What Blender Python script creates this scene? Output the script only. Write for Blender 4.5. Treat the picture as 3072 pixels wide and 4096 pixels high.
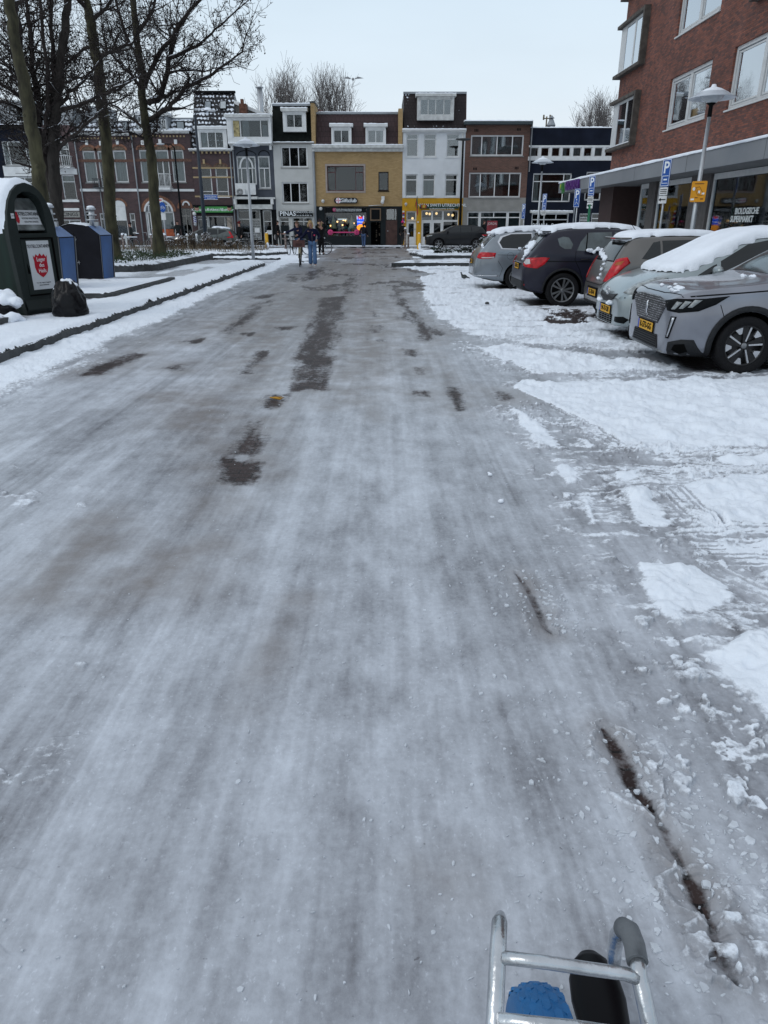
import bpy, bmesh, math, random
import numpy as np
from mathutils import Vector, Matrix, geometry
from mathutils.bvhtree import BVHTree
random.seed(7)
R = math.radians
for o in list(bpy.data.objects): bpy.data.objects.remove(o)
S = bpy.context.scene
COL = S.collection
# ---------------- camera -----------------
PITCH = 22.2; F = 2840.0; CH = 1.68
cd = bpy.data.cameras.new('camera'); cam = bpy.data.objects.new('camera', cd); COL.objects.link(cam)
cam.location = (0, 0, CH); cam.rotation_euler = (R(90-PITCH), 0, 0)
cd.sensor_fit = 'VERTICAL'; cd.sensor_height = 36; cd.sensor_width = 27; cd.lens = F/4096*36
cd.clip_start = 0.05; cd.clip_end = 2000
S.camera = cam
S.render.resolution_x = 768; S.render.resolution_y = 1024
# ---------------- world ------------------
W = bpy.data.worlds.new('World'); S.world = W; W.use_nodes = True
nt = W.node_tree; bg = nt.nodes['Background']
sky = nt.nodes.new('ShaderNodeTexSky'); sky.sky_type = 'NISHITA'; sky.sun_disc = False
SUN_EL, SUN_ROT = 14, 250
sky.sun_elevation = R(SUN_EL); sky.sun_rotation = R(SUN_ROT); sky.air_density = 1.0; sky.dust_density = 2.5
tc = nt.nodes.new('ShaderNodeTexCoord'); sep = nt.nodes.new('ShaderNodeSeparateXYZ')
nt.links.new(tc.outputs['Generated'], sep.inputs[0])
ramp = nt.nodes.new('ShaderNodeValToRGB')
ramp.color_ramp.elements[0].position = 0.0; ramp.color_ramp.elements[0].color = (0.97, 0.985, 1.0, 1)
ramp.color_ramp.elements[1].position = 1.0; ramp.color_ramp.elements[1].color = (0.80, 0.87, 0.96, 1)
e = ramp.color_ramp.elements.new(0.14); e.color = (0.80, 0.91, 1.0, 1)
e = ramp.color_ramp.elements.new(0.40); e.color = (0.62, 0.80, 0.96, 1)
e = ramp.color_ramp.elements.new(0.62); e.color = (0.78, 0.86, 0.96, 1)
nt.links.new(sep.outputs['Z'], ramp.inputs[0])
nz = nt.nodes.new('ShaderNodeTexNoise'); nz.inputs['Scale'].default_value = 2.2; nz.inputs['Detail'].default_value = 4
mpg = nt.nodes.new('ShaderNodeMapping'); mpg.inputs['Scale'].default_value = (1, 1, 3.5)
nt.links.new(tc.outputs['Generated'], mpg.inputs[0]); nt.links.new(mpg.outputs[0], nz.inputs['Vector'])
cm = nt.nodes.new('ShaderNodeMapRange'); cm.inputs[1].default_value = .3; cm.inputs[2].default_value = .7; cm.inputs[3].default_value = 8.9; cm.inputs[4].default_value = 9.9
nt.links.new(nz.outputs['Fac'], cm.inputs[0])
vm = nt.nodes.new('ShaderNodeVectorMath'); vm.operation = 'SCALE'
nt.links.new(ramp.outputs[0], vm.inputs[0]); nt.links.new(cm.outputs[0], vm.inputs['Scale'])
mx = nt.nodes.new('ShaderNodeMixRGB'); mx.inputs[0].default_value = 0.92     # thick cloud over the clear sky
nt.links.new(sky.outputs[0], mx.inputs[1]); nt.links.new(vm.outputs[0], mx.inputs[2])
nt.links.new(mx.outputs[0], bg.inputs[0]); bg.inputs[1].default_value = 0.1
sd = bpy.data.lights.new('sun', 'SUN'); sd.energy = 0.5; sd.angle = R(25); sd.color = (1, .97, .93)
so = bpy.data.objects.new('sun', sd); COL.objects.link(so); so.location = (-20, -5, 40)
so.rotation_euler = (R(90-38), 0, R(-60))
sky.sun_elevation = R(38); sky.sun_rotation = R(240)
S.view_settings.view_transform = 'Standard'; S.view_settings.look = 'None'; S.view_settings.gamma = 1
S.view_settings.exposure = 0.06
S.view_settings.use_curve_mapping = False

# ---------------- pixel <-> world --------
cp, sp = math.cos(R(PITCH)), math.sin(R(PITCH))
def ray(px, py):
    r = (px-1536)/F; u = (2048-py)/F
    return Vector((r, cp+u*sp, -sp+u*cp))
def onY(px, py, Y):
    v = ray(px, py); return Vector((0,0,CH)) + v*(Y/v.y)
def onX(px, py, X):
    v = ray(px, py); return Vector((0,0,CH)) + v*(X/v.x)
def onZ(px, py, z=0.0):
    v = ray(px, py); return Vector((0,0,CH)) + v*((z-CH)/v.z)
c1 = lambda x, y: (x*.61724, y*.61724)
c2 = lambda x, y: (x*.36166, 500+y*.36166)
c3 = lambda x, y: (500+x*.31646, 340+y*.31646)
c4 = lambda x, y: (880+x*.33445, 340+y*.33445)
c5 = lambda x, y: (1240+x*.32552, 340+y*.32552)
c6 = lambda x, y: (1560+x*.36166, 340+y*.36166)
c7 = lambda x, y: (2060+x*.30139, 340+y*.30139)
c8 = lambda x, y: (2300+x*.46534, y*.46534)
dp = lambda x, y: (x*1.8517, y*1.8517)

# ---------------- materials --------------
MATS = {}
def srgb(r, g, b):
    f = lambda c: (c/255/12.92 if c/255 <= .04045 else ((c/255+.055)/1.055)**2.4)
    return (f(r), f(g), f(b))
def mat(name, col, rough=.6, metal=0, var=.12, scale=6, bump=0, spec=.3, coat=0, emit=None, estr=1, alpha=1, bscale=None, detail=4, stretch=(1,1,1), col2=None):
    if name in MATS: return MATS[name]
    m = bpy.data.materials.new(name); m.use_nodes = True; n = m.node_tree; N = n.nodes; L = n.links
    b = N['Principled BSDF']
    b.inputs['Roughness'].default_value = rough; b.inputs['Metallic'].default_value = metal
    b.inputs['Specular IOR Level'].default_value = spec
    if coat: b.inputs['Coat Weight'].default_value = coat; b.inputs['Coat Roughness'].default_value = .05
    t = N.new('ShaderNodeTexCoord'); mp = N.new('ShaderNodeMapping'); mp.inputs['Scale'].default_value = stretch
    L.new(t.outputs['Object'], mp.inputs[0])
    z = N.new('ShaderNodeTexNoise'); z.inputs['Scale'].default_value = scale; z.inputs['Detail'].default_value = detail
    L.new(mp.outputs[0], z.inputs['Vector'])
    r = N.new('ShaderNodeValToRGB'); r.color_ramp.elements[0].position = .3; r.color_ramp.elements[1].position = .7
    c2_ = col2 or tuple(min(1, c*(1+var)) for c in col)
    r.color_ramp.elements[0].color = (*[c*(1-var) for c in col], 1); r.color_ramp.elements[1].color = (*c2_, 1)
    L.new(z.outputs['Fac'], r.inputs[0]); L.new(r.outputs[0], b.inputs['Base Color'])
    if bump:
        z2 = N.new('ShaderNodeTexNoise'); z2.inputs['Scale'].default_value = bscale or scale*4; z2.inputs['Detail'].default_value = 6
        L.new(mp.outputs[0], z2.inputs['Vector'])
        bp = N.new('ShaderNodeBump'); bp.inputs['Strength'].default_value = bump; bp.inputs['Distance'].default_value = .02
        L.new(z2.outputs['Fac'], bp.inputs['Height']); L.new(bp.outputs[0], b.inputs['Normal'])
    if emit: b.inputs['Emission Color'].default_value = (*emit, 1); b.inputs['Emission Strength'].default_value = estr
    MATS[name] = m; return m
def brick(name, ca, cb, mortar, axes='xz', bw=.22, bh=.075, ms=.008, var=.5, big=.25, bump=.15, rough=.85):
    if name in MATS: return MATS[name]
    m = mat(name, ca, rough=rough, var=.1); n = m.node_tree; N = n.nodes; L = n.links
    b = N['Principled BSDF']
    t = N.new('ShaderNodeTexCoord'); s = N.new('ShaderNodeSeparateXYZ'); c = N.new('ShaderNodeCombineXYZ')
    L.new(t.outputs['Object'], s.inputs[0])
    L.new(s.outputs[{'x':0,'y':1}[axes[0]]], c.inputs[0]); L.new(s.outputs[{'z':2,'y':1}[axes[1]]], c.inputs[1])
    k = N.new('ShaderNodeTexBrick'); L.new(c.outputs[0], k.inputs['Vector'])
    k.inputs['Scale'].default_value = 1; k.inputs['Brick Width'].default_value = bw; k.inputs['Row Height'].default_value = bh
    k.inputs['Mortar Size'].default_value = ms; k.inputs['Color1'].default_value = (*ca, 1); k.inputs['Color2'].default_value = (*cb, 1)
    k.inputs['Mortar'].default_value = (*mortar, 1); k.inputs['Mortar Smooth'].default_value = .3; k.inputs['Bias'].default_value = -.1
    z = N.new('ShaderNodeTexNoise'); z.inputs['Scale'].default_value = .9; z.inputs['Detail'].default_value = 8; z.inputs['Roughness'].default_value = .7
    L.new(t.outputs['Object'], z.inputs['Vector'])
    mr = N.new('ShaderNodeMapRange'); mr.inputs[1].default_value = .3; mr.inputs[2].default_value = .7
    mr.inputs[3].default_value = 1-big; mr.inputs[4].default_value = 1+big
    L.new(z.outputs['Fac'], mr.inputs[0])
    vm = N.new('ShaderNodeVectorMath'); vm.operation = 'SCALE'; L.new(k.outputs['Color'], vm.inputs[0]); L.new(mr.outputs[0], vm.inputs['Scale'])
    L.new(vm.outputs[0], b.inputs['Base Color'])
    bp = N.new('ShaderNodeBump'); bp.inputs['Strength'].default_value = bump; bp.inputs['Distance'].default_value = .01; bp.invert = True
    L.new(k.outputs['Fac'], bp.inputs['Height']); L.new(bp.outputs[0], b.inputs['Normal'])
    return m
def tiles(name, dark, snowy, axes='xz', tw=.30, th=.33, thr=.5, patch=1.0):
    """roof tiles, each holding a lump of snow where the mask lets it"""
    m = mat(name, dark, rough=.55, var=.3); n = m.node_tree; N = n.nodes; L = n.links; b = N['Principled BSDF']
    t = N.new('ShaderNodeTexCoord'); s = N.new('ShaderNodeSeparateXYZ'); L.new(t.outputs['Object'], s.inputs[0])
    def M(op, a, b_=None, c=None):
        q = N.new('ShaderNodeMath'); q.operation = op
        for i, v in enumerate((a, b_, c)):
            if v is None: continue
            if isinstance(v, (int, float)): q.inputs[i].default_value = v
            else: L.new(v, q.inputs[i])
        return q.outputs[0]
    x = M('DIVIDE', s.outputs[0], tw); z = M('DIVIDE', s.outputs[2], th)
    row = M('FLOOR', z)
    x = M('ADD', x, M('MULTIPLY', row, .38)); fx = M('ABSOLUTE', M('SUBTRACT', M('FRACT', x), .5)); fz = M('FRACT', z)
    nzz = N.new('ShaderNodeTexNoise'); nzz.inputs['Scale'].default_value = .8; nzz.inputs['Detail'].default_value = 5; L.new(t.outputs['Object'], nzz.inputs['Vector'])
    n2 = N.new('ShaderNodeTexNoise'); n2.inputs['Scale'].default_value = 7; n2.inputs['Detail'].default_value = 3; L.new(t.outputs['Object'], n2.inputs['Vector'])
    # snow lies on the lower part of each tile and in its trough
    v = M('ADD', M('MULTIPLY', M('SUBTRACT', .5, fx), .8), M('MULTIPLY', M('SINE', M('MULTIPLY', fz, math.pi)), .75))
    v = M('ADD', v, M('MULTIPLY', M('SUBTRACT', nzz.outputs['Fac'], .5), 2.2*patch)); v = M('ADD', v, M('MULTIPLY', M('SUBTRACT', n2.outputs['Fac'], .5), 1.7))
    mk = N.new('ShaderNodeMapRange'); mk.inputs[1].default_value = .72+thr; mk.inputs[2].default_value = .95+thr; L.new(v, mk.inputs[0])
    line = N.new('ShaderNodeMapRange'); L.new(fz, line.inputs[0]); line.inputs[1].default_value = 0; line.inputs[2].default_value = .15; line.inputs[3].default_value = .35; line.inputs[4].default_value = 1
    l2 = N.new('ShaderNodeMapRange'); L.new(fx, l2.inputs[0]); l2.inputs[1].default_value = .38; l2.inputs[2].default_value = .5; l2.inputs[3].default_value = 1; l2.inputs[4].default_value = .55
    dk = N.new('ShaderNodeVectorMath'); dk.operation = 'SCALE'; dk.inputs[0].default_value = dark; L.new(M('MULTIPLY', line.outputs[0], l2.outputs[0]), dk.inputs['Scale'])
    mxx = N.new('ShaderNodeMixRGB'); L.new(mk.outputs[0], mxx.inputs[0]); L.new(dk.outputs[0], mxx.inputs[1]); mxx.inputs[2].default_value = (*snowy, 1)
    L.new(mxx.outputs[0], b.inputs['Base Color'])
    bp = N.new('ShaderNodeBump'); bp.inputs['Strength'].default_value = .6; bp.inputs['Distance'].default_value = .04
    L.new(M('ADD', M('MULTIPLY', fz, -.6), M('SUBTRACT', .5, fx)), bp.inputs['Height']); L.new(bp.outputs[0], b.inputs['Normal'])
    return m
def glassm(name, tint=(.05,.06,.07), fac=.3, rough=.03):
    if name in MATS: return MATS[name]
    m = bpy.data.materials.new(name); m.use_nodes = True; N = m.node_tree.nodes; L = m.node_tree.links
    N.remove(N['Principled BSDF']); out = N['Material Output']
    tr = N.new('ShaderNodeBsdfTransparent'); tr.inputs[0].default_value = (.82,.86,.86,1)
    gl = N.new('ShaderNodeBsdfGlossy'); gl.inputs['Roughness'].default_value = rough; gl.inputs[0].default_value = (.9,.95,1,1)
    lw = N.new('ShaderNodeLayerWeight'); lw.inputs[0].default_value = .25
    ad = N.new('ShaderNodeMath'); ad.operation = 'ADD'; ad.use_clamp = True; ad.inputs[1].default_value = fac; L.new(lw.outputs['Fresnel'], ad.inputs[0])
    t = N.new('ShaderNodeTexCoord'); z = N.new('ShaderNodeTexNoise'); z.inputs['Scale'].default_value = 1.3; L.new(t.outputs['Object'], z.inputs['Vector'])
    bp = N.new('ShaderNodeBump'); bp.inputs['Strength'].default_value = .03; bp.inputs['Distance'].default_value = .05; L.new(z.outputs['Fac'], bp.inputs['Height']); L.new(bp.outputs[0], gl.inputs['Normal'])
    mxs = N.new('ShaderNodeMixShader'); L.new(ad.outputs[0], mxs.inputs[0]); L.new(tr.outputs[0], mxs.inputs[1]); L.new(gl.outputs[0], mxs.inputs[2]); L.new(mxs.outputs[0], out.inputs[0])
    MATS[name] = m; return m

SNOWC = (.80, .84, .90)
def snowmat():
    if 'snow' in MATS: return MATS['snow']
    m = mat('snow', SNOWC, rough=.75, var=.05, scale=3, bump=.35, bscale=45, spec=.3)
    b = m.node_tree.nodes['Principled BSDF']
    return m
M_ = {}
M_['snow'] = snowmat()
M_['white'] = mat('white_paint', (.62,.63,.63), .5, var=.10, scale=3)
M_['offwhite'] = mat('weathered_paint', (.50,.51,.50), .6, var=.2, scale=4)
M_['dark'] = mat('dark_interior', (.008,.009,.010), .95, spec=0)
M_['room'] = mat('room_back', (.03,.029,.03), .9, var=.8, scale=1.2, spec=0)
M_['black'] = mat('black_paint', (.006,.007,.008), .65, spec=.08)
M_['glass'] = glassm('window_glass', fac=.03)
M_['glassr'] = glassm('reflecting_glass', fac=.11)
M_['metal'] = mat('galvanised_metal', (.42,.44,.46), .42, metal=.7, var=.15, scale=12)
M_['darkmetal'] = mat('dark_metal', (.05,.055,.06), .45, metal=.3)
M_['concrete'] = mat('concrete', (.20,.20,.195), .85, var=.25, scale=3, bump=.3)
M_['kerb'] = mat('kerb_stone', (.055,.058,.06), .7, var=.35, scale=5, bump=.4)
M_['rubber'] = mat('rubber', (.009,.009,.010), .8, spec=.15, var=.2, bump=.2, scale=30)
M_['curtain'] = mat('curtain', (.25,.26,.26), .9, var=.35, scale=14, stretch=(3,1,.1))

# ---------------- object helpers ---------
def link(o, parent=None):
    COL.objects.link(o)
    if parent is not None: o.parent = parent
    return o
def tag(o, label=None, cat=None, group=None, kind=None):
    if label: o['label'] = label
    if cat: o['category'] = cat
    if group: o['group'] = group
    if kind: o['kind'] = kind
    return o
def empty(name, loc, label, cat, group=None, rz=0):
    o = bpy.data.objects.new(name, None); o.empty_display_size = .2; COL.objects.link(o)
    o.location = loc; o.rotation_euler = (0,0,rz)
    o['label'] = label; o['category'] = cat
    if group: o['group'] = group
    return o
class MB:
    def __init__(s): s.v = []; s.f = []; s.m = []; s.sm = []
    def add(s, vs, fs, mi=0, smooth=False):
        o = len(s.v); s.v += [tuple(v) for v in vs]
        for f in fs: s.f.append(tuple(i+o for i in f)); s.m.append(mi); s.sm.append(smooth)
        return s
    def box(s, x0,x1,y0,y1,z0,z1, mi=0):
        return s.add([(x0,y0,z0),(x1,y0,z0),(x1,y1,z0),(x0,y1,z0),(x0,y0,z1),(x1,y0,z1),(x1,y1,z1),(x0,y1,z1)],
              [(0,3,2,1),(4,5,6,7),(0,1,5,4),(1,2,6,5),(2,3,7,6),(3,0,4,7)], mi)
    def quad(s, a,b,c,d, mi=0): return s.add([a,b,c,d], [(0,1,2,3)], mi)
    def prism(s, pts, axis, a0, a1, mi=0, smooth=False):
        """pts 2D (CCW) extruded along axis: 'y' -> pts are (x,z)"""
        n = len(pts)
        mk = {'y': lambda p, a: (p[0], a, p[1]), 'x': lambda p, a: (a, p[0], p[1]), 'z': lambda p, a: (p[0], p[1], a)}[axis]
        vs = [mk(p, a0) for p in pts] + [mk(p, a1) for p in pts]
        fs = [tuple(range(n)), tuple(range(2*n-1, n-1, -1))]
        s.add(vs, fs, mi)
        o = len(s.v)-2*n
        for i in range(n):
            j = (i+1) % n
            s.f.append((o+i, o+n+i, o+n+j, o+j)); s.m.append(mi); s.sm.append(smooth)
        return s
    def tube(s, pts, rad, n=8, mi=0, caps=True, smooth=True):
        pts = [Vector(p) for p in pts]
        if not isinstance(rad, (list, tuple)): rad = [rad]*len(pts)
        o = len(s.v); up = None
        for i, p in enumerate(pts):
            d = (pts[min(i+1, len(pts)-1)] - pts[max(i-1, 0)])
            if d.length < 1e-9: d = Vector((0,0,1))
            d.normalize()
            if up is None:
                up = Vector((0,0,1)) if abs(d.z) < .9 else Vector((1,0,0))
            a = d.cross(up); 
            if a.length < 1e-6: a = d.cross(Vector((1,0,0)))
            a.normalize(); b = a.cross(d); up = b
            for k in range(n):
                t = 2*math.pi*k/n
                q = p + (a*math.cos(t) + b*math.sin(t))*rad[i]; s.v.append((q.x,q.y,q.z))
        for i in range(len(pts)-1):
            for k in range(n):
                k2 = (k+1) % n
                s.f.append((o+i*n+k, o+i*n+k2, o+(i+1)*n+k2, o+(i+1)*n+k)); s.m.append(mi); s.sm.append(smooth)
        if caps:
            s.f.append(tuple(o+k for k in range(n-1,-1,-1))); s.m.append(mi); s.sm.append(False)
            e = o+(len(pts)-1)*n; s.f.append(tuple(e+k for k in range(n))); s.m.append(mi); s.sm.append(False)
        return s
    def lathe(s, prof, n=24, c=(0,0,0), axis='z', mi=0, smooth=True, a0=0, a1=2*math.pi):
        """prof: (r, h) list"""
        o = len(s.v); full = abs(a1-a0-2*math.pi) < 1e-6; m = n if full else n+1
        for r, h in prof:
            for k in range(m):
                t = a0+(a1-a0)*k/n; x, y = r*math.cos(t), r*math.sin(t)
                q = {'z': (x,y,h), 'y': (x,h,y), 'x': (h,x,y)}[axis]
                s.v.append((q[0]+c[0], q[1]+c[1], q[2]+c[2]))
        for i in range(len(prof)-1):
            for k in range(n):
                k2 = (k+1) % m
                s.f.append((o+i*m+k, o+i*m+k2, o+(i+1)*m+k2, o+(i+1)*m+k)); s.m.append(mi); s.sm.append(smooth)
        return s
    def ico(s, c, r, mi=0, sq=(1,1,1)):
        bm = bmesh.new(); bmesh.ops.create_icosphere(bm, subdivisions=1, radius=1)
        s.add([(c[0]+v.co.x*r*sq[0], c[1]+v.co.y*r*sq[1], c[2]+v.co.z*r*sq[2]) for v in bm.verts], [[v.index for v in f.verts] for f in bm.faces], mi, True); bm.free(); return s
    def ball(s, c, r, sq=(1,1,1), mi=0, seg=16, rings=10):
        prof = [(r*math.sin(math.pi*i/rings)+1e-5, -r*math.cos(math.pi*i/rings)) for i in range(rings+1)]
        o = len(s.v); s.lathe(prof, seg, (0,0,0), 'z', mi)
        for i in range(o, len(s.v)):
            v = s.v[i]; s.v[i] = (c[0]+v[0]*sq[0], c[1]+v[1]*sq[1], c[2]+v[2]*sq[2])
        return s
    def xf(s, fn, start=0):
        for i in range(start, len(s.v)): s.v[i] = tuple(fn(*s.v[i]))
        return s
    def build(s, name, mats, parent=None, fix=False, sharp=None, bevel=0):
        me = bpy.data.meshes.new(name); me.from_pydata(s.v, [], s.f)
        if not isinstance(mats, (list, tuple)): mats = [mats]
        for m in mats: me.materials.append(m)
        if len(s.m): me.polygons.foreach_set('material_index', s.m); me.polygons.foreach_set('use_smooth', s.sm)
        if fix:
            bm = bmesh.new(); bm.from_mesh(me); bmesh.ops.remove_doubles(bm, verts=bm.verts, dist=1e-5); bmesh.ops.recalc_face_normals(bm, faces=bm.faces); bm.to_mesh(me); bm.free()
        if sharp is not None: me.set_sharp_from_angle(angle=R(sharp))
        me.update()
        o = bpy.data.objects.new(name, me); link(o, parent)
        if bevel:
            b = o.modifiers.new('bevel', 'BEVEL'); b.width = bevel; b.segments = 2; b.limit_method = 'ANGLE'; b.angle_limit = R(40)
        return o
def offs(parent):
    return (-parent.location.x, -parent.location.y, -parent.location.z)
def evalmesh(o):
    dg = bpy.context.evaluated_depsgraph_get(); dg.update()
    me = bpy.data.meshes.new_from_object(o.evaluated_get(dg)); return me
def textmesh(name, body, size, mat_, parent, M, extrude=.004, align='CENTER', sx=1.0, shear=0, bold=0):
    cu = bpy.data.curves.new(name, 'FONT'); cu.body = body; cu.size = size; cu.extrude = extrude; cu.align_x = align; cu.align_y = 'CENTER'; cu.shear = shear; cu.offset = bold
    cu.resolution_u = 3
    t = bpy.data.objects.new('tmp', cu); COL.objects.link(t)
    me = evalmesh(t); bpy.data.objects.remove(t)
    for v in me.vertices: v.co = M @ Vector((v.co.x*sx, v.co.y, v.co.z))
    me.materials.clear(); me.materials.append(mat_)
    o = bpy.data.objects.new(name, me); return link(o, parent)
# matrices to place text: facing -Y (towards the camera), facing -X
def MYm(x, y, z): return Matrix.Translation((x,y,z)) @ Matrix.Rotation(R(90), 4, 'X')
def MXm(x, y, z): return Matrix.Translation((x,y,z)) @ Matrix.Rotation(R(-90), 4, 'Z') @ Matrix.Rotation(R(90), 4, 'X')
def copytree(o, parent=None, label=None, loc=None, rz=None, scale=None):
    c = o.copy(); COL.objects.link(c); c.parent = parent
    if label: c['label'] = label
    if loc is not None: c.location = loc
    if rz is not None: c.rotation_euler = (0,0,rz)
    if scale is not None: c.scale = (scale,)*3
    for ch in o.children: copytree(ch, c)
    return c
# numpy noise
def vnoise(x, y, seed=0):
    xi = np.floor(x).astype(np.int64); yi = np.floor(y).astype(np.int64); fx = x-xi; fy = y-yi
    fx = fx*fx*(3-2*fx); fy = fy*fy*(3-2*fy)
    def h(a, b):
        n = (a*374761393 + b*668265263 + seed*1442695041) & 0xffffffff
        n = ((n ^ (n >> 13))*1274126177) & 0xffffffff
        n = (n ^ (n >> 16)) & 0xffff
        return n/65535.0
    return (h(xi,yi)*(1-fx)+h(xi+1,yi)*fx)*(1-fy) + (h(xi,yi+1)*(1-fx)+h(xi+1,yi+1)*fx)*fy
def fbm(x, y, seed=0, oct=4, g=.5):
    s = 0; a = 1; t = 0
    for i in range(oct):
        s = s + a*vnoise(x, y, seed+i*17); t += a; a *= g; x = x*2.03+3.1; y = y*2.03+1.7
    return s/t
def sstep(a, b, x):
    t = np.clip((x-a)/(b-a), 0, 1); return t*t*(3-2*t)
def polysd(X, Y, poly):
    """signed distance, positive inside"""
    P = np.array(poly, float); n = len(P); d = np.full(X.shape, 1e9); ins = np.zeros(X.shape, bool)
    for i in range(n):
        ax, ay = P[i]; bx, by = P[(i+1) % n]; ex, ey = bx-ax, by-ay; wx, wy = X-ax, Y-ay
        t = np.clip((wx*ex+wy*ey)/(ex*ex+ey*ey+1e-12), 0, 1)
        d = np.minimum(d, (wx-ex*t)**2+(wy-ey*t)**2)
        c = ((ay <= Y) != (by <= Y)); 
        with np.errstate(divide='ignore', invalid='ignore'):
            xi = ax + (Y-ay)/(by-ay if by != ay else 1e-9)*ex
        ins ^= c & (X < xi)
    d = np.sqrt(d); return np.where(ins, d, -d)
def linesd(X, Y, pts):
    P = np.array(pts, float); d = np.full(X.shape, 1e9); tt = np.zeros(X.shape)
    for i in range(len(P)-1):
        ax, ay = P[i]; bx, by = P[i+1]; ex, ey = bx-ax, by-ay; wx, wy = X-ax, Y-ay
        t = np.clip((wx*ex+wy*ey)/(ex*ex+ey*ey+1e-12), 0, 1); q = (wx-ex*t)**2+(wy-ey*t)**2
        tt = np.where(q < d, (i+t)/(len(P)-1), tt); d = np.minimum(d, q)
    return np.sqrt(d), tt
# ======================= GROUND ==========================
KX = -4.9
g2 = lambda q: (lambda v: (v.x, v.y))(onZ(q[0], q[1], 0))
g6 = lambda pts: [g2((x*.7065+1900, y*.7065+1400)) for x, y in pts]          # close look at the right foreground
g7 = lambda pts: [g2((x*.9042, y*.9042+1000)) for x, y in pts]               # left half of the road
gd = lambda pts: [g2(dp(x, y)) for x, y in pts]
gf = lambda pts: [g2((700+x*.9042, 1050+y*.9042)) for x, y in pts]
gb = lambda pts: [g2((1000+x*1.249, 2400+y*1.249)) for x, y in pts]

def groundmat():
    m = bpy.data.materials.new('icy_road'); m.use_nodes = True; N = m.node_tree.nodes; L = m.node_tree.links; b = N['Principled BSDF']
    tc = N.new('ShaderNodeTexCoord')
    def at(n):
        a = N.new('ShaderNodeAttribute'); a.attribute_name = n; return a.outputs['Fac']
    def noise(sc, det=5, st=(1,1,1), rough=.55):
        mp = N.new('ShaderNodeMapping'); mp.inputs['Scale'].default_value = st; L.new(tc.outputs['Object'], mp.inputs[0])
        z = N.new('ShaderNodeTexNoise'); z.inputs['Scale'].default_value = sc; z.inputs['Detail'].default_value = det; z.inputs['Roughness'].default_value = rough
        L.new(mp.outputs[0], z.inputs['Vector']); return z.outputs['Fac']
    def mr(v, a, b_, c, d):
        q = N.new('ShaderNodeMapRange'); L.new(v, q.inputs[0])
        for i, k in enumerate((a,b_,c,d)): q.inputs[i+1].default_value = k
        return q.outputs[0]
    def mix(f, a, c):
        q = N.new('ShaderNodeMixRGB')
        if isinstance(f, float): q.inputs[0].default_value = f
        else: L.new(f, q.inputs[0])
        for i, v in ((1,a),(2,c)):
            if isinstance(v, tuple): q.inputs[i].default_value = (*v, 1)
            else: L.new(v, q.inputs[i])
        return q.outputs[0]
    def mth(op, a, c):
        q = N.new('ShaderNodeMath'); q.operation = op
        for i, v in ((0,a),(1,c)):
            if isinstance(v, (int,float)): q.inputs[i].default_value = v
            else: L.new(v, q.inputs[i])
        return q.outputs[0]
    tone = at('tone'); tone = mth('ADD', tone, mr(noise(3.2, 7, (1.5,.6,1), .62), .3, .7, -.24, .24))
    tone = mth('ADD', tone, mr(noise(36, 6, (1,1,1), .75), .3, .7, -.13, .13)); tone = mth('ADD', tone, mr(noise(75, 3, (1,.7,1), .6), .62, .70, 0, .22)); tone = mth('ADD', tone, mr(noise(52, 2, (1,1,1), .5), .20, .27, -.4, 0))
    tone = mth('ADD', tone, mr(noise(11, 6, (1.5,.5,1), .65), .3, .7, -.12, .12))
    ice = mix(mr(tone, 0, 1, 0, 1), (.150,.151,.165), (.552,.582,.634))
    ice = mix(mth('MULTIPLY', at('dirt'), mr(noise(3.2, 5), .35, .6, .35, 1)), ice, (.165,.140,.124))
    k = N.new('ShaderNodeTexBrick'); L.new(tc.outputs['Object'], k.inputs['Vector']); k.inputs['Scale'].default_value = 1
    k.inputs['Brick Width'].default_value = .21; k.inputs['Row Height'].default_value = .085; k.inputs['Mortar Size'].default_value = .006
    k.inputs['Color1'].default_value = (.030,.021,.020,1); k.inputs['Color2'].default_value = (.058,.041,.038,1); k.inputs['Mortar'].default_value = (.018,.016,.016,1)
    wetn = mth('ADD', at('wet'), mr(noise(16, 6, (1,1,1), .75), .25, .75, -.34, .34))
    wetf = mr(wetn, .30, .78, 0, 1)
    slush = mr(noise(60, 5, (1,1,1), .75), .54, .66, 0, .6)
    wetcol = mix(slush, k.outputs['Color'], (.15,.14,.145))
    col = mix(wetf, ice, wetcol)
    sn = mth('ADD', at('snow'), mr(noise(22, 6, (1,1,1), .7), .3, .7, -.24, .24)); snf = mr(sn, .36, .62, 0, 1)
    snc = mix(noise(5, 6), (.71,.76,.83), (.83,.87,.92))
    col = mix(snf, col, snc)
    L.new(col, b.inputs['Base Color'])
    rg = mix(snf, mix(wetf, (.34,.34,.34), (.42,.42,.42)), (.8,.8,.8)); L.new(rg, b.inputs['Roughness'])
    L.new(mr(wetf, 0, 1, .22, .05), b.inputs['Specular IOR Level'])
    h = mth('ADD', mth('MULTIPLY', noise(55, 6, (1,1,1), .7), .35), mth('MULTIPLY', noise(14, 5, (1,1,1), .6), .65))
    bp = N.new('ShaderNodeBump'); bp.inputs['Distance'].default_value = .012; L.new(mr(snf, 0, 1, .28, .85), bp.inputs['Strength']); L.new(h, bp.inputs['Height']); L.new(bp.outputs[0], b.inputs['Normal'])
    return m
GM = groundmat()

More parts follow.
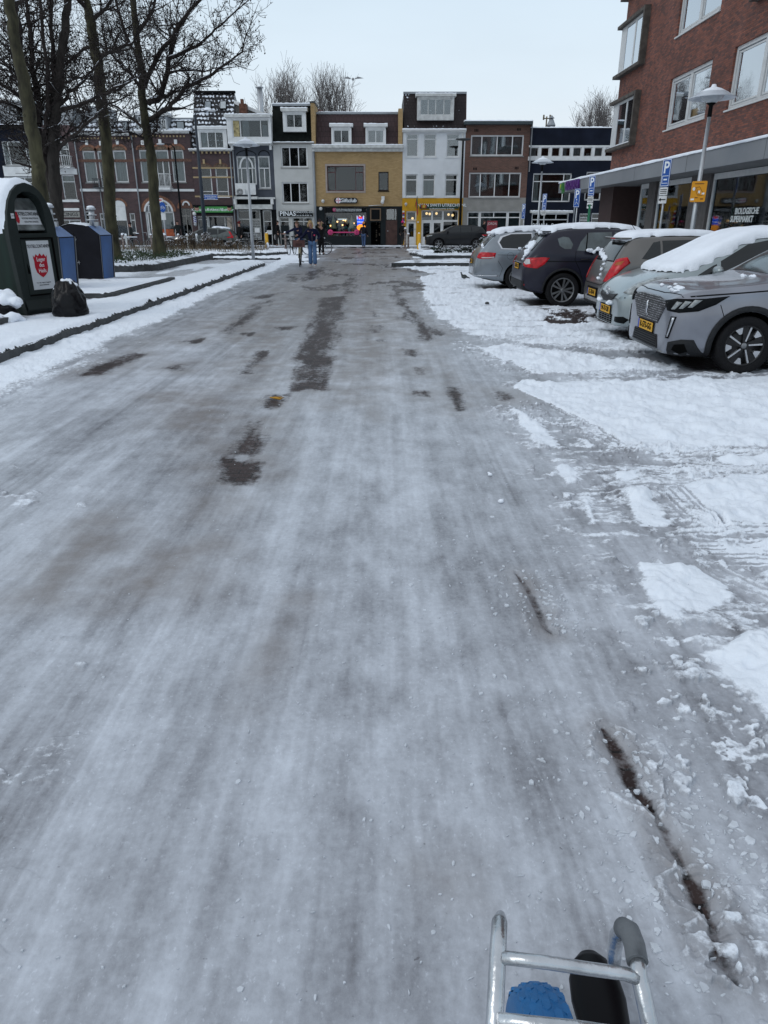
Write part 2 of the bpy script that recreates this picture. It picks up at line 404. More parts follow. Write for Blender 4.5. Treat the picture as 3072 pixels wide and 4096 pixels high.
# snow lumps left between the wheel tracks on the parking side
SNOWP = [g6(p) for p in [
 [(575,835),(655,828),(705,1000),(655,1010),(600,900)],
 [(835,790),(985,780),(1060,870),(1160,1015),(900,1020),(865,950),(850,880)],
 [(1160,765),(1400,730),(1720,690),(1720,1008),(1330,1003),(1250,900)],
 [(900,1230),(1150,1210),(1370,1250),(1500,1420),(1330,1500),(1200,1500),(1160,1580),(1010,1470),(930,1350)],
 [(1560,1260),(1720,1235),(1720,1370)],
 [(1260,1730),(1400,1680),(1560,1590),(1720,1540),(1900,2300),(1720,2200),(1560,2000),(1380,1820)],
 [(435,660),(540,660),(610,740),(530,768),(470,720)],
 [(185,335),(290,360),(420,470),(495,560),(345,560),(310,490),(240,410)],
 [(560,500),(620,490),(740,570),(620,570)],
 [(770,705),(930,698),(900,740),(780,745)],
 [(960,612),(1190,605),(1190,640),(980,640)],
 [(1060,680),(1120,675),(1130,710),(1060,712)],
 [(1300,620),(1500,600),(1720,585),(1720,668),(1480,668)],
 [(180,215),(260,180),(1000,180),(1800,145),(1800,560),(1300,572),(1050,568),(830,560),(700,460),(540,400),(440,350),(380,290),(250,270)],
 [(250,135),(400,52),(900,55),(1180,90),(1160,130),(700,148),(330,150)],
 [(130,60),(200,58),(190,90),(140,85)]]]
SNOWP += [gd(p) for p in [
 [(905,598),(960,590),(1040,588),(1150,600),(1300,640),(1500,700),(1600,760),(1380,762),(1150,745),(1010,722),(945,690),(915,640)],
 [(1030,752),(1100,745),(1330,775),(1300,790),(1130,800)],
 [(860,578),(1050,570),(1200,575),(1100,600),(930,590)]]]
WETP = [g7(p) for p in [
 [(1420,210),(1530,205),(1505,300),(1480,380),(1440,450)],
 [(1420,210),(1500,205),(1480,380),(1445,450),(1445,520),(1430,620),(1310,620),(1330,540),(1325,490),(1305,480),(1330,440),(1365,370),(1400,290)],
 [(1195,640),(1258,640),(1235,680),(1200,705),(1160,700),(1165,670)],
 [(1110,762),(1165,750),(1130,840),(1090,902),(1030,905),(1050,860),(1085,820)],
 [(985,920),(1055,945),(1118,950),(1108,1010),(1070,1030),(1020,1018),(1022,975),(985,950)],
 [(1130,450),(1188,450),(1150,500),(1105,550),(1060,550),(1080,510)],
 [(1150,235),(1205,218),(1130,280),(1070,335),(1010,372),(975,372),(1055,310),(1120,255)],
 [(1100,208),(1240,190),(1205,212),(1110,217)],
 [(590,460),(630,463),(545,500),(450,553),(365,555),(440,510)],
 [(1215,340),(1300,338),(1270,352)], [(1080,370),(1115,368),(1100,378)], [(740,522),(800,505),(770,530)],[(840,405),(900,390),(880,410)],[(1290,110),(1310,105),(1300,140),(1280,140)]]]
WETP += [gf(p) for p in [
 [(960,110),(985,130),(1030,190),(1050,225),(1030,215),(985,165)],[(1050,222),(1085,260),(1118,300),(1128,360),(1118,362),(1105,310),(1060,250)],[(1120,278),(1185,318),(1175,322),(1130,290)],
 [(975,165),(1000,175),(990,185)],[(1000,215),(1020,225),(1012,260)],[(875,280),(895,280),(890,310),(878,305)],[(875,215),(885,215),(885,240)],[(1030,385),(1055,385),(1055,410),(1035,408)],
 [(1235,555),(1248,590),(1255,650),(1240,600)],[(1452,575),(1500,600),(1470,606)],[(1085,470),(1110,475),(1105,500),(1090,500)],[(1085,575),(1115,572),(1110,592)],[(735,100),(800,60),(790,110),(760,140)],[(880,342),(905,342),(900,350)],[(600,40),(660,20),(640,60),(560,90)],
 [(1625,205),(1800,212),(1850,272),(1640,272)]]]
GOUGE = [g6([(235,1265),(300,1350),(350,1450),(385,1545),(440,1610)]), gb([(1130,410),(1190,500),(1225,590),(1290,670)]),
         gb([(1290,670),(1340,770),(1395,870)]), gb([(1395,870),(1430,940),(1470,1020)]), gb([(1470,1020),(1510,1150),(1560,1230)])]
GW = [(.026,.75),(.036,1.),(.022,.75),(.032,1.),(.026,.85)]
TRACKS = [g6([(1065,790),(1200,900),(1320,1010)]), g6([(1130,790),(1260,930),(1345,1010)]),
          g6([(700,1035),(1100,1040),(1700,1020)]), g6([(900,1085),(1200,1100),(1700,1115)]), g6([(900,1130),(1200,1145),(1700,1150)]), g6([(900,1185),(1250,1195),(1700,1205)]),
          g6([(1350,1240),(1500,1320),(1700,1420)]), g6([(150,250),(420,410),(800,560)]), g6([(200,230),(560,400),(830,570)]), g6([(830,560),(1200,590),(1720,585)]),
          g6([(430,640),(700,650),(1100,690),(1700,680)]), gd([(1060,808),(1300,806),(1700,806)]), gd([(1150,1560),(1240,1700),(1330,1900)])]
# soft brownish film where wheels melted the snow
DIRT = [g7([(60,1548),(160,1400),(350,1230),(520,1180),(600,1220),(420,1390),(260,1560)]), g7([(280,1560),(420,1400),(900,1290),(1000,1420),(700,1560)]), g7([(700,640),(1000,600),(1150,540),(1100,700),(800,900)]),
        gf([(300,250),(560,250),(480,560),(220,640)]), gf([(700,60),(960,60),(1050,330),(840,620),(660,620)]), gb([(560,880),(680,880),(650,960),(600,950)]),gf([(100,300),(480,60),(700,0),(900,0),(1000,60),(800,200),(400,400)])]

FILM = [(g7([(1060,1030),(1060,940),(1110,830),(1210,670),(1330,480)]),.34), (g7([(1370,620),(1400,450),(1450,300),(1500,130)]),.5), (g7([(840,1500),(930,1250),(1020,1060)]),.3), (g7([(400,550),(640,400),(1000,370),(1150,240),(1290,90)]),.4), (gf([(960,100),(1050,225),(1120,370),(1230,560)]),.22), (gf([(880,100),(880,700)]),.14), (gb([(0,330),(110,80),(160,0)]),.12)]
def ground_height(X, Y):
    d_kerb = X-KX
    snow = np.zeros(X.shape); wet = np.zeros(X.shape); dirt = np.zeros(X.shape)
    nA = fbm(X*2.2, Y*2.2, 3, 5, .6)-.5; nB = fbm(X*9, Y*9, 5, 4, .6)-.5
    warp = nA*.36+nB*.16+.12*(fbm(X*26, Y*26, 6, 3)-.5)
    near = np.clip(Y/6, .35, 1.5); nL = fbm(X*6, Y*1.3, 8, 5, .6)-.5; nS = fbm(X*4, Y*1.6, 18, 6, .75)
    nT = fbm(X*1.3+Y*.3, Y*4.2, 7, 5, .6); nE = fbm(X*5, Y*14, 9, 4, .6)
    def bb(P, m): 
        P = np.array(P); return (X > P[:,0].min()-m) & (X < P[:,0].max()+m) & (Y > P[:,1].min()-m) & (Y < P[:,1].max()+m)
    for P in SNOWP:
        q = bb(P, .7)
        if q.any():
            s = polysd(X[q], Y[q], P)+warp[q]*.42*near[q]; snow[q] = np.maximum(snow[q], sstep(-.05, .10, s)*(1-.5*sstep(8,11,Y[q])*sstep(.52,.64,nT[q]))); snow[q] = np.maximum(snow[q], .50*sstep(-.5, -.05, s)*sstep(.50,.60,nE[q]))
    # snow ridge along the kerb, and beyond the junction
    wk = .66+.5*(fbm(Y*.35, Y*0+3, 9)-.5)+warp*.9
    snow = np.maximum(snow, sstep(.28, -.2, d_kerb-wk))
    snow = np.maximum(snow, .52*sstep(1.3, -.1, d_kerb-wk)*sstep(.47, .60, fbm(X*2.2, Y*1.2, 41, 5, .65)))
    # beside the parked cars
    px = 2.0+.02*Y
    far = sstep(16, 21, Y)*sstep(.2, 1.4, X-2.2-(Y-16)*.06+warp*2)
    snow = np.maximum(snow, far*sstep(.36, .5, fbm(X*.8, Y*1.3, 21)))
    snow = np.maximum(snow, sstep(5.6, 6.4, X+warp)*sstep(5, 8, Y))
    # strips across the side street
    fz = fbm(X*.25, Y*1.1, 77)
    cross = sstep(30, 34, Y)*(.18+.8*sstep(.45, .6, fz)); 
    snow = np.maximum(snow, cross*np.where((X > -3.2) & (X < 1.5), .35, 1.0))
    snow = np.maximum(snow, sstep(51.8, 52.6, Y)*.75)
    dirt = np.maximum(dirt, .9*sstep(46, 48, Y)*sstep(52.4, 51, Y)*(fbm(X*.3, Y*2, 88) > .38))
    dirt = np.maximum(dirt, .85*sstep(10, 26, Y)*sstep(-3.8, -2.2, X)*sstep(3.0, 1.2, X)*sstep(.35,.6,fbm(X*.9, Y*.5, 52)))
    wet = np.maximum(wet, .72*sstep(12, 22, Y)*sstep(-3.4,-2,X)*sstep(2.6,1.,X)*sstep(.53,.64,fbm(X*1.4, Y*.8, 53, 5, .65)))
    for P in WETP:
        q = bb(P, .6)
        if q.any():
            s = polysd(X[q], Y[q], P)+nL[q]*(.10+.026*Y[q]); wet[q] = np.maximum(wet[q], .95*sstep(-.10-.012*Y[q], .045+.008*Y[q], s)*np.where(Y[q] < 8, 1, np.clip(.28+1.15*nS[q], 0, 1))); dirt[q] = np.maximum(dirt[q], .55*sstep(-.55, 0, s))
    gg = np.zeros(X.shape)
    for P, (w, a) in zip(GOUGE, GW):
        q = bb(P, .35)
        if q.any():
            d, t = linesd(X[q], Y[q], P); ww = w*np.sin(np.clip(t, .03, .97)*math.pi)**.5*(1+.6*nB[q])
            wet[q] = np.maximum(wet[q], .8*a*sstep(ww*1.5, ww*.2, d)); dirt[q] = np.maximum(dirt[q], .5*sstep(.14, 0, d)); gg[q] = np.maximum(gg[q], a*sstep(ww*2.2, 0, d))
            rim = np.exp(-((d-ww*3.1)/(ww*1.2))**2)*(fbm(X[q]*14, Y[q]*14, 61) > .46)
            snow[q] = np.maximum(snow[q], .46*rim*a)
    for P in DIRT:
        q = bb(P, 1.2)
        if q.any():
            s = polysd(X[q], Y[q], P)+nA[q]*1.0*near[q]; dirt[q] = np.maximum(dirt[q], .8*sstep(-.5*1, .5, s/near[q]))
    for P, w in FILM:
        q = bb(P, 1.6)
        if q.any():
            d, t = linesd(X[q], Y[q], P); dirt[q] = np.maximum(dirt[q], .75*sstep(w*1.5, 0, d+nA[q]*.5*w)*(.6+.8*nL[q]))
    # ground under the cars stays bare
    for (x0, x1, y0, y1) in UNDERCAR:
        s = np.minimum(np.minimum(X-x0, x1-X), np.minimum(Y-y0, y1-Y))+warp*.5
        snow *= 1-sstep(-.12, .2, s); wet = np.maximum(wet, sstep(-.1, .2, s)*.8)
    sv = X-.60*(Y*.93+.63)-.25; snow = np.maximum(snow, sstep(0, .25, sv+warp)*sstep(10, 8.5, Y)*sstep(.40, .50, fbm(X*.9, Y*1.4, 55, 5, .6)))
    snow *= 1-.9*sstep(.5, .85, wet)
    tr = np.zeros(X.shape); trd = np.zeros(X.shape)
    for P in TRACKS:
        q = bb(P, .5)
        if q.any():
            d, t = linesd(X[q], Y[q], P); wdt = .085
            ins = sstep(wdt*1.25, wdt*.9, d); 
            rib = .5+.5*np.sin(d/wdt*12)                                  # tread ribs along the track
            cross_ = np.sin((X[q]+Y[q])*130+np.round(d/wdt*3)*2) > .2      # and sipes across it
            tr[q] = np.maximum(tr[q], ins*(.66*(rib > .5)*(fbm(X[q]*7, Y[q]*7, 19)+.5)+.14*cross_)); trd[q] = np.maximum(trd[q], ins)
    snow = snow*(1-trd*.75)+tr*sstep(1.3, 2.2, X)
    # crumbs and streaks of snow on the ice right of the middle
    rr = sstep(.35, 1.2, X-.02*Y)*sstep(19, 14, Y)
    st = fbm(X*3.2+Y*.35, Y*17, 31, 3); crumbs = sstep(.60, .68, fbm(X*20, Y*20, 33, 3))*sstep(.46, .58, fbm(X*1.6, Y*1.6, 35))
    snow = np.maximum(snow, rr*(.54*sstep(.60-.05*sstep(1.2,2,X), .67-.05*sstep(1.2,2,X), st)*sstep(.45, .6, fbm(X*1.1, Y*1.1, 36))+.55*crumbs))
    lf = sstep(-.5, -1.5, X)*sstep(9, 6, Y)
    snow = np.maximum(snow, .48*lf*sstep(.64, .70, fbm(X*5+Y*2.5, Y*11, 38, 3))*sstep(.52, .62, fbm(X*.9, Y*.9, 39)))
    # long streaks in the ice, running with the traffic
    tone = .525+.60*(fbm(X*2.4, Y*.16, 11, 4)-.5)+.62*(fbm(X*11, Y*.35, 15, 4, .65)-.5)+.55*(fbm(X*.8, Y*.5, 12, 4)-.5)+.30*(fbm(X*2.0, Y*5.0, 13, 5, .6)-.5)+.22*(fbm(X*9, Y*9, 16, 4, .6)-.5)
    tone = tone-.2*sstep(9, 24, Y)+.10*sstep(5, 2, Y)*sstep(.5,-1,X)
    tone -= .16*np.exp(-((X+1.25+.03*Y)/.28)**2) - .06*np.exp(-((X-.55)/.5)**2)
    for c in (-2.5, -1.1, .75, 1.5): tone += .34*np.exp(-((X-c-.02*Y)/.32)**2)*(fbm(X*42, Y*.14, 17, 3, .6)-.5)
    tone = np.where(trd > .5, tone+.12, tone)
    soft = sstep(.03, .10, trd)*0
    bumps = fbm(X*5, Y*5, 71, 4, .55)
    H = .002*(fbm(X*1.6, Y*7, 14, 3)-.5)+.010*(fbm(X*2.4, Y*.25, 11, 3)-.5)+.002*nB
    H = H + snow*(.010+.13*np.clip(bumps-.36, 0, 1)+.03*(fbm(X*13, Y*13, 72, 3)-.5))*np.where(d_kerb < 2.2, .8, 1)*sstep(.0, .6, snow)
    H = H - gg*.014 - wet*.006
    return H, np.clip(snow, 0, 1), wet, np.clip(dirt, 0, 1), np.clip(tone, 0, 1)
def setattrs(me, **kw):
    for k, v in kw.items():
        a = me.attributes.new(k, 'FLOAT', 'POINT'); a.data.foreach_set('value', np.ascontiguousarray(v, dtype=np.float32).ravel())
def gridmesh(name, X, Y, Z, mats, keep=None, **attrs):
    nr, nc = X.shape; co = np.stack([X, Y, Z], -1).reshape(-1, 3)
    i = np.arange(nr*nc).reshape(nr, nc); q = np.stack([i[:-1,:-1], i[:-1,1:], i[1:,1:], i[1:,:-1]], -1).reshape(-1, 4)
    if keep is not None:
        k = keep[:-1,:-1] & keep[:-1,1:] & keep[1:,1:] & keep[1:,:-1]; q = q[k.ravel()]
        used = np.unique(q); rm = np.full(nr*nc, -1); rm[used] = np.arange(len(used)); q = rm[q]; co = co[used]; attrs = {a: v.reshape(-1)[used] for a, v in attrs.items()}
    me = bpy.data.meshes.new(name); me.vertices.add(len(co)); me.vertices.foreach_set('co', co.astype(np.float32).ravel())
    me.loops.add(len(q)*4); me.loops.foreach_set('vertex_index', q.astype(np.int32).ravel())
    me.polygons.add(len(q)); me.polygons.foreach_set('loop_start', np.arange(0, len(q)*4, 4, dtype=np.int32)); me.polygons.foreach_set('loop_total', np.full(len(q), 4, np.int32))
    me.polygons.foreach_set('use_smooth', np.ones(len(q), bool)); me.update(calc_edges=True); me.validate()
    for m in (mats if isinstance(mats, (list, tuple)) else [mats]): me.materials.append(m)
    setattrs(me, **attrs)
    return link(bpy.data.objects.new(name, me))
def fan(step, umax, y0, y1, uc):
    ys = np.arange(y0, y1, -step); a = R(PITCH)-np.arctan((2048-ys)/F); Yv = CH/np.tan(a)
    Yv = np.concatenate([Yv, np.arange(Yv[-1]+.25, 57.5, .25)]) if Yv[-1] < 57 else Yv[Yv < 57.5]
    o_ = umax*(5/umax)**(np.arange(1, 61)/60); u = np.concatenate([-o_[::-1], np.linspace(-umax, umax, uc), o_]); Yv = np.concatenate([np.arange(-3, Yv[0]-.04, .05), Yv]); D = np.maximum(Yv*cp+CH*sp, .9)
    return D[:, None]*u[None, :], np.repeat(Yv[:, None], len(u), 1)
UNDERCAR = [(3.7,7.4,8.6,10.1),(3.7,7.2,10.85,12.2),(3.9,7.4,12.95,14.3),(3.1,7.2,15.9,17.4),(2.7,7,20,21.4)]
X, Y = fan(3.4, .66, 4330, 985, 1150)
H, sn_, we_, di_, to_ = ground_height(X, Y)
road = gridmesh('road', X, Y, H+.004, GM, keep=(X > KX-.12) | (Y > 37), snow=sn_, wet=we_, dirt=di_, tone=to_)
tag(road, kind='structure')
# ground beyond the fan
mb = MB(); mb.quad((-400,-300,-.05),(400,-300,-.05),(400,900,-.05),(-400,900,-.05))
gsnow = mat('trodden_snow', (.50,.53,.58), .7, var=.3, scale=.6, bump=.3)
tag(mb.build('ground', gsnow), kind='structure')

# ---- raised pavement on the left ----------
PZ = .12
PAVEP = [(KX,-3),(KX,30.5),(-5.0,31.6),(-5.6,32.8),(-7,33.8),(-11,34.6),(-16,35.0),(-60,35.0),(-60,-3)]
X2, Y2 = fan(3.4, .66, 4330, 985, 1150)
sdp = polysd(X2, Y2, PAVEP)
edge = fbm(X2*4, Y2*4, 91, 4)-.5; nb = fbm(X2*11, Y2*11, 92, 4)-.5
b5 = fbm(X2*3.5, Y2*3.5, 93, 5, .6)
H2 = PZ + .035*sstep(0, .10, sdp)+.045*np.clip(b5-.4, 0, 1) + .035*np.exp(-((sdp-.16)/.10)**2)*(b5)
foot = sstep(.9, 1.5, -X2+KX+.0)*sstep(4.2, 2.6, -X2+KX); H2 -= foot*.022*(1+nb)
sn2 = 1-.62*foot*sstep(.42, .62, fbm(X2*1.5, Y2*.55, 95)+.12)
keep2 = (sdp + edge*.22+.03+nb*.05) > 0
pv = gridmesh('pavement', X2, Y2, H2, GM, keep=keep2 & (X2 < KX+.05), snow=sn2, wet=0*X2, dirt=.25*foot, tone=.55+0*X2)
tag(pv, kind='structure')
# kerb stones along it
mb = MB()
def strip(mb, pts, w, z0, z1, mi=0, gap=0, seg=1.0):
    """kerb stones one after another along a line"""
    for (ax, ay), (bx, by) in zip(pts[:-1], pts[1:]):
        L = math.hypot(bx-ax, by-ay); n = max(1, round(L/seg)); dx, dy = (bx-ax)/L, (by-ay)/L; nx, ny = -dy, dx
        for i in range(n):
            t0 = L*i/n+gap; t1 = L*(i+1)/n-gap; j = random.uniform(-.004, .004)
            p = [(ax+dx*t0+nx*j, ay+dy*t0+ny*j), (ax+dx*t1+nx*j, ay+dy*t1+ny*j)]; q = [(x+nx*w, y+ny*w) for x, y in p]
            mb.prism([p[0], p[1], q[1], q[0]], 'z', z0, z1+random.uniform(-.004, .004), mi)
strip(mb, [(KX,-3),(KX,30.5),(-5.0,31.6),(-5.6,32.8),(-7,33.8),(-11,34.6),(-16,35.0),(-40,35.0)], .14, -.05, PZ+.005, gap=.003)
tag(mb.build('kerb', M_['kerb']), kind='structure')

# ---- traffic islands further back -------------
def island(name, pts, zk=.13, w=.12, lump=.06, seed=1):
    P = np.array(pts); x0, x1, y0, y1 = P[:,0].min(), P[:,0].max(), P[:,1].min(), P[:,1].max()
    m = MB(); strip(m, pts+[pts[0]], w, -.05, zk, gap=.003); tag(m.build('kerb', M_['kerb']), kind='structure')
    nx = max(20, int((x1-x0)/.07)); ny = max(20, int((y1-y0)/.07))
    XX, YY = np.meshgrid(np.linspace(x0, x1, min(nx, 420)), np.linspace(y0, y1, min(ny, 300)))
    s = polysd(XX, YY, pts); e = fbm(XX*4, YY*4, seed)-.5; b = fbm(XX*3, YY*3, seed+5, 5, .6)
    ZZ = zk-.012+lump*b*sstep(0, .2, s)+.025*sstep(0, .1, s)
    o = gridmesh(name, XX, YY, ZZ, GM, keep=(s+e*.06-.02) > 0, snow=1-.7*sstep(.55, .68, fbm(XX*1.4, YY*1.4, seed+9)), wet=0*XX, dirt=0*XX+.2, tone=.6+0*XX)
    return tag(o, kind='structure')
island('pavement', [(.3,30.6),(12,30.6),(12,33.4),(1.6,33.4),(.7,32.6)], lump=.05, seed=11)
island('verge', [(2.0,37.4),(12,37.4),(12,43.5),(2.6,43.5),(1.4,41.5)], lump=.12, seed=12)
island('verge', [(-40,39.5),(-9.5,39.5),(-6.3,40.4),(-5.4,42.5),(-6.5,45.5),(-40,46)], lump=.12, seed=13)
island('pavement', [(-40,53.4),(40,53.4),(40,56),(-40,56)], zk=.08, lump=.05, seed=14)

# ---- loose shards of ice ------------
mb = MB(); rs = random.Random(5)
def shard(x, y, r, z=.006):
    n = rs.randint(5, 8); a0 = rs.random()*6.28; st = rs.uniform(.15, 1); ca, sa = math.cos(a0), math.sin(a0); pts = []
    for k in range(n):
        t = 6.283*k/n; rr = r*rs.uniform(.55, 1.15); u, v = rr*math.cos(t), rr*st*math.sin(t); pts.append((x+u*ca-v*sa, y+u*sa+v*ca))
    th = rs.uniform(.001, .003); o = len(mb.v)
    mb.v += [(p[0], p[1], z-.006) for p in pts]+[(x+(p[0]-x)*.82, y+(p[1]-y)*.82, z+th) for p in pts]
    mb.f.append(tuple(range(o+n, o+2*n))); mb.m.append(0); mb.sm.append(False)
    for k in range(n): mb.f.append((o+k, o+(k+1) % n, o+n+(k+1) % n, o+n+k)); mb.m.append(0); mb.sm.append(False)
for P, (w, a) in zip(GOUGE, GW):
    for _ in range(int(110*a*(1+len(P)*.1))):
        t = rs.random()*(len(P)-1); i = int(t); t -= i; x = P[i][0]*(1-t)+P[i+1][0]*t; y = P[i][1]*(1-t)+P[i+1][1]*t
        d = abs(rs.gauss(.055, .10))+.03
        x += d*(1 if rs.random() < .72 else -1); y += rs.uniform(-.06,.06)
        shard(x, y, rs.choice([.004,.006,.008,.011,.016])*rs.uniform(.7,1.3)*(1+y*.05))
for _ in range(1000):
    y = 1.1+5.5*rs.random()**1.3; x = rs.gauss(.45+.20*y, .50+.07*y)
    if x < -1.2: continue
    shard(x, y, rs.choice([.003,.004,.005,.007,.011])*rs.uniform(.7,1.3)*(1+y*.07))
for _ in range(260):
    y = 1.1+6*rs.random(); x = rs.uniform(-1.1*(y*.6+.6), .3); shard(x, y, rs.choice([.003,.004,.006])*rs.uniform(.6,1.3)*(1+y*.06))
shm = mat('ice_shard', (.52,.55,.59), .45, var=.2, scale=30)
tag(mb.build('ice_shards', shm), 'pale broken flakes of ice scattered over the slippery road', 'ice', kind='stuff')
# ======================= HOUSES ==========================
FY = 56.0
def PX(p): v = onY(p[0], p[1], FY); return v.x
def PZ_(py): return onY(1536, py, FY).z
def rect(c, x0, y0, x1, y1):
    """rectangle measured on a close-up c -> (X0, X1, Z0, Z1) on the facade plane"""
    ym = (y0+y1)/2; a = c(x0, ym); b = c(x1, ym)
    return (PX(a), PX(b), PZ_(c(0, y1)[1]), PZ_(c(0, y0)[1]))
def wallmesh(name, x0, x1, z0, z1, holes, m, parent, y=FY, depth=.16, back=9, mi_reveal=0, mats=None, sides=True):
    """front wall with real openings: a grid of faces that leaves the holes out, plus the reveals"""
    xs = sorted({x0, x1, *[min(max(h[0], x0), x1) for h in holes], *[min(max(h[1], x0), x1) for h in holes]})
    zs = sorted({z0, z1, *[min(max(h[2], z0), z1) for h in holes], *[min(max(h[3], z0), z1) for h in holes]})
    mb = MB()
    for i in range(len(xs)-1):
        for j in range(len(zs)-1):
            cx, cz = (xs[i]+xs[i+1])/2, (zs[j]+zs[j+1])/2
            if any(h[0] < cx < h[1] and h[2] < cz < h[3] for h in holes): continue
            mb.quad((xs[i],y,zs[j]),(xs[i+1],y,zs[j]),(xs[i+1],y,zs[j+1]),(xs[i],y,zs[j+1]))
    for h in holes:
        a, b, c, d = h; e = y+depth
        mb.quad((a,y,c),(a,e,c),(b,e,c),(b,y,c), mi_reveal); mb.quad((a,y,d),(b,y,d),(b,e,d),(a,e,d), mi_reveal)
        mb.quad((a,y,c),(a,y,d),(a,e,d),(a,e,c), mi_reveal); mb.quad((b,y,c),(b,e,c),(b,e,d),(b,y,d), mi_reveal)
    if sides:
        mb.quad((x0,y,z0),(x0,y,z1),(x0,y+back,z1),(x0,y+back,z0)); mb.quad((x1,y,z0),(x1,y+back,z0),(x1,y+back,z1),(x1,y,z1))
        mb.quad((x0,y,z1),(x1,y,z1),(x1,y+back,z1),(x0,y+back,z1)); mb.quad((x0,y+back,z0),(x0,y+back,z1),(x1,y+back,z1),(x1,y+back,z0))
    return mb.build(name, mats or m, parent)
TT = {}
def window(parent, r, cols=(), tr=None, frame=None, glass=None, room=None, curtain=None, fw=.07, y=FY+.09, sill=True, name='window', sillm=None, trcols=None, cdark=False):
    """r=(X0,X1,Z0,Z1); cols = fractions of the mullions, tr = fraction (from the top) of the transom"""
    x0, x1, z0, z1 = r; w = x1-x0; h = z1-z0; frame = frame or M_['white']; glass = glass or M_['glass']; d = .06
    f = MB()
    f.box(x0, x1, y, y+d, z1-fw, z1).box(x0, x1, y, y+d, z0, z0+fw).box(x0, x0+fw, y, y+d, z0+fw, z1-fw).box(x1-fw, x1, y, y+d, z0+fw, z1-fw)
    zt = z1-h*tr if tr else None
    m = fw*.75
    for c in cols:
        top = z1-fw if (tr is None or trcols is None) else zt-m/2
        f.box(x0+w*c-m/2, x0+w*c+m/2, y+.004, y+d-.004, z0+fw, top)
    if trcols:
        for c in trcols: f.box(x0+w*c-m/2, x0+w*c+m/2, y+.004, y+d-.004, zt+m/2, z1-fw)
    if tr:
        cs = [0]+list(cols if trcols is None else [])+[1]
        for a, b in zip(cs[:-1], cs[1:]):
            xa = x0+w*a+(m/2 if a else fw); xb = x0+w*b-(m/2 if b < 1 else fw); f.box(xa, xb, y+.002, y+d-.002, zt-m/2, zt+m/2)
    o = f.build(name, frame, parent)
    g = MB(); g.box(x0+fw*.6, x1-fw*.6, y+.028, y+.036, z0+fw*.6, z1-fw*.6); g.build('pane', glass, o)
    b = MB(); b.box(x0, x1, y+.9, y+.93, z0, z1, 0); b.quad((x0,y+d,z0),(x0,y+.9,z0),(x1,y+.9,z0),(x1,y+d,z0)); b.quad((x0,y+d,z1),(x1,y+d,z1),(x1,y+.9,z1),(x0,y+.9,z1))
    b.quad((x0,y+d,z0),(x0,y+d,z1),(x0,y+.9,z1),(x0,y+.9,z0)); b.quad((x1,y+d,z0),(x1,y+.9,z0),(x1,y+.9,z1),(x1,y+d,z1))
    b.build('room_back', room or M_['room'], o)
    if curtain:
        q = MB()
        for (a, c, lo, hi) in curtain:
            xa, xb = x0+w*a, x0+w*c; n = max(4, int((xb-xa)/.05)); za, zb = z0+h*lo, z0+h*hi; k = len(q.v)
            for i in range(n+1):
                x = xa+(xb-xa)*i/n; yy = y+.12+.02*math.sin(i*1.9+x*5); q.v += [(x,yy,za),(x,yy,zb)]
            for i in range(n): q.f.append((k+2*i,k+2*i+2,k+2*i+3,k+2*i+1)); q.m.append(0); q.sm.append(True)
        q.build('curtain', M_['curtain'] if not cdark else M_['curtaind'], o)
    if sill:
        s = MB(); s.box(x0-.05, x1+.05, FY-.05 if y > FY else y-.06, y+.02, z0-.07, z0-.004); s.build('sill', sillm or M_['concrete'], o)
    return o
M_['curtaind'] = mat('grey_blind', (.16,.17,.18), .9, var=.15, scale=2)
M_['brickC'] = brick('red_brown_brick', (.092,.054,.054), (.058,.038,.041), (.075,.066,.064))
M_['brickD'] = brick('aubergine_brick', (.076,.044,.045), (.050,.034,.037), (.07,.06,.058))
M_['brickE'] = brick('wine_brick', (.084,.049,.051), (.058,.038,.042), (.085,.07,.07))
M_['brickH'] = brick('ochre_brick', (.40,.27,.130), (.32,.21,.095), (.26,.20,.11), big=.12, bump=.3)
M_['brickJ'] = brick('brown_brick', (.140,.072,.055), (.095,.052,.042), (.12,.095,.08), big=.12)
M_['stucco'] = mat('cream_stucco', (.47,.475,.46), .85, var=.07, scale=1.5, bump=.1)
M_['whitewash'] = mat('whitewashed_brick', (.60,.62,.64), .8, var=.07, scale=1.6, bump=.5, bscale=30)
M_['orange'] = mat('ochre_orange_paint', (.50,.27,.012), .55, var=.08, scale=3)
M_['navy'] = mat('navy_paint', (.010,.013,.023), .85, spec=.1, var=.25, scale=1.4, bump=.2, bscale=20)
M_['slateblue'] = mat('slate_blue_paint', (.055,.063,.080), .65, var=.2, scale=1.5)
M_['greystone'] = mat('grey_render', (.24,.235,.22), .85, var=.12, scale=2)
M_['yb'] = mat('yellow_band_brick', (.36,.27,.15), .8, var=.2, scale=20)
M_['tilesnow'] = tiles('snowy_black_tiles', (.012,.012,.014), (.74,.79,.86), thr=.06, patch=.7, tw=.26, th=.30)
M_['tilesnow2'] = tiles('snowy_black_tiles_low', (.014,.014,.017), (.74,.79,.86), thr=-.12, patch=.4, th=.36)
M_['tilered'] = tiles('wine_roof_tiles', (.040,.020,.022), (.70,.75,.82), thr=.9, patch=0)
M_['tileblack'] = mat('black_slate_wall', (.007,.009,.008), .75, spec=.1, var=.5, scale=5, bump=.3)
M_['tilebrown'] = tiles('dark_brown_shingle', (.018,.011,.011), (.66,.71,.78), thr=.62, patch=1.1, tw=.22, th=.2)
M_['zinc'] = mat('zinc_sheet', (.26,.28,.30), .55, metal=.3, var=.15, scale=2)
M_['door'] = mat('dark_green_door', (.010,.014,.016), .6, spec=.15)
M_['red'] = mat('signal_red', (.45,.02,.025), .4)
M_['letter'] = mat('sign_lettering', (.72,.76,.78), .5, var=.05)
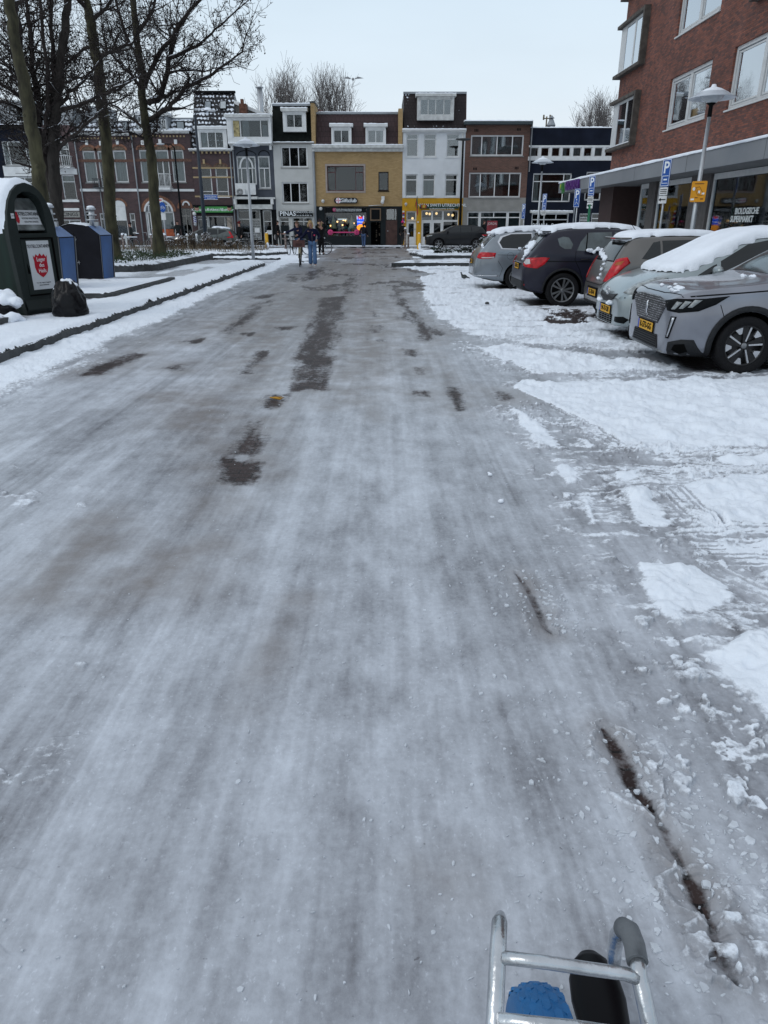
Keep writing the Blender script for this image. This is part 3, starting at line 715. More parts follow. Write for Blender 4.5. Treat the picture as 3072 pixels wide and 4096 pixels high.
def box(name, parent, m, x0,x1,y0,y1,z0,z1, **k): return MB().box(x0,x1,y0,y1,z0,z1).build(name, m, parent, **k)
def snowstrip(name, parent, x0, x1, y0, y1, z, t=.06):
    """a rounded line of snow lying on a ledge"""
    m = MB(); n = max(6, int((x1-x0)/.12)); k = 0
    prof = [(0,0),(.02,.6),(.18,.95),(.5,1.05),(.82,.95),(.98,.6),(1,0)]
    for i in range(n+1):
        x = x0+(x1-x0)*i/n; tt = t*(.75+.5*random.random()); o = random.uniform(-.012,.012)
        for a, b in prof: m.v.append((x, y0+(y1-y0)*a+(o if a < .5 else 0), z+tt*b))
    q = len(prof)
    for i in range(n):
        for j in range(q-1): m.f.append((i*q+j, (i+1)*q+j, (i+1)*q+j+1, i*q+j+1)); m.m.append(0); m.sm.append(True)
    m.f.append(tuple(range(q))); m.m.append(0); m.sm.append(False); m.f.append(tuple(range(n*q+q-1, n*q-1, -1))); m.m.append(0); m.sm.append(False)
    return m.build(name, M_['snow'], parent)
def cornice(parent, x0, x1, z0, z1, out=.3, m=None, snow=True, name='cornice'):
    b = MB(); h = z1-z0
    b.prism([(FY-.002-0, z0), (FY-out*.45, z0), (FY-out*.5, z0+h*.4), (FY-out, z0+h*.55), (FY-out, z1), (FY-.002, z1)][::-1], 'x', x0, x1)
    o = b.build(name, m or M_['offwhite'], parent, fix=True)
    if snow: snowstrip('snow_cover', o, x0, x1, FY-out, FY+.1, z1+.002, .05)
    return o
def mansard(name, parent, x0, x1, z0, z1, run, m, y=FY+.05, top=6, cap=True):
    b = MB(); b.quad((x0,y,z0),(x1,y,z0),(x1,y+run,z1),(x0,y+run,z1))
    b.quad((x0,y+run,z1),(x1,y+run,z1),(x1,y+run+top,z1),(x0,y+run+top,z1), 1)
    b.quad((x0,y,z0),(x0,y+run,z1),(x0,y+run+top,z1),(x0,y+run+top,z0)); b.quad((x1,y,z0),(x1,y+run+top,z0),(x1,y+run+top,z1),(x1,y+run,z1))
    b.quad((x0,y+run+top,z0),(x0,y+run+top,z1),(x1,y+run+top,z1),(x1,y+run+top,z0))
    o = b.build(name, [m, M_['snow']], parent)
    if cap: box('ridge_flashing', o, M_['zinc'], x0-.03, x1+.03, y+run-.1, y+run+.15, z1-.08, z1+.05)
    return o
def dormer(parent, r, y0, depth, capz, cols=(.5,), frame=None, pad=.16, cheek=None, cap=None, tr=None, snow=True, curtain=None, below=.0, glass=None):
    """box dormer; r = window rectangle, capz = top of the flat roof"""
    x0, x1, z0, z1 = r; frame = frame or M_['white']
    X0, X1, Z0 = x0-pad, x1+pad, z0-pad-below
    b = MB()
    b.box(X0, x0, y0, y0+depth, Z0, capz).box(x1, X1, y0, y0+depth, Z0, capz).box(x0, x1, y0, y0+depth, Z0, z0).box(x0, x1, y0, y0+depth, z1, capz)
    o = b.build('dormer', cheek or frame, parent)
    window(o_fix(o, parent), r, cols=cols, tr=tr, frame=frame, y=y0+.04, sill=False, curtain=curtain, name='dormer_window', glass=glass)
    c = box('dormer_roof', parent, cap or frame, X0-.12, X1+.12, y0-.14, y0+depth, capz+.002, capz+.16)
    if snow: snowstrip('snow_cover', c, X0-.12, X1+.12, y0-.12, y0+depth*.7, capz+.164, .07)
    return o
def o_fix(o, parent): return parent
def pipe(parent, x, z0, z1, r=.05, m=None, y=FY-.09, name='drainpipe'):
    return MB().tube([(x,y,z0),(x,y,z1)], r, 8).build(name, m or M_['zinc'], parent)
def railing(parent, x0, x1, y0, y1, z0, z1, m, n=12, slab=True, name='balcony', slabt=.1, brace=False):
    b = MB(); r = .014
    if slab: b.box(x0-.05, x1+.05, y0-.04, y1, z0-slabt, z0)
    b.tube([(x0,y1,z1),(x0,y0,z1),(x1,y0,z1),(x1,y1,z1)], r*1.6, 6); b.tube([(x0,y1,z0+.08),(x0,y0,z0+.08),(x1,y0,z0+.08),(x1,y1,z0+.08)], r*1.2, 6)
    for i in range(n+1):
        x = x0+(x1-x0)*i/n; b.tube([(x,y0,z0),(x,y0,z1)], r, 5)
    for k in (x0, x1):
        for t in (.33,.66): b.tube([(k,y0+(y1-y0)*t,z0),(k,y0+(y1-y0)*t,z1)], r, 5)
    if brace: b.tube([(x0,y0,z1),(x1,y0,z1+.55)], r, 5); b.tube([(x0,y0,z1+.55),(x1,y0,z1)], r, 5); b.tube([(x0,y0,z1+.55),(x1,y0,z1+.55)], r*1.3, 5); b.tube([(x0,y0,z1),(x0,y0,z1+.55)], r*1.3, 5); b.tube([(x1,y0,z1),(x1,y0,z1+.55)], r*1.3, 5)
    return b.build(name, m, parent)
def arch(name, parent, m, xc, w, z, h, t, y0=FY-.03, y1=FY+.02, n=14, flat=1.0):
    """segmental arch ring: inner half width w, inner rise h, band thickness t"""
    b = MB(); ip = [(xc+w*math.cos(a), z+h*math.sin(a)) for a in [math.pi*i/n for i in range(n+1)]]; op = [(xc+(w+t)*math.cos(a), z+(h+t)*math.sin(a)) for a in [math.pi*i/n for i in range(n+1)]]
    for i in range(n): b.prism([ip[i], op[i], op[i+1], ip[i+1]], 'y', y0, y1)
    return b.build(name, m, parent)
def lunette(name, parent, m, xc, w, z, h, y0=FY-.012, y1=FY+.02, n=14):
    b = MB(); b.prism([(xc+w*math.cos(math.pi*i/n), z+h*math.sin(math.pi*i/n)) for i in range(n+1)], 'y', y0, y1); return b.build(name, m, parent)
CZ = [PZ_(y) for y in (985,)][0]; G0 = .05
def house(label, x0, x1, ztop, wall, holes, cat='house', name='row_house', **k):
    e = empty(name, ((x0+x1)/2, FY, 0), label, cat, 'terraced houses across the side street')
    return e
class HB:
    """collects a house: windows are cut out of the wall"""
    def __init__(s, label, x0, x1, ztop, wall, depth=9, name='row_house', cat='house', zlow=0, lower=None, zsplit=None):
        s.x0, s.x1, s.zt, s.wm, s.d = x0, x1, ztop, wall, depth; s.holes = []; s.lower = lower; s.zs = zsplit
        s.root = bpy.data.objects.new(name, None); COL.objects.link(s.root); s.root['label'] = label; s.root['category'] = cat; s.root['group'] = 'terraced houses across the side street'
        s.root.location = (0, 0, 0)
    def win(s, r, hole=True, **k):
        if hole: s.holes.append(r)
        return window(s.root, r, **k)
    def done(s):
        r = s.root
        if s.lower:
            hi = [(h[0],h[1],max(h[2],s.zs),h[3]) for h in s.holes if h[3] > s.zs]; lo = [(h[0],h[1],h[2],min(h[3],s.zs)) for h in s.holes if h[2] < s.zs]
            wallmesh('wall', s.x0, s.x1, s.zs, s.zt, hi, s.wm, r, back=s.d); wallmesh('ground_floor_wall', s.x0, s.x1, -.3, s.zs, lo, s.lower, r, back=s.d)
        else: wallmesh('wall', s.x0, s.x1, -.3, s.zt, s.holes, s.wm, r, back=s.d)
        # put the empty at the foot of the facade without moving the parts
        c = Vector(((s.x0+s.x1)/2, FY, 0)); r.location = c
        for ch in r.children: ch.location = ch.location - c
        return r
bx = {k: PX(v) for k, v in dict(AB=(150,600), BC=(311,690), CD=(548,740), DE=(771,690), EF=(934,700), FG=(1097,690), GH=(1262,720), HI=(1610,690), IJ=(1860,610), JK=(2110,700)).items()}
g_ = .004
# ---- A: dark grey flats at the far left -------
h = HB('dark grey house at the far left with wide white windows', PX((-150,600)), bx['AB']-g_, PZ_(505), M_['navy'])
h.win(rect(c2, 32, 178, 352, 448), cols=(.2,.8), curtain=[(0,.17,0,1),(.83,1,0,1)])
h.win(rect(c2, -380, 178, -60, 448), cols=(.2,.8))
r = rect(c2, 40, 452, 360, 568); box('panel', h.root, M_['white'], r[0], r[1], FY-.03, FY+.01, r[2], r[3])
h.win(rect(c2, 60, 575, 400, 830), cols=(.33,.66), tr=.25)
r = rect(c2, 0, 900, 380, 1240); h.win(r, cols=(.3,.7), tr=.2)
r = rect(c1, 0, 660, 330, 850); 
b = mansard('roof', h.root, h.x0, h.x1, PZ_(505), PZ_(400), .8, M_['zinc'])
for a in (-.1, .45): window(h.root, (h.x0+(h.x1-h.x0)*(a+.35), h.x0+(h.x1-h.x0)*(a+.6), PZ_(490), PZ_(425)), cols=(.5,), y=FY-.1, sill=False)
box('roof_band', h.root, M_['black'], h.x0, h.x1, FY-.25, FY, PZ_(515), PZ_(500)); snowstrip('snow_cover', h.root, h.x0, h.x1, FY-.3, FY, PZ_(500), .05)
h.done()
# ---- B: narrow brick house with balcony -------
h = HB('narrow red brick house with a white railed balcony beside the dark grey house', bx['AB']+g_, bx['BC']-g_, PZ_(500), M_['brickC'])
h.win(rect(c2, 692, 552, 838, 830), tr=.27, curtain=[(0,1,.75,1)]); h.win(rect(c2, 420, 552, 560, 830), tr=.27)
for ya, yb in ((485,548),(828,852),(920,948)): r = rect(c2, 440, ya, 880, yb); box('stone_band', h.root, M_['white'], max(r[0],h.x0), min(r[1],h.x1), FY-.12, FY, r[2], r[3])
r = rect(c2, 480, 470, 815, 360); 
r = rect(c2, 500, 350, 812, 470); railing(h.root, r[0], r[1], FY-.9, FY, r[2], r[3], M_['white'], 14, brace=True)
h.win(rect(c2, 660, 180, 770, 465), tr=.3, frame=M_['white'])
r = rect(c2, 560, 958, 888, 1022); sgn = box('shop_sign', h.root, M_['greystone'], r[0], r[1], FY-.1, FY-.02, r[2], r[3])
textmesh('lettering', 'TRIMMINGS  &  LACINGS'[-6:], (r[3]-r[2])*.9, M_['black'], sgn, MYm(PX(c2(765,990)), FY-.105, (r[2]+r[3])/2), sx=1.1)
h.win(rect(c2, 560, 1045, 905, 1225), cols=(.62,), frame=M_['white'])
mansard('roof', h.root, h.x0, h.x1, PZ_(500), PZ_(420), .9, M_['zinc'])
h.done()
# ---- C and D: the two arched brick houses -----
def archhouse(label, x0, x1, c, wins, door, band, gz, wm, roofbits, ground):
    h = HB(label, x0, x1, PZ_(gz[0]), wm)
    for (a, yt, b, yb, kind) in wins:
        r = rect(c, a, yt, b, yb)
        if kind == 'door':
            w_ = h.win(r, cols=(.5,), tr=.27, trcols=(), curtain=[(0,1,.73,1)], fw=.09, name='balcony_door', sill=False)
        else: h.win(r, tr=.30, curtain=[(0.05,.95,0,1)] if kind == 'c' else [(0,1,.7,1),(0,.2,0,1),(.8,1,0,1)], fw=.085)
        xc = (r[0]+r[1])/2; hw = (r[1]-r[0])/2
        lunette('arch_panel', h.root, M_['yb2'], xc, hw, r[3]+.004, hw*.55); arch('brick_arch', h.root, M_['archb'], xc, hw+.01, r[3], hw*.58, .16, y0=FY-.04)
        kz = r[3]+hw*.58+.1; box('keystone', h.root, M_['white'], xc-.1, xc+.1, FY-.1, FY+.01, kz, kz+.28)
    r = rect(c, 0, band[0], 100, band[1]); box('stone_band', h.root, M_['white'], x0, x1, FY-.07, FY, r[2], r[3])
    for z_ in (PZ_(c(0, band[2])[1]),):
        b = MB(); n = int((x1-x0)/.24)
        for i in range(n): b.box(x0+i*.24+.04, x0+i*.24+.15, FY-.02, FY, z_-.09, z_+.02)
        b.build('dentils', M_['yb'], h.root)
    box('brick_band', h.root, M_['yb3'], x0, x1, FY-.006, FY+.01, PZ_(c(0, band[3])[1])-.09, PZ_(c(0, band[3])[1])+.09)
    cornice(h.root, x0, x1, PZ_(gz[0]), PZ_(gz[1]), out=.32)
    rf = mansard('roof', h.root, x0, x1, PZ_(gz[1])-.05, PZ_(gz[2]), 1.5, M_['tilesnow2'], y=FY+.1)
    roofbits(h); ground(h)
    return h
M_['yb2'] = mat('patterned_brick', (.12,.085,.06), .8, var=.6, scale=9)
M_['yb3'] = mat('banded_brick', (.11,.06,.045), .8, var=.35, scale=9)
M_['archb'] = mat('arch_brick', (.20,.095,.06), .8, var=.4, scale=14)
def roofC(h):
    r = rect(c1, 632, 770, 690, 850); dormer(h.root, rect(c1, 640, 790, 690, 850), FY+.35, 1.2, PZ_(c1(0,775)[1]), pad=.08)
    r = rect(c1, 500, 665, 630, 760); box('roof_dormer_side', h.root, M_['zinc'], r[0], r[1], FY+1.6, FY+4, r[2]-.3, r[3])
    for a in (775,): r = rect(c1, a, 780, a+40, 840); roofwindow(h.root, r)
def roofwindow(parent, r, y=FY+.62):
    b = MB(); b.box(r[0], r[1], y-.1, y+.1, r[2], r[3]); o = b.build('roof_window', M_['black'], parent); g = MB(); g.box(r[0]+.06, r[1]-.06, y-.115, y-.105, r[2]+.06, r[3]-.06); g.build('pane', M_['skyglass'], o)
    # lean back with the roof
    for q in (o,): q.rotation_euler = (0,0,0)
M_['skyglass'] = mat('roof_glass', (.20,.23,.25), .12, spec=.8)
M_['litroof'] = mat('hazy_glass', (.42,.45,.46), .3)
def groundC(h):
    h.win(rect(c2, 945, 955, 1062, 1290), tr=.28, name='front_door', sill=False, frame=M_['white'])
    r = rect(c2, 1110, 975, 1172, 1190); h.win(r, tr=.3)
    r = rect(c2, 1270, 900, 1410, 1260); h.win(r, tr=.42, room=M_['room']); lunette('arch_panel', h.root, M_['white'], (r[0]+r[1])/2, (r[1]-r[0])/2, r[3]+.003, (r[1]-r[0])*.42); arch('brick_arch', h.root, M_['archb'], (r[0]+r[1])/2, (r[1]-r[0])/2+.02, r[3], (r[1]-r[0])*.45, .14)
    box('panel', h.root, M_['white'], r[0]+.02, r[1]-.02, FY-.01, FY+.05, r[3]-.95, r[3]-.003)
    r = rect(c2, 1440, 975, 1500, 1195); h.win(r, tr=.35)
    pipe(h.root, h.x0+.12, 0, PZ_(545)); pipe(h.root, PX(c2(1150,1000)), 0, PZ_(720), r=.04)
    r = rect(c2, 1075, 600, 1160, 690); railing(h.root, PX(c2(1062,650)), PX(c2(1160+95,650)), FY-.6, FY, r[2], r[3], M_['darkmetal'], 10)
h = archhouse('red brown brick house with arched windows and a small dark iron balcony', bx['BC']+g_, bx['CD']-g_, c2,
    [(928,285,1068,635,'c'),(1095,285,1215,690,'door'),(1262,280,1405,635,'c')], None, (705,735,140,395), (543,535,474), M_['brickC'], roofC, groundC); h.done()
def roofD(h):
    r = rect(c3, 622, 440, 728, 565); roofwindow(h.root, r)
    dormer(h.root, rect(c3, 440, 420, 505, 560), FY+.3, 1.2, PZ_(c3(0,385)[1]), pad=.1, cheek=M_['zinc']); r = rect(c3, 140, 380, 220, 560); dormer(h.root, r, FY+.3, 1.2, PZ_(c3(0,375)[1]), pad=.1, cheek=M_['zinc'])
def groundD(h):
    r = rect(c3, 268, 1600, 632, 1930); h.win(r, cols=(.08,.17), frame=M_['white'], fw=.1, curtain=[(.18,.97,.35,1)])
    r2 = rect(c3, 268, 1590, 615, 1600); xc = (r[0]+r[1])/2-.03; w = (r[1]-r[0])/2
    b = MB(); n = 16; b.prism([(xc+w*math.cos(math.pi*i/n), r[3]+.004+w*.82*math.sin(math.pi*i/n)) for i in range(n+1)], 'y', FY-.01, FY+.02)
    o = b.build('fanlight', M_['curtaind'], h.root); arch('arch_frame', o, M_['white'], xc, w-.11, r[3], w*.82-.11, .12, y0=FY-.05)
    b = MB()
    for i in range(1, 6): x = xc-w+2*w*i/6; hh = w*.82*math.sqrt(max(0, 1-((x-xc)/w)**2)); b.box(x-.025, x+.025, FY-.03, FY-.012, r[3], r[3]+hh-.05)
    b.box(xc-w*.9, xc+w*.9, FY-.034, FY-.02, r[3]+w*.36, r[3]+w*.36+.05); b.build('glazing_bar', M_['white'], o)
    arch('brick_arch', h.root, M_['archb'], xc, w+.02, r[3], w*.84, .2)
    box('panel', h.root, mat('orange_film', (.30,.07,.025), .5, var=.3), r[0]+w*.36, r[1]-.1, FY+.02, FY+.06, r[2]+.1, r[2]+(r[3]-r[2])*.33)
    r = rect(c3, 712, 1560, 850, 1985); h.win(r, cols=(.5,), tr=.22, frame=M_['greystone'], name='front_door', sill=False, room=M_['dark']); xc = (r[0]+r[1])/2; w = (r[1]-r[0])/2
    lunette('porch', h.root, M_['yb3'], xc, w, r[3]+.003, w*1.1); arch('brick_arch', h.root, M_['archb'], xc, w, r[3], w*1.1, .16); arch('arch_frame', h.root, M_['white'], xc+.1, w*.45, r[3]+w*.5, w*.5, .1, y0=FY-.06)
    pipe(h.root, PX(c3(150,1200)), 0, PZ_(c3(0,640)[1])); 
    r = rect(c3, 378, 1130, 592, 1300); railing(h.root, r[0], r[1], FY-.8, FY, r[2], r[3], M_['white'], 13, slabt=.16)
h = archhouse('dark brick house with a white balcony and orange panel in its wide arched window', bx['CD']+g_, bx['DE']-g_, c3,
    [(193,820,320,1230,'c'),(395,820,565,1290,'door'),(592,820,752,1228,'c')], None, (1315,1345,640,950), (534,524,462), M_['brickD'], roofD, groundD); h.done()
# ---- E: barber's house --------------
h = HB('narrow brick house with a tall snow-dusted tiled roof and a green shop sign', bx['DE']+g_, bx['EF']-g_, PZ_(605), M_['brickE'])
for a, b_ in ((940,1100),(1148,1305)):
    r = rect(c3, a, 1040, b_, 1412); h.win(r, tr=.31, fw=.09, room=M_['dark'] if a > 1000 else M_['room'], sillm=M_['white']); xc, hw = (r[0]+r[1])/2, (r[1]-r[0])/2
    lunette('arch_panel', h.root, M_['yb2'], xc, hw, r[3]+.003, hw*.45); arch('brick_arch', h.root, M_['yb3'], xc, hw, r[3], hw*.47, .1); box('keystone', h.root, M_['yb'], xc-.07, xc+.07, FY-.08, FY, r[3]+hw*.45, r[3]+hw*.45+.3)
    box('window_rail', h.root, M_['white'], r[0], r[1], FY-.05, FY-.02, r[2]+.32, r[2]+.36)
for yy in (1048,1166,1408): z = PZ_(c3(0,yy)[1]); box('brick_band', h.root, M_['yb'], h.x0, h.x1, FY-.008, FY+.01, z-.05, z+.05)
b = MB(); 
for i in range(9): x = h.x0+.2+i*(h.x1-h.x0-.4)/8; b.box(x-.06, x+.06, FY-.15, FY, PZ_(c3(0,868)[1]), PZ_(c3(0,842)[1]))
b.build('brackets', M_['yb'], h.root)
cornice(h.root, h.x0-.1, h.x1, PZ_(605), PZ_(598), out=.35)
yr = FY+.15; zt, zb = onY(870, 370, FY+2.6).z, PZ_(599)
b = MB(); b.quad((h.x0,yr,zb),(h.x1,yr,zb),(h.x1,yr+2.5,zt),(h.x0,yr+2.5,zt)); b.quad((h.x0,yr+2.5,zt),(h.x1,yr+2.5,zt),(h.x1,yr+7,zb+1),(h.x0,yr+7,zb+1)); b.add([(h.x1,yr,zb),(h.x1,yr+7,zb+1),(h.x1,yr+2.5,zt)],[(0,1,2)],1); b.add([(h.x0,yr,zb),(h.x0,yr+7,zb+1),(h.x0,yr+2.5,zt)],[(0,2,1)],1)
rf = b.build('roof', [M_['tilesnow'], M_['zinc']], h.root); box('ridge_tiles', rf, M_['black'], h.x0-.05, h.x1+.05, yr+2.35, yr+2.65, zt-.03, zt+.1)
r = rect(c3, 945, 585, 1248, 800); dormer(h.root, r, FY+.02, 1.2, PZ_(c3(0,560)[1]), cols=(.33,.66), pad=.22, curtain=[(0,.3,0,1)]); 
for (a, y0_, b_, y1_, mm) in ((1000,205,1095,330,'skyglass'),(1200,205,1285,315,'litroof')):
    def onslope(px, py):
        v = ray(*c3(px, py)); n = Vector((0, -(zt-zb), 2.5)); p0 = Vector((0, yr, zb)); o_ = Vector((0,0,CH)); t = (p0-o_).dot(n)/v.dot(n); return o_+v*t
    A, B, C_, D_ = onslope(a, y1_), onslope(b_, y1_), onslope(b_, y0_), onslope(a, y0_); up = Vector((0,-.85,.5))*.07
    m_ = MB(); m_.add([A,B,C_,D_,A+up,B+up,C_+up,D_+up], [(0,3,2,1),(4,5,6,7),(0,1,5,4),(1,2,6,5),(2,3,7,6),(3,0,4,7)]); o = m_.build('roof_window', M_['black'], h.root)
    cc = (A+B+C_+D_)/4; q = [cc+(p-cc)*.78+up*1.15 for p in (A,B,C_,D_)]; MB().add(q, [(0,1,2,3)]).build('pane', M_[mm], o)
    if mm == 'skyglass':
        m_ = MB(); q0 = [cc+(p-cc)*Vector((1,1,1)) for p in (A,B)]; m_.ball(((A+B)/2+up*2+Vector((0,0,-.0))), .28, (1.1,.4,.55)); m_.build('snow_cover', M_['snow'], o)
r = rect(c3, 892, 1538, 1368, 1612); sgn = box('shop_sign', h.root, mat('green_sign', (.03,.20,.04), .4, col2=(.06,.27,.07), scale=1), r[0], r[1], FY-.35, FY-.05, r[2], r[3]); box('sign_box', h.root, M_['black'], r[0]-.1, r[1], FY-.33, FY-.02, r[3]+.004, r[3]+.1); box('sign_base', h.root, M_['black'], r[0]-.02, r[1], FY-.33, FY-.02, r[2]-.12, r[2]-.004)
textmesh('lettering', 'Kapsalon Amal Barber', .25, M_['letter'], sgn, MYm((r[0]+r[1])/2-.05, FY-.356, r[3]-.22), sx=1.35, extrude=.003); textmesh('lettering', 'Your Barber 13 m', .25, M_['letter'], sgn, MYm((r[0]+r[1])/2-.05, FY-.356, r[2]+.2), sx=1.2, extrude=.003)
m_ = MB(); 
for xx in (r[0]+.18, r[1]-.2): m_.ball((xx, FY-.36, r[2]+.28), .16, (1,.25,1.1), 0); m_.ball((xx, FY-.37, r[2]+.37), .15, (1,.25,.7), 1)
m_.build('portrait', [mat('skin_print', (.35,.20,.15), .6), M_['black']], sgn)
r = rect(c3, 925, 1655, 1375, 2000); h.holes.append(r)
xs = [c3(q,1700) for q in (925,1050,1075,1375)]
window(h.root, (r[0], PX(c3(1048,1750)), r[2], r[3]), tr=.13, frame=M_['offwhite'], name='shop_door', sill=False, room=M_['dark']); window(h.root, (PX(c3(1052,1750)), r[1], r[2]+.5, r[3]), cols=(.66,), frame=M_['offwhite'], name='shop_window', sill=False)
box('poster', h.root, mat('hair_poster', (.30,.26,.22), .6, var=.7, scale=4), PX(c3(1285,1700)), r[1]-.1, FY+.04, FY+.07, r[3]-1.7, r[3]-.1)
m_ = MB(); xx = PX(c3(897,1700)); za, zb_ = PZ_(c3(0,1745)[1]), PZ_(c3(0,1655)[1]); n = 20
for i in range(n):
    for k in range(12):
        t0, t1 = 2*math.pi*k/12, 2*math.pi*(k+1)/12; z0, z1 = za+(zb_-za)*i/n, za+(zb_-za)*(i+1)/n; q = .11
        m_.add([(xx+q*math.cos(t0),FY-.3+q*math.sin(t0),z0),(xx+q*math.cos(t1),FY-.3+q*math.sin(t1),z0),(xx+q*math.cos(t1),FY-.3+q*math.sin(t1),z1),(xx+q*math.cos(t0),FY-.3+q*math.sin(t0),z1)], [(0,1,2,3)], 0 if ((k+i) // 3) % 2 else 1)
m_.ball((xx,FY-.3,zb_+.15), .14, (1,1,1), 0); m_.ball((xx,FY-.3,za-.1), .12, (1,1,1), 2); m_.build('barber_pole', [M_['white'], mat('pole_blue', (.03,.04,.25), .4), M_['metal']], h.root)
pipe(h.root, h.x1-.12, 0, PZ_(605)); h.done()
# ---- F: slate blue house with white bay --------
h = HB('slate blue house with a wide white roof bay, left of the cream house', bx['EF']+g_, bx['FG']-g_, PZ_(582), M_['slateblue'], lower=M_['black'], zsplit=PZ_(c4(0,1490)[1]))
r = rect(c4, 203, 850, 432, 1190); h.win(r, cols=(.22,.78), tr=.42, trcols=(), curtain=[(.0,1,0,1)], fw=.09, cdark=True, name='balcony_door', sill=False); xc = (r[0]+r[1])/2
arch('arch_frame', h.root, M_['white'], xc, (r[1]-r[0])*.28, r[3]-(r[3]-r[2])*.42, (r[3]-r[2])*.34, .12, y0=FY+.02, y1=FY+.08)
r = rect(c4, 458, 848, 600, 1238); h.win(r, cols=(.5,), tr=.37, trcols=(), curtain=[(0,1,0,1)], cdark=True, fw=.09)
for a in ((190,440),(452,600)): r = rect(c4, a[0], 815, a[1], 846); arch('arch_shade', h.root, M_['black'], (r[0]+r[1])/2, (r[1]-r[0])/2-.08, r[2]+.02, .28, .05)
r = rect(c4, 160, 420, 600, 640)
b = MB(); X0, X1 = PX(c4(100,550)), h.x1; zt, zb = PZ_(c4(0,398)[1]), PZ_(c4(0,700)[1])
yb = FY-.45
b.box(X0, r[0], yb, FY+2, zb, zt).box(r[1], X1, yb, FY+2, zb, zt).box(r[0], r[1], yb, FY+2, zb, r[2]).box(r[0], r[1], yb, FY+2, r[3], zt); b.build('roof_bay', M_['white'], h.root)
window(h.root, r, cols=(.22,.77), y=yb+.05, sill=False, curtain=[(.27,.45,0,1),(.8,.95,0,.7)], name='bay_window', cdark=True)
box('poster', h.root, mat('yellow_print', (.34,.28,.14), .6, var=.6, scale=5), r[0]+.08, r[0]+(r[1]-r[0])*.19, yb+.075, yb+.08, r[2]+.08, r[3]-.08)
rf = box('bay_roof', h.root, M_['offwhite'], X0-.12, X1, yb-.2, FY+2.2, zt+.003, PZ_(c4(0,365)[1])); snowstrip('snow_cover', rf, X0-.12, X1, yb-.2, FY+1, PZ_(c4(0,365)[1])+.003, .07)
cornice(h.root, h.x0-.1, h.x1, PZ_(c4(0,725)[1]), PZ_(c4(0,706)[1])-.01, out=.75)
for a in (152, 610): r = rect(c4, a-13, 725, a+13, 778); box('bracket', h.root, M_['white'], r[0], r[1], FY-.35, FY, r[2], r[3])
# plain grey gable and flue rising behind
gx = PX(c4(215,300)); m_ = MB(); m_.prism([(h.x0, PZ_(480)), (PX(c4(480,300)), PZ_(480)), (PX(c4(480,290)), PZ_(c4(0,285)[1])), (h.x0, PZ_(c4(0,120)[1]))], 'y', FY+2.4, FY+5); m_.build('grey_gable', M_['greystone'], h.root, fix=True)
m_ = MB(); pts = [(h.x0-.02, PZ_(c4(0,120)[1])), (PX(c4(485,290)), PZ_(c4(0,285)[1]))]; m_.prism([pts[0], (pts[0][0], pts[0][1]-.22), (pts[1][0], pts[1][1]-.22), pts[1]], 'y', FY+2.2, FY+2.38); m_.build('verge_board', M_['white'], h.root, fix=True)
m_ = MB(); fx_ = onY(*c4(492,200), FY+6).x; m_.tube([(fx_,FY+5.6,6.8),(fx_,FY+5.6,onY(*c4(492,45),FY+5.6).z)], .21, 12); m_.tube([(fx_,FY+5.6,onY(*c4(492,45),FY+5.6).z+.05),(fx_,FY+5.6,onY(*c4(492,38),FY+5.6).z+.08)], .3, 12); m_.build('flue', M_['metal'], h.root)
m_ = MB(); q = onY(*c4(275,330), FY+1.8); m_.box(q.x-.2,q.x+.3,FY+1.5,FY+2.2,zt,zt+1.1).box(q.x-.1,q.x+.1,FY+1.6,FY+1.9,zt+1.1,zt+1.4); m_.build('chimney', mat('rust_brick', (.10,.045,.03), .9, var=.5), h.root)
r = rect(c4, 200, 1180, 440, 1315); box('balcony_panel', h.root, M_['white'], r[0], r[1], FY-.5, FY-.42, r[2], r[3]); box('balcony_slab', h.root, M_['offwhite'], r[0]-.1, r[1]+.1, FY-.7, FY, PZ_(c4(0,1368)[1]), PZ_(c4(0,1338)[1]))
r = rect(c4, 225, 1253, 322, 1315); ac = box('air_conditioner', h.root, M_['white'], r[0], r[1], FY-.72, FY-.52, r[2], r[3]); m_ = MB(); 
for k in range(5): m_.lathe([(.05+.04*k, 0),(.065+.04*k, 0),(.065+.04*k, .01)], 20, (r[0]+(r[1]-r[0])*.36, FY-.735, (r[2]+r[3])/2), 'y')
m_.build('fan_grille', M_['black'], ac)
box('stone_band', h.root, M_['offwhite'], h.x0, h.x1, FY-.3, FY, PZ_(c4(0,1365)[1]), PZ_(c4(0,1342)[1])-.01)
r = rect(c4, 205, 1375, 615, 1428); box('awning_recess', h.root, M_['black'], r[0], r[1], FY-.04, FY, r[2], r[3]); r = rect(c4, 185, 1430, 630, 1486); box('fascia', h.root, M_['offwhite'], r[0], r[1], FY-.3, FY, r[2], r[3])
for a in (190, 628): r = rect(c4, a-16, 1365, a+16, 1428); box('bracket', h.root, M_['white'], r[0], r[1], FY-.32, FY, r[2], r[3])
r = rect(c4, 222, 1498, 490, 1850); h.win(r, cols=(.55,), tr=.3, frame=M_['offwhite'], name='shop_window', sill=False)
r = rect(c4, 520, 1498, 625, 1940); h.win(r, tr=.3, frame=M_['offwhite'], name='shop_door', sill=False)
m_ = MB(); r0 = rect(c4, 395, 1620, 490, 1850)
for i in range(9): m_.box(r0[0]+i*(r0[1]-r0[0])/8-.01, r0[0]+i*(r0[1]-r0[0])/8+.01, FY+.0, FY+.02, r0[2], r0[3])
for i in range(9): m_.box(r0[0], r0[1], FY+.022, FY+.04, r0[2]+i*(r0[3]-r0[2])/8-.01, r0[2]+i*(r0[3]-r0[2])/8+.01)
m_.build('window_grille', M_['offwhite'], h.root)
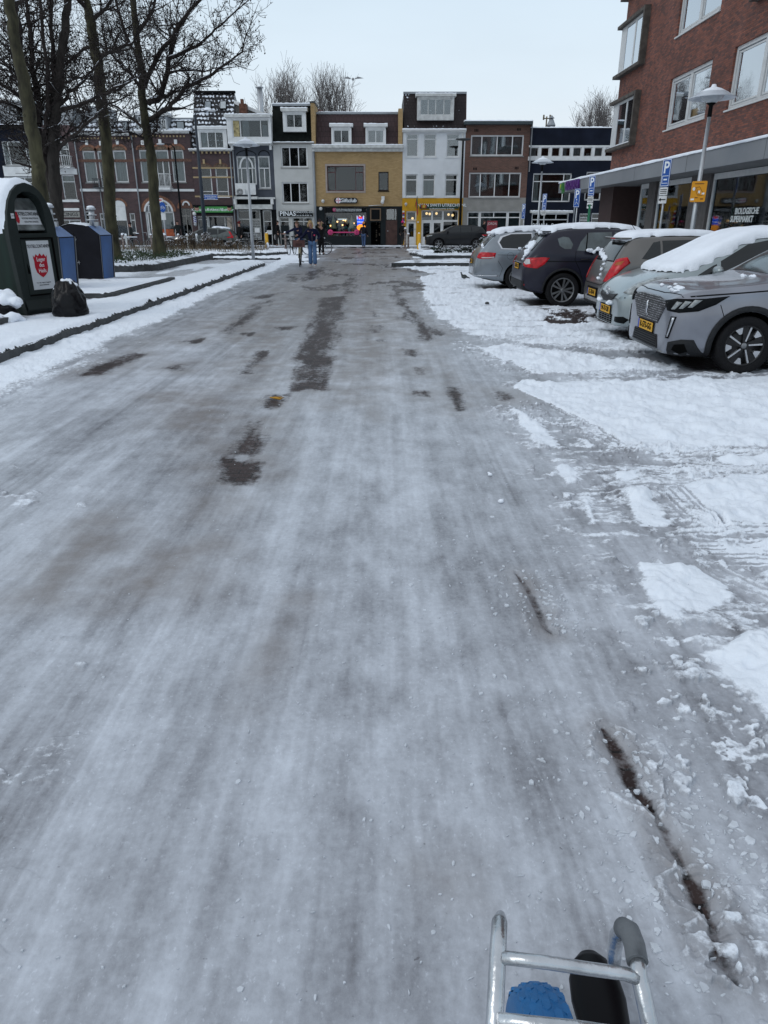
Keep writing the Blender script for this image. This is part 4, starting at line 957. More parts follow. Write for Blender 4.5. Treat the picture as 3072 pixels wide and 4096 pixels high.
for (a,b_,c_,d_) in ((415,1710,475,1765),(560,1738,622,1785)): r = rect(c4, a, b_, c_, d_); box('notice', h.root, M_['white'], r[0], r[1], FY-.02, FY+.0, r[2], r[3])
pipe(h.root, h.x0+.1, 0, PZ_(580)); h.done()
# ---- G: cream house ------------------
h = HB('narrow cream rendered house with a black slate top storey and black sign', bx['FG']+g_, bx['GH']-g_, PZ_(c4(0,708)[1]), M_['stucco'])
h.win(rect(c4, 728, 733, 1046, 985), cols=(.33,.66), fw=.09, room=M_['room'], sillm=M_['greystone']); h.win(rect(c4, 744, 1162, 1056, 1412), cols=(.33,.66), fw=.09, room=M_['dark'], sillm=M_['greystone'])
zb, zt = PZ_(c4(0,708)[1]), PZ_(c4(0,236)[1]); rf = mansard('roof', h.root, h.x0, h.x1-.0, zb, onY(1200, c4(0,236)[1], FY+.75).z, .7, M_['tileblack'], y=FY+.05)
cornice(h.root, h.x0, h.x1, zb, PZ_(c4(0,688)[1]), out=.2, m=M_['greystone'])
r = rect(c4, 792, 345, 992, 517); dormer(h.root, r, FY-.12, 1.0, PZ_(c4(0,312)[1]), cols=(.48,), pad=.22, cap=M_['offwhite'])
x_ = PX(c4(735,300)); box('dormer_fascia', h.root, M_['offwhite'], PX(c4(735,290)), PX(c4(1045,290)), FY-.3, FY-.12, PZ_(c4(0,320)[1]), PZ_(c4(0,262)[1])-.1)
snowstrip('snow_cover', h.root, h.x0, h.x1, FY+.7, FY+1.2, onY(1200, c4(0,236)[1], FY+.75).z+.05, .08)
r = rect(c4, 705, 1508, 1112, 1574); sgn = box('shop_sign', h.root, M_['black'], r[0], r[1], FY-.12, FY-.01, r[2], r[3]); zc = (r[2]+r[3])/2
textmesh('lettering', 'PINAS', .44, M_['letter'], sgn, MYm(PX(c4(812,1540)), FY-.125, zc), sx=1.0, bold=.006); textmesh('lettering', 'VANDOOL-050', .2, M_['letter'], sgn, MYm(PX(c4(1005,1525)), FY-.125, zc+.11), sx=1.0); textmesh('lettering', 'Tel. 06 54 45 84 16', .13, M_['letter'], sgn, MYm(PX(c4(1005,1557)), FY-.125, zc-.11), sx=1.1)
r = rect(c4, 718, 1582, 838, 1960); h.win(r, tr=.13, frame=M_['offwhite'], name='front_door', sill=False, room=M_['dark']); box('door_leaf', h.root, M_['door'], r[0]+.08, r[1]-.08, FY+.04, FY+.08, r[2], r[3]-.55)
r = rect(c4, 872, 1582, 1115, 1960); h.win(r, cols=(.55,), tr=.13, frame=M_['offwhite'], name='garage_door', sill=False, room=M_['dark']); box('door_leaf', h.root, M_['door'], r[0]+.08, r[1]-.08, FY+.04, FY+.08, r[2], r[3]-.55)
pipe(h.root, h.x1-.08, 0, PZ_(c4(0,760)[1]), r=.09); box('brick_pier', h.root, M_['brickH'], h.x1-.17, h.x1+.1, FY-.05, FY+2.5, zb-.1, onY(1262, c4(0,215)[1], FY).z); box('pier_cap', h.root, M_['kerb'], h.x1-.22, h.x1+.15, FY-.1, FY+2.5, onY(1262, c4(0,215)[1], FY).z+.002, onY(1262, c4(0,215)[1], FY).z+.1)
m_ = MB(); m_.prism([(h.x1+.15, 8), (PX(c4(1345,320)), 8), (PX(c4(1345,320)), PZ_(c4(0,322)[1])), (h.x1+.15, PZ_(c4(0,215)[1]))], 'y', FY+2.6, FY+6); m_.build('pink_gable', mat('dull_pink_render', (.19,.12,.115), .85), h.root, fix=True)
h.done()
# ---- H: ochre brick house -------------
h = HB('wide ochre brick house with a wine red roof and two white dormers', bx['GH']+g_, bx['HI']-g_, PZ_(c5(0,820)[1]), M_['brickH'], lower=M_['door'], zsplit=PZ_(c5(0,1490)[1]))
r = rect(c5, 190, 970, 682, 1326); m_ = MB(); t = .13; m_.box(r[0],r[1],FY-.03,FY+.1,r[3]-t,r[3]).box(r[0],r[1],FY-.03,FY+.1,r[2],r[2]+t).box(r[0],r[0]+t,FY-.03,FY+.1,r[2]+t,r[3]-t).box(r[1]-t,r[1],FY-.03,FY+.1,r[2]+t,r[3]-t); m_.build('stone_surround', mat('pinkish_stone', (.30,.255,.23), .8), h.root)
fr = mat('maroon_frame', (.075,.022,.025), .5); r = (r[0]+t, r[1]-t, r[2]+t, r[3]-t); h.win(r, cols=(.22,.78), tr=None, frame=fr, fw=.05, room=M_['dark'], sill=False)
w = r[1]-r[0]; zz = r[3]-(r[3]-r[2])*.25; m_ = MB(); m_.box(r[0]+.05,r[0]+w*.22-.02,FY+.09,FY+.13,zz-.03,zz+.03).box(r[0]+w*.78+.02,r[1]-.05,FY+.09,FY+.13,zz-.03,zz+.03); m_.build('transom', fr, h.root)
r = rect(c5, 841, 1066, 966, 1298); h.win(r, frame=mat('brown_frame', (.03,.022,.02), .5), fw=.07, sillm=M_['black'], room=M_['room'], curtain=[(.1,.4,0,.12),(.5,.95,0,.1)])
cornice(h.root, h.x0-.15, h.x1+.05, PZ_(c5(0,820)[1]), PZ_(c5(0,742)[1]), out=.45)
ztp = onY(1440, c5(0,345)[1], FY+1.3).z; rf = mansard('roof', h.root, h.x0+.12, h.x1-.1, PZ_(c5(0,742)[1])-.02, ztp, 1.25, M_['tilered'], y=FY+.05); snowstrip('snow_cover', rf, h.x0+.12, h.x1-.1, FY+1.2, FY+1.8, ztp+.052, .05)
for a, b_ in ((285,485),(705,910)): r = rect(c5, a, 545, b_, 715); dormer(h.root, r, FY+.05, 1.1, PZ_(c5(0,512)[1]), cols=(.5,), pad=.13, curtain=[(.78,1,0,1)] if a > 500 else None, glass=M_['glassr'] if a > 500 else None)
# party wall at the right
xp = PX(c5(1125,500)); box('brick_pier', h.root, M_['brickH'], h.x1-.32, h.x1-.02, FY-.06, FY+2.5, PZ_(c5(0,742)[1])+.02, PZ_(c5(0,290)[1])); 
# shop front
r = rect(c5, 182, 1500, 700, 1862); h.win(r, frame=mat('brown_frame', (.03,.022,.02), .5), fw=.05, name='shop_window', sill=False, room=M_['dark'])
zz = PZ_(c5(0,1568)[1]); fs = box('shop_fascia', h.root, M_['black'], r[0]+.06, r[1]-.06, FY+.03, FY+.07, zz, r[3]-.06)
textmesh('lettering', 'Giftclub Amsterdamsestraatweg', .17, M_['letter'], fs, MYm(PX(c5(460,1527)), FY+.025, PZ_(c5(0,1527)[1])), sx=.93); textmesh('lettering', 'De specialist in Mondkapjes & Giftbox', .13, M_['letter'], fs, MYm(PX(c5(460,1545)), FY+.025, PZ_(c5(0,1545)[1])), sx=1.0)
pink = mat('pink_vinyl', (.50,.05,.16), .5); m_ = MB(); m_.lathe([(.06,-.01),(.12,-.01),(.12,.01),(.06,.01)], 18, (PX(c5(298,1533)), FY+.015, PZ_(c5(0,1533)[1])), 'y'); m_.build('emblem', pink, fs)
# pink ribbon on the glass
m_ = MB(); za = PZ_(c5(0,1810)[1]); m_.box(PX(c5(215,1810)), PX(c5(625,1810)), FY+.07, FY+.085, za-.04, za+.04)
for a in (250, 575): m_.lathe([(.07,-.01),(.2,-.01),(.2,.01),(.07,.01)], 20, (PX(c5(a,1808)), FY+.055, za), 'y')
m_.build('ribbon_decal', pink, h.root)
# goods in the window
def cone(x, z, r_, hh, y=FY+.45): m_.lathe([(r_,0),(r_*.6,hh*.45),(r_*.25,hh*.8),(.01,hh)], 14, (x,y,z), 'z')
zf = PZ_(c5(0,1862)[1]); m_ = MB(); cone(PX(c5(285,1750)), zf+.55, .22, .9); cone(PX(c5(510,1750)), zf+.55, .24, .9); m_.build('paper_trees', mat('glowing_paper', (.26,.28,.20), .8, emit=(.3,.32,.22), estr=.1), h.root)  # the paper glows faintly, standing in for shop light on it
cols_ = [mat('goods_brown', (.16,.07,.03), .7), mat('goods_teal', (.05,.16,.17), .7), mat('goods_red', (.28,.03,.03), .7), mat('goods_gold', (.40,.22,.05), .5), mat('goods_white', (.45,.45,.42), .6)]
rs = random.Random(11); m_ = MB()
for i in range(60):
    x = rs.uniform(PX(c5(200,1800))+.1, PX(c5(690,1800))-.2); z = zf+rs.choice([.0,.0,.3,.55,.9]); s_ = rs.uniform(.05,.14); m_.box(x-s_, x+s_, FY+.35+rs.random()*.4, FY+.45+rs.random()*.4, z, z+rs.uniform(.1,.35), rs.randint(0,4))
m_.build('window_display', cols_, h.root)
lampm = mat('warm_bulb', (.8,.5,.2), .5, emit=(1,.55,.2), estr=4.0); m_ = MB()
for (a, b_) in ((405,1660),(430,1665),(535,1700),(330,1680),(500,1725),(395,1720),(245,1730)): m_.ball((PX(c5(a,b_)), FY+.5, PZ_(c5(0,b_)[1])), .055)
m_.build('string_lights', lampm, h.root)
r2 = rect(c5, 338, 1642, 452, 1658); box('lit_notice', h.root, mat('lit_text', (.6,.65,.7), .5, emit=(.7,.8,.9), estr=.6), r2[0], r2[1], FY+.2, FY+.22, r2[2], r2[3])
r2 = rect(c5, 578, 1618, 662, 1772); scr = box('advert_screen', h.root, mat('screen_blue', (.01,.06,.5), .3, emit=(.01,.10,.85), estr=.9, var=.02), r2[0], r2[1], FY+.0, FY+.06, r2[2], r2[3])
textmesh('lettering', '13.1', .36, mat('screen_white', (.8,.8,.8), .4, emit=(.9,.9,1), estr=.7), scr, MYm((r2[0]+r2[1])/2, FY-.004, r2[2]+.78), sx=1.1); textmesh('lettering', 'miljoen', .15, MATS['screen_white'], scr, MYm((r2[0]+r2[1])/2, FY-.004, r2[2]+.5), sx=1.1)
m_ = MB(); m_.ball(((r2[0]+r2[1])/2+.05, FY-.01, r2[2]+.12), .3, (1.1,.08,.75)); m_.build('advert_picture', mat('screen_orange', (.8,.3,.03), .4, emit=(1,.33,.02), estr=.8), scr); box('advert_tab', scr, mat('screen_red', (.7,.05,.05), .4, emit=(.8,.05,.03), estr=.7), (r2[0]+r2[1])/2-.15, (r2[0]+r2[1])/2+.15, FY-.01, FY-.002, r2[3]-.14, r2[3])
r2 = rect(c5, 738, 1515, 872, 1668); pc = box('poster_case', h.root, mat('brown_wood', (.14,.095,.06), .6), r2[0], r2[1], FY-.08, FY+.0, r2[2], r2[3]); box('poster', pc, M_['black'], r2[0]+.09, r2[1]-.09, FY-.09, FY-.082, r2[2]+.09, r2[3]-.09)
r2 = rect(c5, 748, 1685, 868, 1990); h.holes.append(r2); m_ = MB(); m_.box(r2[0]-.2,r2[1]+.2,FY+1.3,FY+1.33,r2[2],r2[3]).box(r2[0],r2[1],FY+.0,FY+1.3,r2[2]-.06,r2[2]); m_.build('open_doorway', M_['dark'], h.root)
m_ = MB(); rs = random.Random(3)
for i in range(22): x = r2[0]+.4+rs.choice([0,.22]); z = r2[2]+.3+rs.random()*2.1; m_.box(x-.05,x+.05,FY+1.2,FY+1.22,z,z+.1)
m_.build('cards_rack', mat('rack_cards', (.20,.16,.12), .6), h.root)
r2 = rect(c5, 930, 1512, 1072, 1985); h.holes.append(r2); m_ = MB(); fz = r2[3]-(r2[3]-r2[2])*.32
m_.box(r2[0],r2[1],FY+.04,FY+.1,fz,fz+.06).box(r2[0],r2[0]+.07,FY+.04,FY+.1,fz+.06,r2[3]).box(r2[1]-.07,r2[1],FY+.04,FY+.1,fz+.06,r2[3]).box(r2[0]+.07,r2[1]-.07,FY+.04,FY+.1,r2[3]-.07,r2[3]).box(r2[0]+.62,r2[0]+.66,FY+.045,FY+.1,fz+.06,r2[3]-.07).build('fanlight_frame', MATS['brown_frame'], h.root)
box('pane', h.root, M_['glassr'], r2[0]+.07, r2[1]-.07, FY+.06, FY+.07, fz+.06, r2[3]-.07); box('fanlight_back', h.root, M_['dark'], r2[0], r2[1], FY+.4, FY+.42, fz, r2[3])
dl = box('front_door', h.root, mat('worn_brown_door', (.062,.032,.027), .6, var=.35, scale=3), r2[0], r2[1], FY+.05, FY+.09, r2[2], fz-.002); box('handle', dl, M_['metal'], r2[0]+.1, r2[0]+.2, FY+.0, FY+.048, r2[2]+1.05, r2[2]+1.09)
# signs and lamps
def pill(x0,x1,z0,z1,n=8):
    r_ = (z1-z0)/2; zc = (z0+z1)/2; return [(x1-r_+r_*math.cos(a), zc+r_*math.sin(a)) for a in [-math.pi/2+math.pi*i/n for i in range(n+1)]]+[(x0+r_-r_*math.cos(a), zc-r_*math.sin(a)) for a in [-math.pi/2+math.pi*i/n for i in range(n+1)]]
r2 = rect(c5, 296, 1386, 586, 1456); m_ = MB(); m_.prism(pill(*r2), 'y', FY-.22, FY-.01); sgn = m_.build('shop_sign', mat('sign_black', (.010,.011,.016), .35), h.root, fix=True)
textmesh('lettering', 'Giftclub', .34, M_['letter'], sgn, MYm(PX(c5(470,1422)), FY-.225, (r2[2]+r2[3])/2), sx=1.1, shear=.15, bold=.006)
m_ = MB(); cx, cz = PX(c5(350,1420)), (r2[2]+r2[3])/2
for k in range(8): a = k*math.pi/4; m_.ball((cx+.12*math.cos(a), FY-.225, cz+.12*math.sin(a)), .075, (1,.2,1), k % 2)
m_.ball((cx, FY-.23, cz), .09, (1,.2,1), 0); m_.build('emblem', [mat('pale_pink', (.55,.30,.36), .5), M_['letter']], sgn)
for (a, b_) in ((162,1428),(135,1520)):
    m_ = MB(); p = (PX(c5(a,b_)), FY-.2, PZ_(c5(0,b_)[1])); m_.ball(p, .12); m_.tube([p, (p[0],FY,p[2])], .04, 6, mi=1); m_.build('wall_lamp', [M_['offwhite'], M_['black']], h.root)
m_ = MB(); p = (PX(c5(895,1420)), FY-.25, PZ_(c5(0,1428)[1])); m_.box(p[0]-.1,p[0]+.12,FY-.3,FY-.05,p[2]+.05,p[2]+.32).ball((p[0]-.03,FY-.3,p[2]-.05), .13, (1,1,1.1)).tube([(p[0],FY-.03,p[2]-.25),(PX(c5(720,1470)),FY-.03,p[2]-.3)], .02, 5); m_.build('security_camera', M_['white'], h.root)
h.done()
# ---- I: whitewashed house with orange ground floor ----
zs = PZ_(c6(0,1250)[1])
h = HB('whitewashed brick house with an orange ground floor and a dark shingled attic', bx['HI']+g_, bx['IJ']-g_, PZ_(c6(0,525)[1]), M_['whitewash'], lower=M_['orange'], zsplit=zs)
for a, b_ in ((180,313),(374,512),(626,768)): h.win(rect(c6, a, 538, b_, 794), tr=.23, fw=.07, sillm=M_['white'], glass=M_['glassr'], room=M_['room'])
for i, (a, b_) in enumerate(((167,303),(360,498),(608,748))): h.win(rect(c6, a, 985, b_, 1235), tr=.25, fw=.08, sillm=M_['white'], curtain=[(0,1,0,.2)] if i != 1 else [(.1,.85,0,.72)])
cornice(h.root, h.x0-.05, h.x1+.02, PZ_(c6(0,525)[1]), PZ_(c6(0,492)[1]), out=.3, m=M_['white'])
zt = onY(1740, c6(0,85)[1], FY+.7).z; rf = mansard('roof', h.root, h.x0+.05, h.x1-.0, PZ_(c6(0,492)[1])-.02, zt, .65, M_['tilebrown'], y=FY+.05)
r = rect(c6, 330, 152, 678, 340); dormer(h.root, r, FY-.15, 1.1, PZ_(c6(0,130)[1]), cols=(.26,.5,.76), pad=.18, frame=M_['offwhite'], glass=M_['glassr'], below=.1)
m_ = MB(); yb = FY+.75; p = onY(*c6(880,85), yb); q = onY(*c6(975,175), yb+1.5)
m_.prism([(FY+.12, PZ_(c6(0,400)[1])-.5), (FY+8, PZ_(c6(0,400)[1])-.5), (FY+8, zt-2.2), (FY+6.2, zt-1.5), (FY+4.6, zt-.6), (FY+2.4, zt), (FY+.72, zt)], 'x', h.x1+.002, h.x1+.04); m_.build('side_gable', mat('rose_cladding', (.20,.115,.105), .8, var=.15), h.root, fix=True)
r = rect(c6, 327, 1318, 756, 1368); sgn = box('shop_sign', h.root, mat('dark_green_sign', (.012,.040,.025), .4), r[0], r[1], FY-.25, FY-.03, r[2], r[3]); zc = (r[2]+r[3])/2
textmesh('lettering', 'NYAN SWITI UTRECHT.NL', .27, M_['letter'], sgn, MYm(PX(c6(570,1332)), FY-.255, zc+.07), sx=1.1, bold=.003); textmesh('lettering', 'SURINAAMS ETEN', .14, M_['letter'], sgn, MYm(PX(c6(570,1357)), FY-.255, zc-.17), sx=1.6)
e_ = box('emblem', sgn, mat('emblem_red', (.35,.06,.03), .5), r[0]+.1, r[0]+.48, FY-.262, FY-.252, r[2]+.03, r[3]-.03); m_ = MB(); cx = r[0]+.29
m_.prism([(cx+(.17 if k % 2 == 0 else .07)*math.cos(math.pi/2+k*math.pi/5), zc+(.17 if k % 2 == 0 else .07)*math.sin(math.pi/2+k*math.pi/5)) for k in range(10)], 'y', FY-.275, FY-.264); m_.build('star', mat('star_yellow', (.6,.42,.05), .5), e_, fix=True)
r = rect(c6, 180, 1395, 292, 1500); h.win(r, name='fanlight', fw=.08, sill=False)
r = rect(c6, 178, 1503, 288, 1800); h.win(r, name='front_door', fw=.17, sill=False, cols=()); m_ = MB(); m_.box(r[0]+.17, r[1]-.17, FY+.085, FY+.14, r[2], r[2]+.75); m_.build('door_panel', M_['white'], h.root); box('door_handle', h.root, M_['metal'], r[1]-.15, r[1]-.03, FY+.03, FY+.08, r[2]+1.25, r[2]+1.3)
r = rect(c6, 345, 1385, 752, 1800); h.holes.append(r); zt_ = r[3]-(r[3]-r[2])*.28; xs = [r[0], r[0]+(r[1]-r[0])*.29, r[0]+(r[1]-r[0])*.58, r[1]]
for i in range(3): window(h.root, (xs[i]+.003, xs[i+1]-.003, zt_+.003, r[3]), name='shop_toplight', fw=.06, sill=False, curtain=[(0,1,0,.33)] if i < 2 else None)
for i in range(3): window(h.root, (xs[i]+.003, xs[i+1]-.003, r[2], zt_), name='shop_door' if i < 2 else 'shop_window', fw=.14 if i < 2 else .06, sill=False, tr=None)
for i in range(2): box('door_panel', h.root, M_['white'], xs[i]+.1, xs[i+1]-.1, FY+.07, FY+.14, r[2], r[2]+.75)
m_ = MB()
for (a, b_) in ((252,1475),(655,1432),(700,1440),(410,1420),(445,1425),(520,1420)): m_.ball((PX(c6(a,b_)), FY+.6, PZ_(c6(0,b_)[1])), .09)
m_.build('ceiling_lamps', mat('warm_bulb2', (.8,.6,.3), .5, emit=(1,.65,.3), estr=1.6), h.root)
for (a,b_) in ((158,1515),(310,1515)): r = rect(c6, a-8, b_-8, a+8, b_+10); box('wall_box', h.root, M_['white'], r[0], r[1], FY-.08, FY, r[2], r[3])
m_ = MB(); p = (PX(c6(175,1325)), FY-.3, PZ_(c6(0,1318)[1])); m_.ball(p, .1).tube([(p[0],FY,p[2]-.12),(p[0],FY-.3,p[2]-.12),p], .03, 6); m_.build('wall_lamp', M_['offwhite'], h.root)
m_ = MB(); a_ = (PX(c6(297,1235)), FY-.9, PZ_(c6(0,1238)[1])); b2 = (PX(c6(275,1355)), FY-.05, PZ_(c6(0,1350)[1])); m_.tube([a_, b2], .02, 6, mi=0)
A = Vector(a_); B = Vector(b2); o = len(m_.v)
for i in range(7):
    t = i/6; p = A.lerp(B, .03+t*.55); m_.v += [tuple(p), (p.x+.05+.10*t+.03*math.sin(i*2), p.y, p.z-.55-.45*t)]
for i in range(6): m_.f.append((o+2*i,o+2*i+1,o+2*i+3,o+2*i+2)); m_.m.append(1 if i < 3 else 2); m_.sm.append(True)
m_.build('flag', [M_['darkmetal'], mat('flag_green', (.03,.12,.06), .8), mat('flag_red', (.35,.03,.04), .8)], h.root)
m_ = MB(); z0 = PZ_(c6(0,1540)[1]); z1 = PZ_(c6(0,1390)[1]); 
for i in range(8): m_.box(h.x0+.02, h.x0+.16, FY-.1, FY-.02, z0+(z1-z0)*i/8, z0+(z1-z0)*(i+1)/8-.01, i % 3)
m_.build('banner', [M_['red'], M_['white'], MATS['pole_blue']], h.root)
pipe(h.root, h.x1-.2, 0, PZ_(c6(0,530)[1]), r=.05, m=M_['offwhite']); h.done()
# ---- J: brown brick house --------------
zs = PZ_(c6(0,1246)[1])
h = HB('brown brick house with two rows of wide white windows over a grey ground floor', bx['IJ']+g_, bx['JK']-g_, PZ_(c6(0,442)[1]), M_['brickJ'], lower=M_['greystone'], zsplit=zs)
h.win(rect(c6, 893, 553, 1477, 783), cols=(.21,.5,.79), fw=.09, glass=M_['glassr'], curtain=[(0,1,0,1)], cdark=True); h.win(rect(c6, 872, 968, 1446, 1244), cols=(.22,.5,.78), fw=.09, glass=M_['glassr'], curtain=[(0,.2,0,1),(.6,1,.5,1)], cdark=True)
fasc = mat('teal_grey_fascia', (.045,.060,.066), .5); ft = onY(1980, c6(0,398)[1], FY-.5).z
b = box('roof', h.root, fasc, h.x0-.15, h.x1+.05, FY-.5, FY+9, PZ_(c6(0,442)[1])+.002, ft); snowstrip('snow_cover', b, h.x0-.15, h.x1+.05, FY-.5, FY+.6, ft+.002, .09)
for (a,b_) in ((935,488),(1405,478),(920,912),(1380,905)): r = rect(c6, a, b_, a+45, b_+28); m_ = MB(); [m_.box(r[0]+k*.1, r[0]+k*.1+.06, FY-.012, FY+.01, r[2], r[3]) for k in range(3)]; m_.build('air_brick', M_['black'], h.root)
r = rect(c6, 848, 1398, 1438, 1810); h.holes.append(r); xs = [r[0], r[0]+(r[1]-r[0])*.235, r[0]+(r[1]-r[0])*.755, r[1]]; blue = mat('bluegrey_blind', (.10,.135,.15), .8)
for i in range(3): window(h.root, (xs[i]+.004, xs[i+1]-.004, r[2]+.5, r[3]), name='shop_window', fw=.09, tr=.2, sill=False, room=blue, cols=(), trcols=(.5,) if i == 1 else ())
box('plinth', h.root, M_['greystone'], r[0], r[1], FY+.05, FY+.2, r[2], r[2]+.496)
r2 = rect(c6, 1072, 1502, 1186, 1668); ps = box('poster', h.root, mat('poster_red', (.22,.035,.045), .5, var=.4, scale=1.6), r2[0], r2[1], FY+.055, FY+.07, r2[2], r2[3]); textmesh('lettering', 'JORDA', .24, mat('poster_letter', (.55,.5,.5), .5), ps, MYm((r2[0]+r2[1])/2, FY+.05, r2[3]-.2), sx=.9)
# lean-to wall behind the dark house
m_ = MB(); m_.prism([(FY-.3, 5), (FY+9, 5), (FY+9, ft-2.3), (FY+4.4, ft-1.05), (FY-.3, ft-.02)], 'x', h.x1+.055, h.x1+.09); m_.build('side_wall', M_['zinc'], h.root, fix=True)
h.done()
# ---- K: navy restaurant building -------
h = HB('low navy blue building with a long strip of white framed windows', bx['JK']+g_, PX((2640,700)), PZ_(c7(0,570)[1]), M_['navy'], cat='building', name='restaurant_building')
r = rect(c7, 178, 800, 1300, 1003); X1 = r[1]+2.3; box('window_band', h.root, M_['white'], r[0], X1, FY-.02, FY+.14, r[2]+.005, r[2]+.25); box('window_band_top', h.root, M_['white'], r[0], X1, FY-.02, FY+.14, r[3]-.12, r[3]-.005); h.holes.append((r[0], X1, r[2], r[3]))
x = r[0]; pw = (r[1]-r[0])/7.9
for i in range(10):
    xa = r[0]+.12+i*pw; xb = xa+pw*.78
    if xb > X1: break
    box('mullion', h.root, M_['white'], xb+.002, xa+pw-.002, FY-.015, FY+.14, r[2]+.252, r[3]-.122)
    window(h.root, (xa, xb, r[2]+.252, r[3]-.122), fw=.05, sill=False, tr=None, curtain=[[(0,.8,0,1)],None,None,[(0,.6,0,1)],[(0,1,0,1)],[(.4,.8,0,.4)],[(.1,.9,0,1)],None][i % 8], cdark=True, y=FY+.06)
r = rect(c7, 232, 1172, 742, 1552); h.win(r, cols=(.8,), tr=.28, fw=.08, curtain=[(.05,.16,0,1),(.85,1,0,1)], sill=False); r = rect(c7, 935, 1152, 1150, 1532); h.win(r, tr=.25, fw=.08, sill=False); 
snowstrip('snow_cover', h.root, h.x0, h.x1, FY-.05, FY+1, PZ_(c7(0,570)[1])+.003, .10)
r = rect(c7, 208, 1700, 700, 2150); r = (r[0], r[1], .3, r[3]); h.win(r, cols=(), tr=.22, trcols=(.34,.66), fw=.09, name='shop_window', sill=False, room=M_['dark']); aw = box('awning', h.root, M_['offwhite'], r[0]-.15, r[1]+.15, FY-.5, FY-.003, r[3]+.003, r[3]+.12); snowstrip('snow_cover', aw, r[0]-.15, r[1]+.15, FY-.5, FY, r[3]+.124, .06)
zl = PZ_(c7(0,1868)[1]); textmesh('lettering', 'MARSANA  Restaurant', .42, M_['letter'], h.root, MYm((r[0]+r[1])/2-.05, FY+.06, zl), sx=.88, shear=.1); textmesh('lettering', 'EIGENWIJS & ETEN', .2, M_['letter'], h.root, MYm((r[0]+r[1])/2-.3, FY+.06, zl-.36), sx=1.2)
r = rect(c7, 842, 1705, 985, 2100); r = (r[0], r[1], .05, r[3]); h.win(r, tr=.2, fw=.07, name='front_door', sill=False, room=M_['dark']); textmesh('lettering', 'eetcafe', .2, M_['letter'], h.root, MYm((r[0]+r[1])/2, FY+.06, PZ_(c7(0,1758)[1])), sx=1.3)
r = rect(c7, 1000, 1700, 1168, 2100); r = (r[0], r[1], .5, r[3]); h.win(r, tr=.2, fw=.07, sill=False); box('drainpipe', h.root, M_['zinc'], PX(c7(780,1700))-.04, PX(c7(780,1700))+.04, FY-.1, FY-.01, 0, PZ_(c7(0,1550)[1]))
r = rect(c7, 1430, 1700, 1556, 2100); r = (r[0], r[1], .5, r[3]); h.win(r, tr=.2, fw=.07, sill=False); r = rect(c7, 1465, 1450, 1528, 1528); box('wall_notice', h.root, M_['white'], r[0], r[1], FY-.04, FY, r[2], r[3])
# stacks on the roof
m_ = MB(); z0 = PZ_(c7(0,570)[1]); p = onY(*c7(482,500), FY+2); s_ = .40
m_.lathe([(.16,0),(.18,.02),(.32,.34),(.14,.72),(.09,.78),(.22,.78),(.01,.98)], 10, (p.x, FY+2, z0+.05), 'z', smooth=False); m_.build('roof_cowl', M_['zinc'], h.root)
m_ = MB(); p = onY(*c7(420,450), FY+2.4); m_.tube([(p.x,FY+2.4,z0),(p.x,FY+2.4,z0+1.0)], .05, 8); m_.box(p.x-.24,p.x+.30,FY+2.35,FY+2.45,z0+.84,z0+.90); m_.tube([(p.x-.22,FY+2.4,z0+.78),(p.x-.22,FY+2.4,z0+1.1)], .06, 8); m_.tube([(p.x+.24,FY+2.4,z0+.78),(p.x+.24,FY+2.4,z0+1.1)], .06, 8); m_.build('roof_vent', mat('tarnished_brass', (.16,.13,.08), .6), h.root)
h.done()
# =================== BRICK APARTMENT BLOCK ON THE RIGHT ===================
XW = 11.2; XC = 9.7
M_['brickL'] = brick('orange_red_brick', (.215,.076,.050), (.082,.042,.038), (.075,.06,.055), axes='yz', bw=.22, bh=.062, ms=.007, big=.30, bump=.45)
M_['alu'] = mat('pale_window_frame', (.52,.53,.53), .5, var=.08)
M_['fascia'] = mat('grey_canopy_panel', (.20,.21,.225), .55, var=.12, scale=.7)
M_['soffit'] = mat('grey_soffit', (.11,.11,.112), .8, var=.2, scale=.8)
M_['bayc'] = mat('weathered_bay_concrete', (.075,.066,.058), .85, var=.4, scale=4, bump=.3)
M_['mullion'] = mat('dark_mullion', (.045,.042,.042), .6)
blk = bpy.data.objects.new('apartment_building', None); COL.objects.link(blk)
tag(blk, 'tall red brick apartment building with a snow-edged grey canopy over its ground floor shop', 'building')
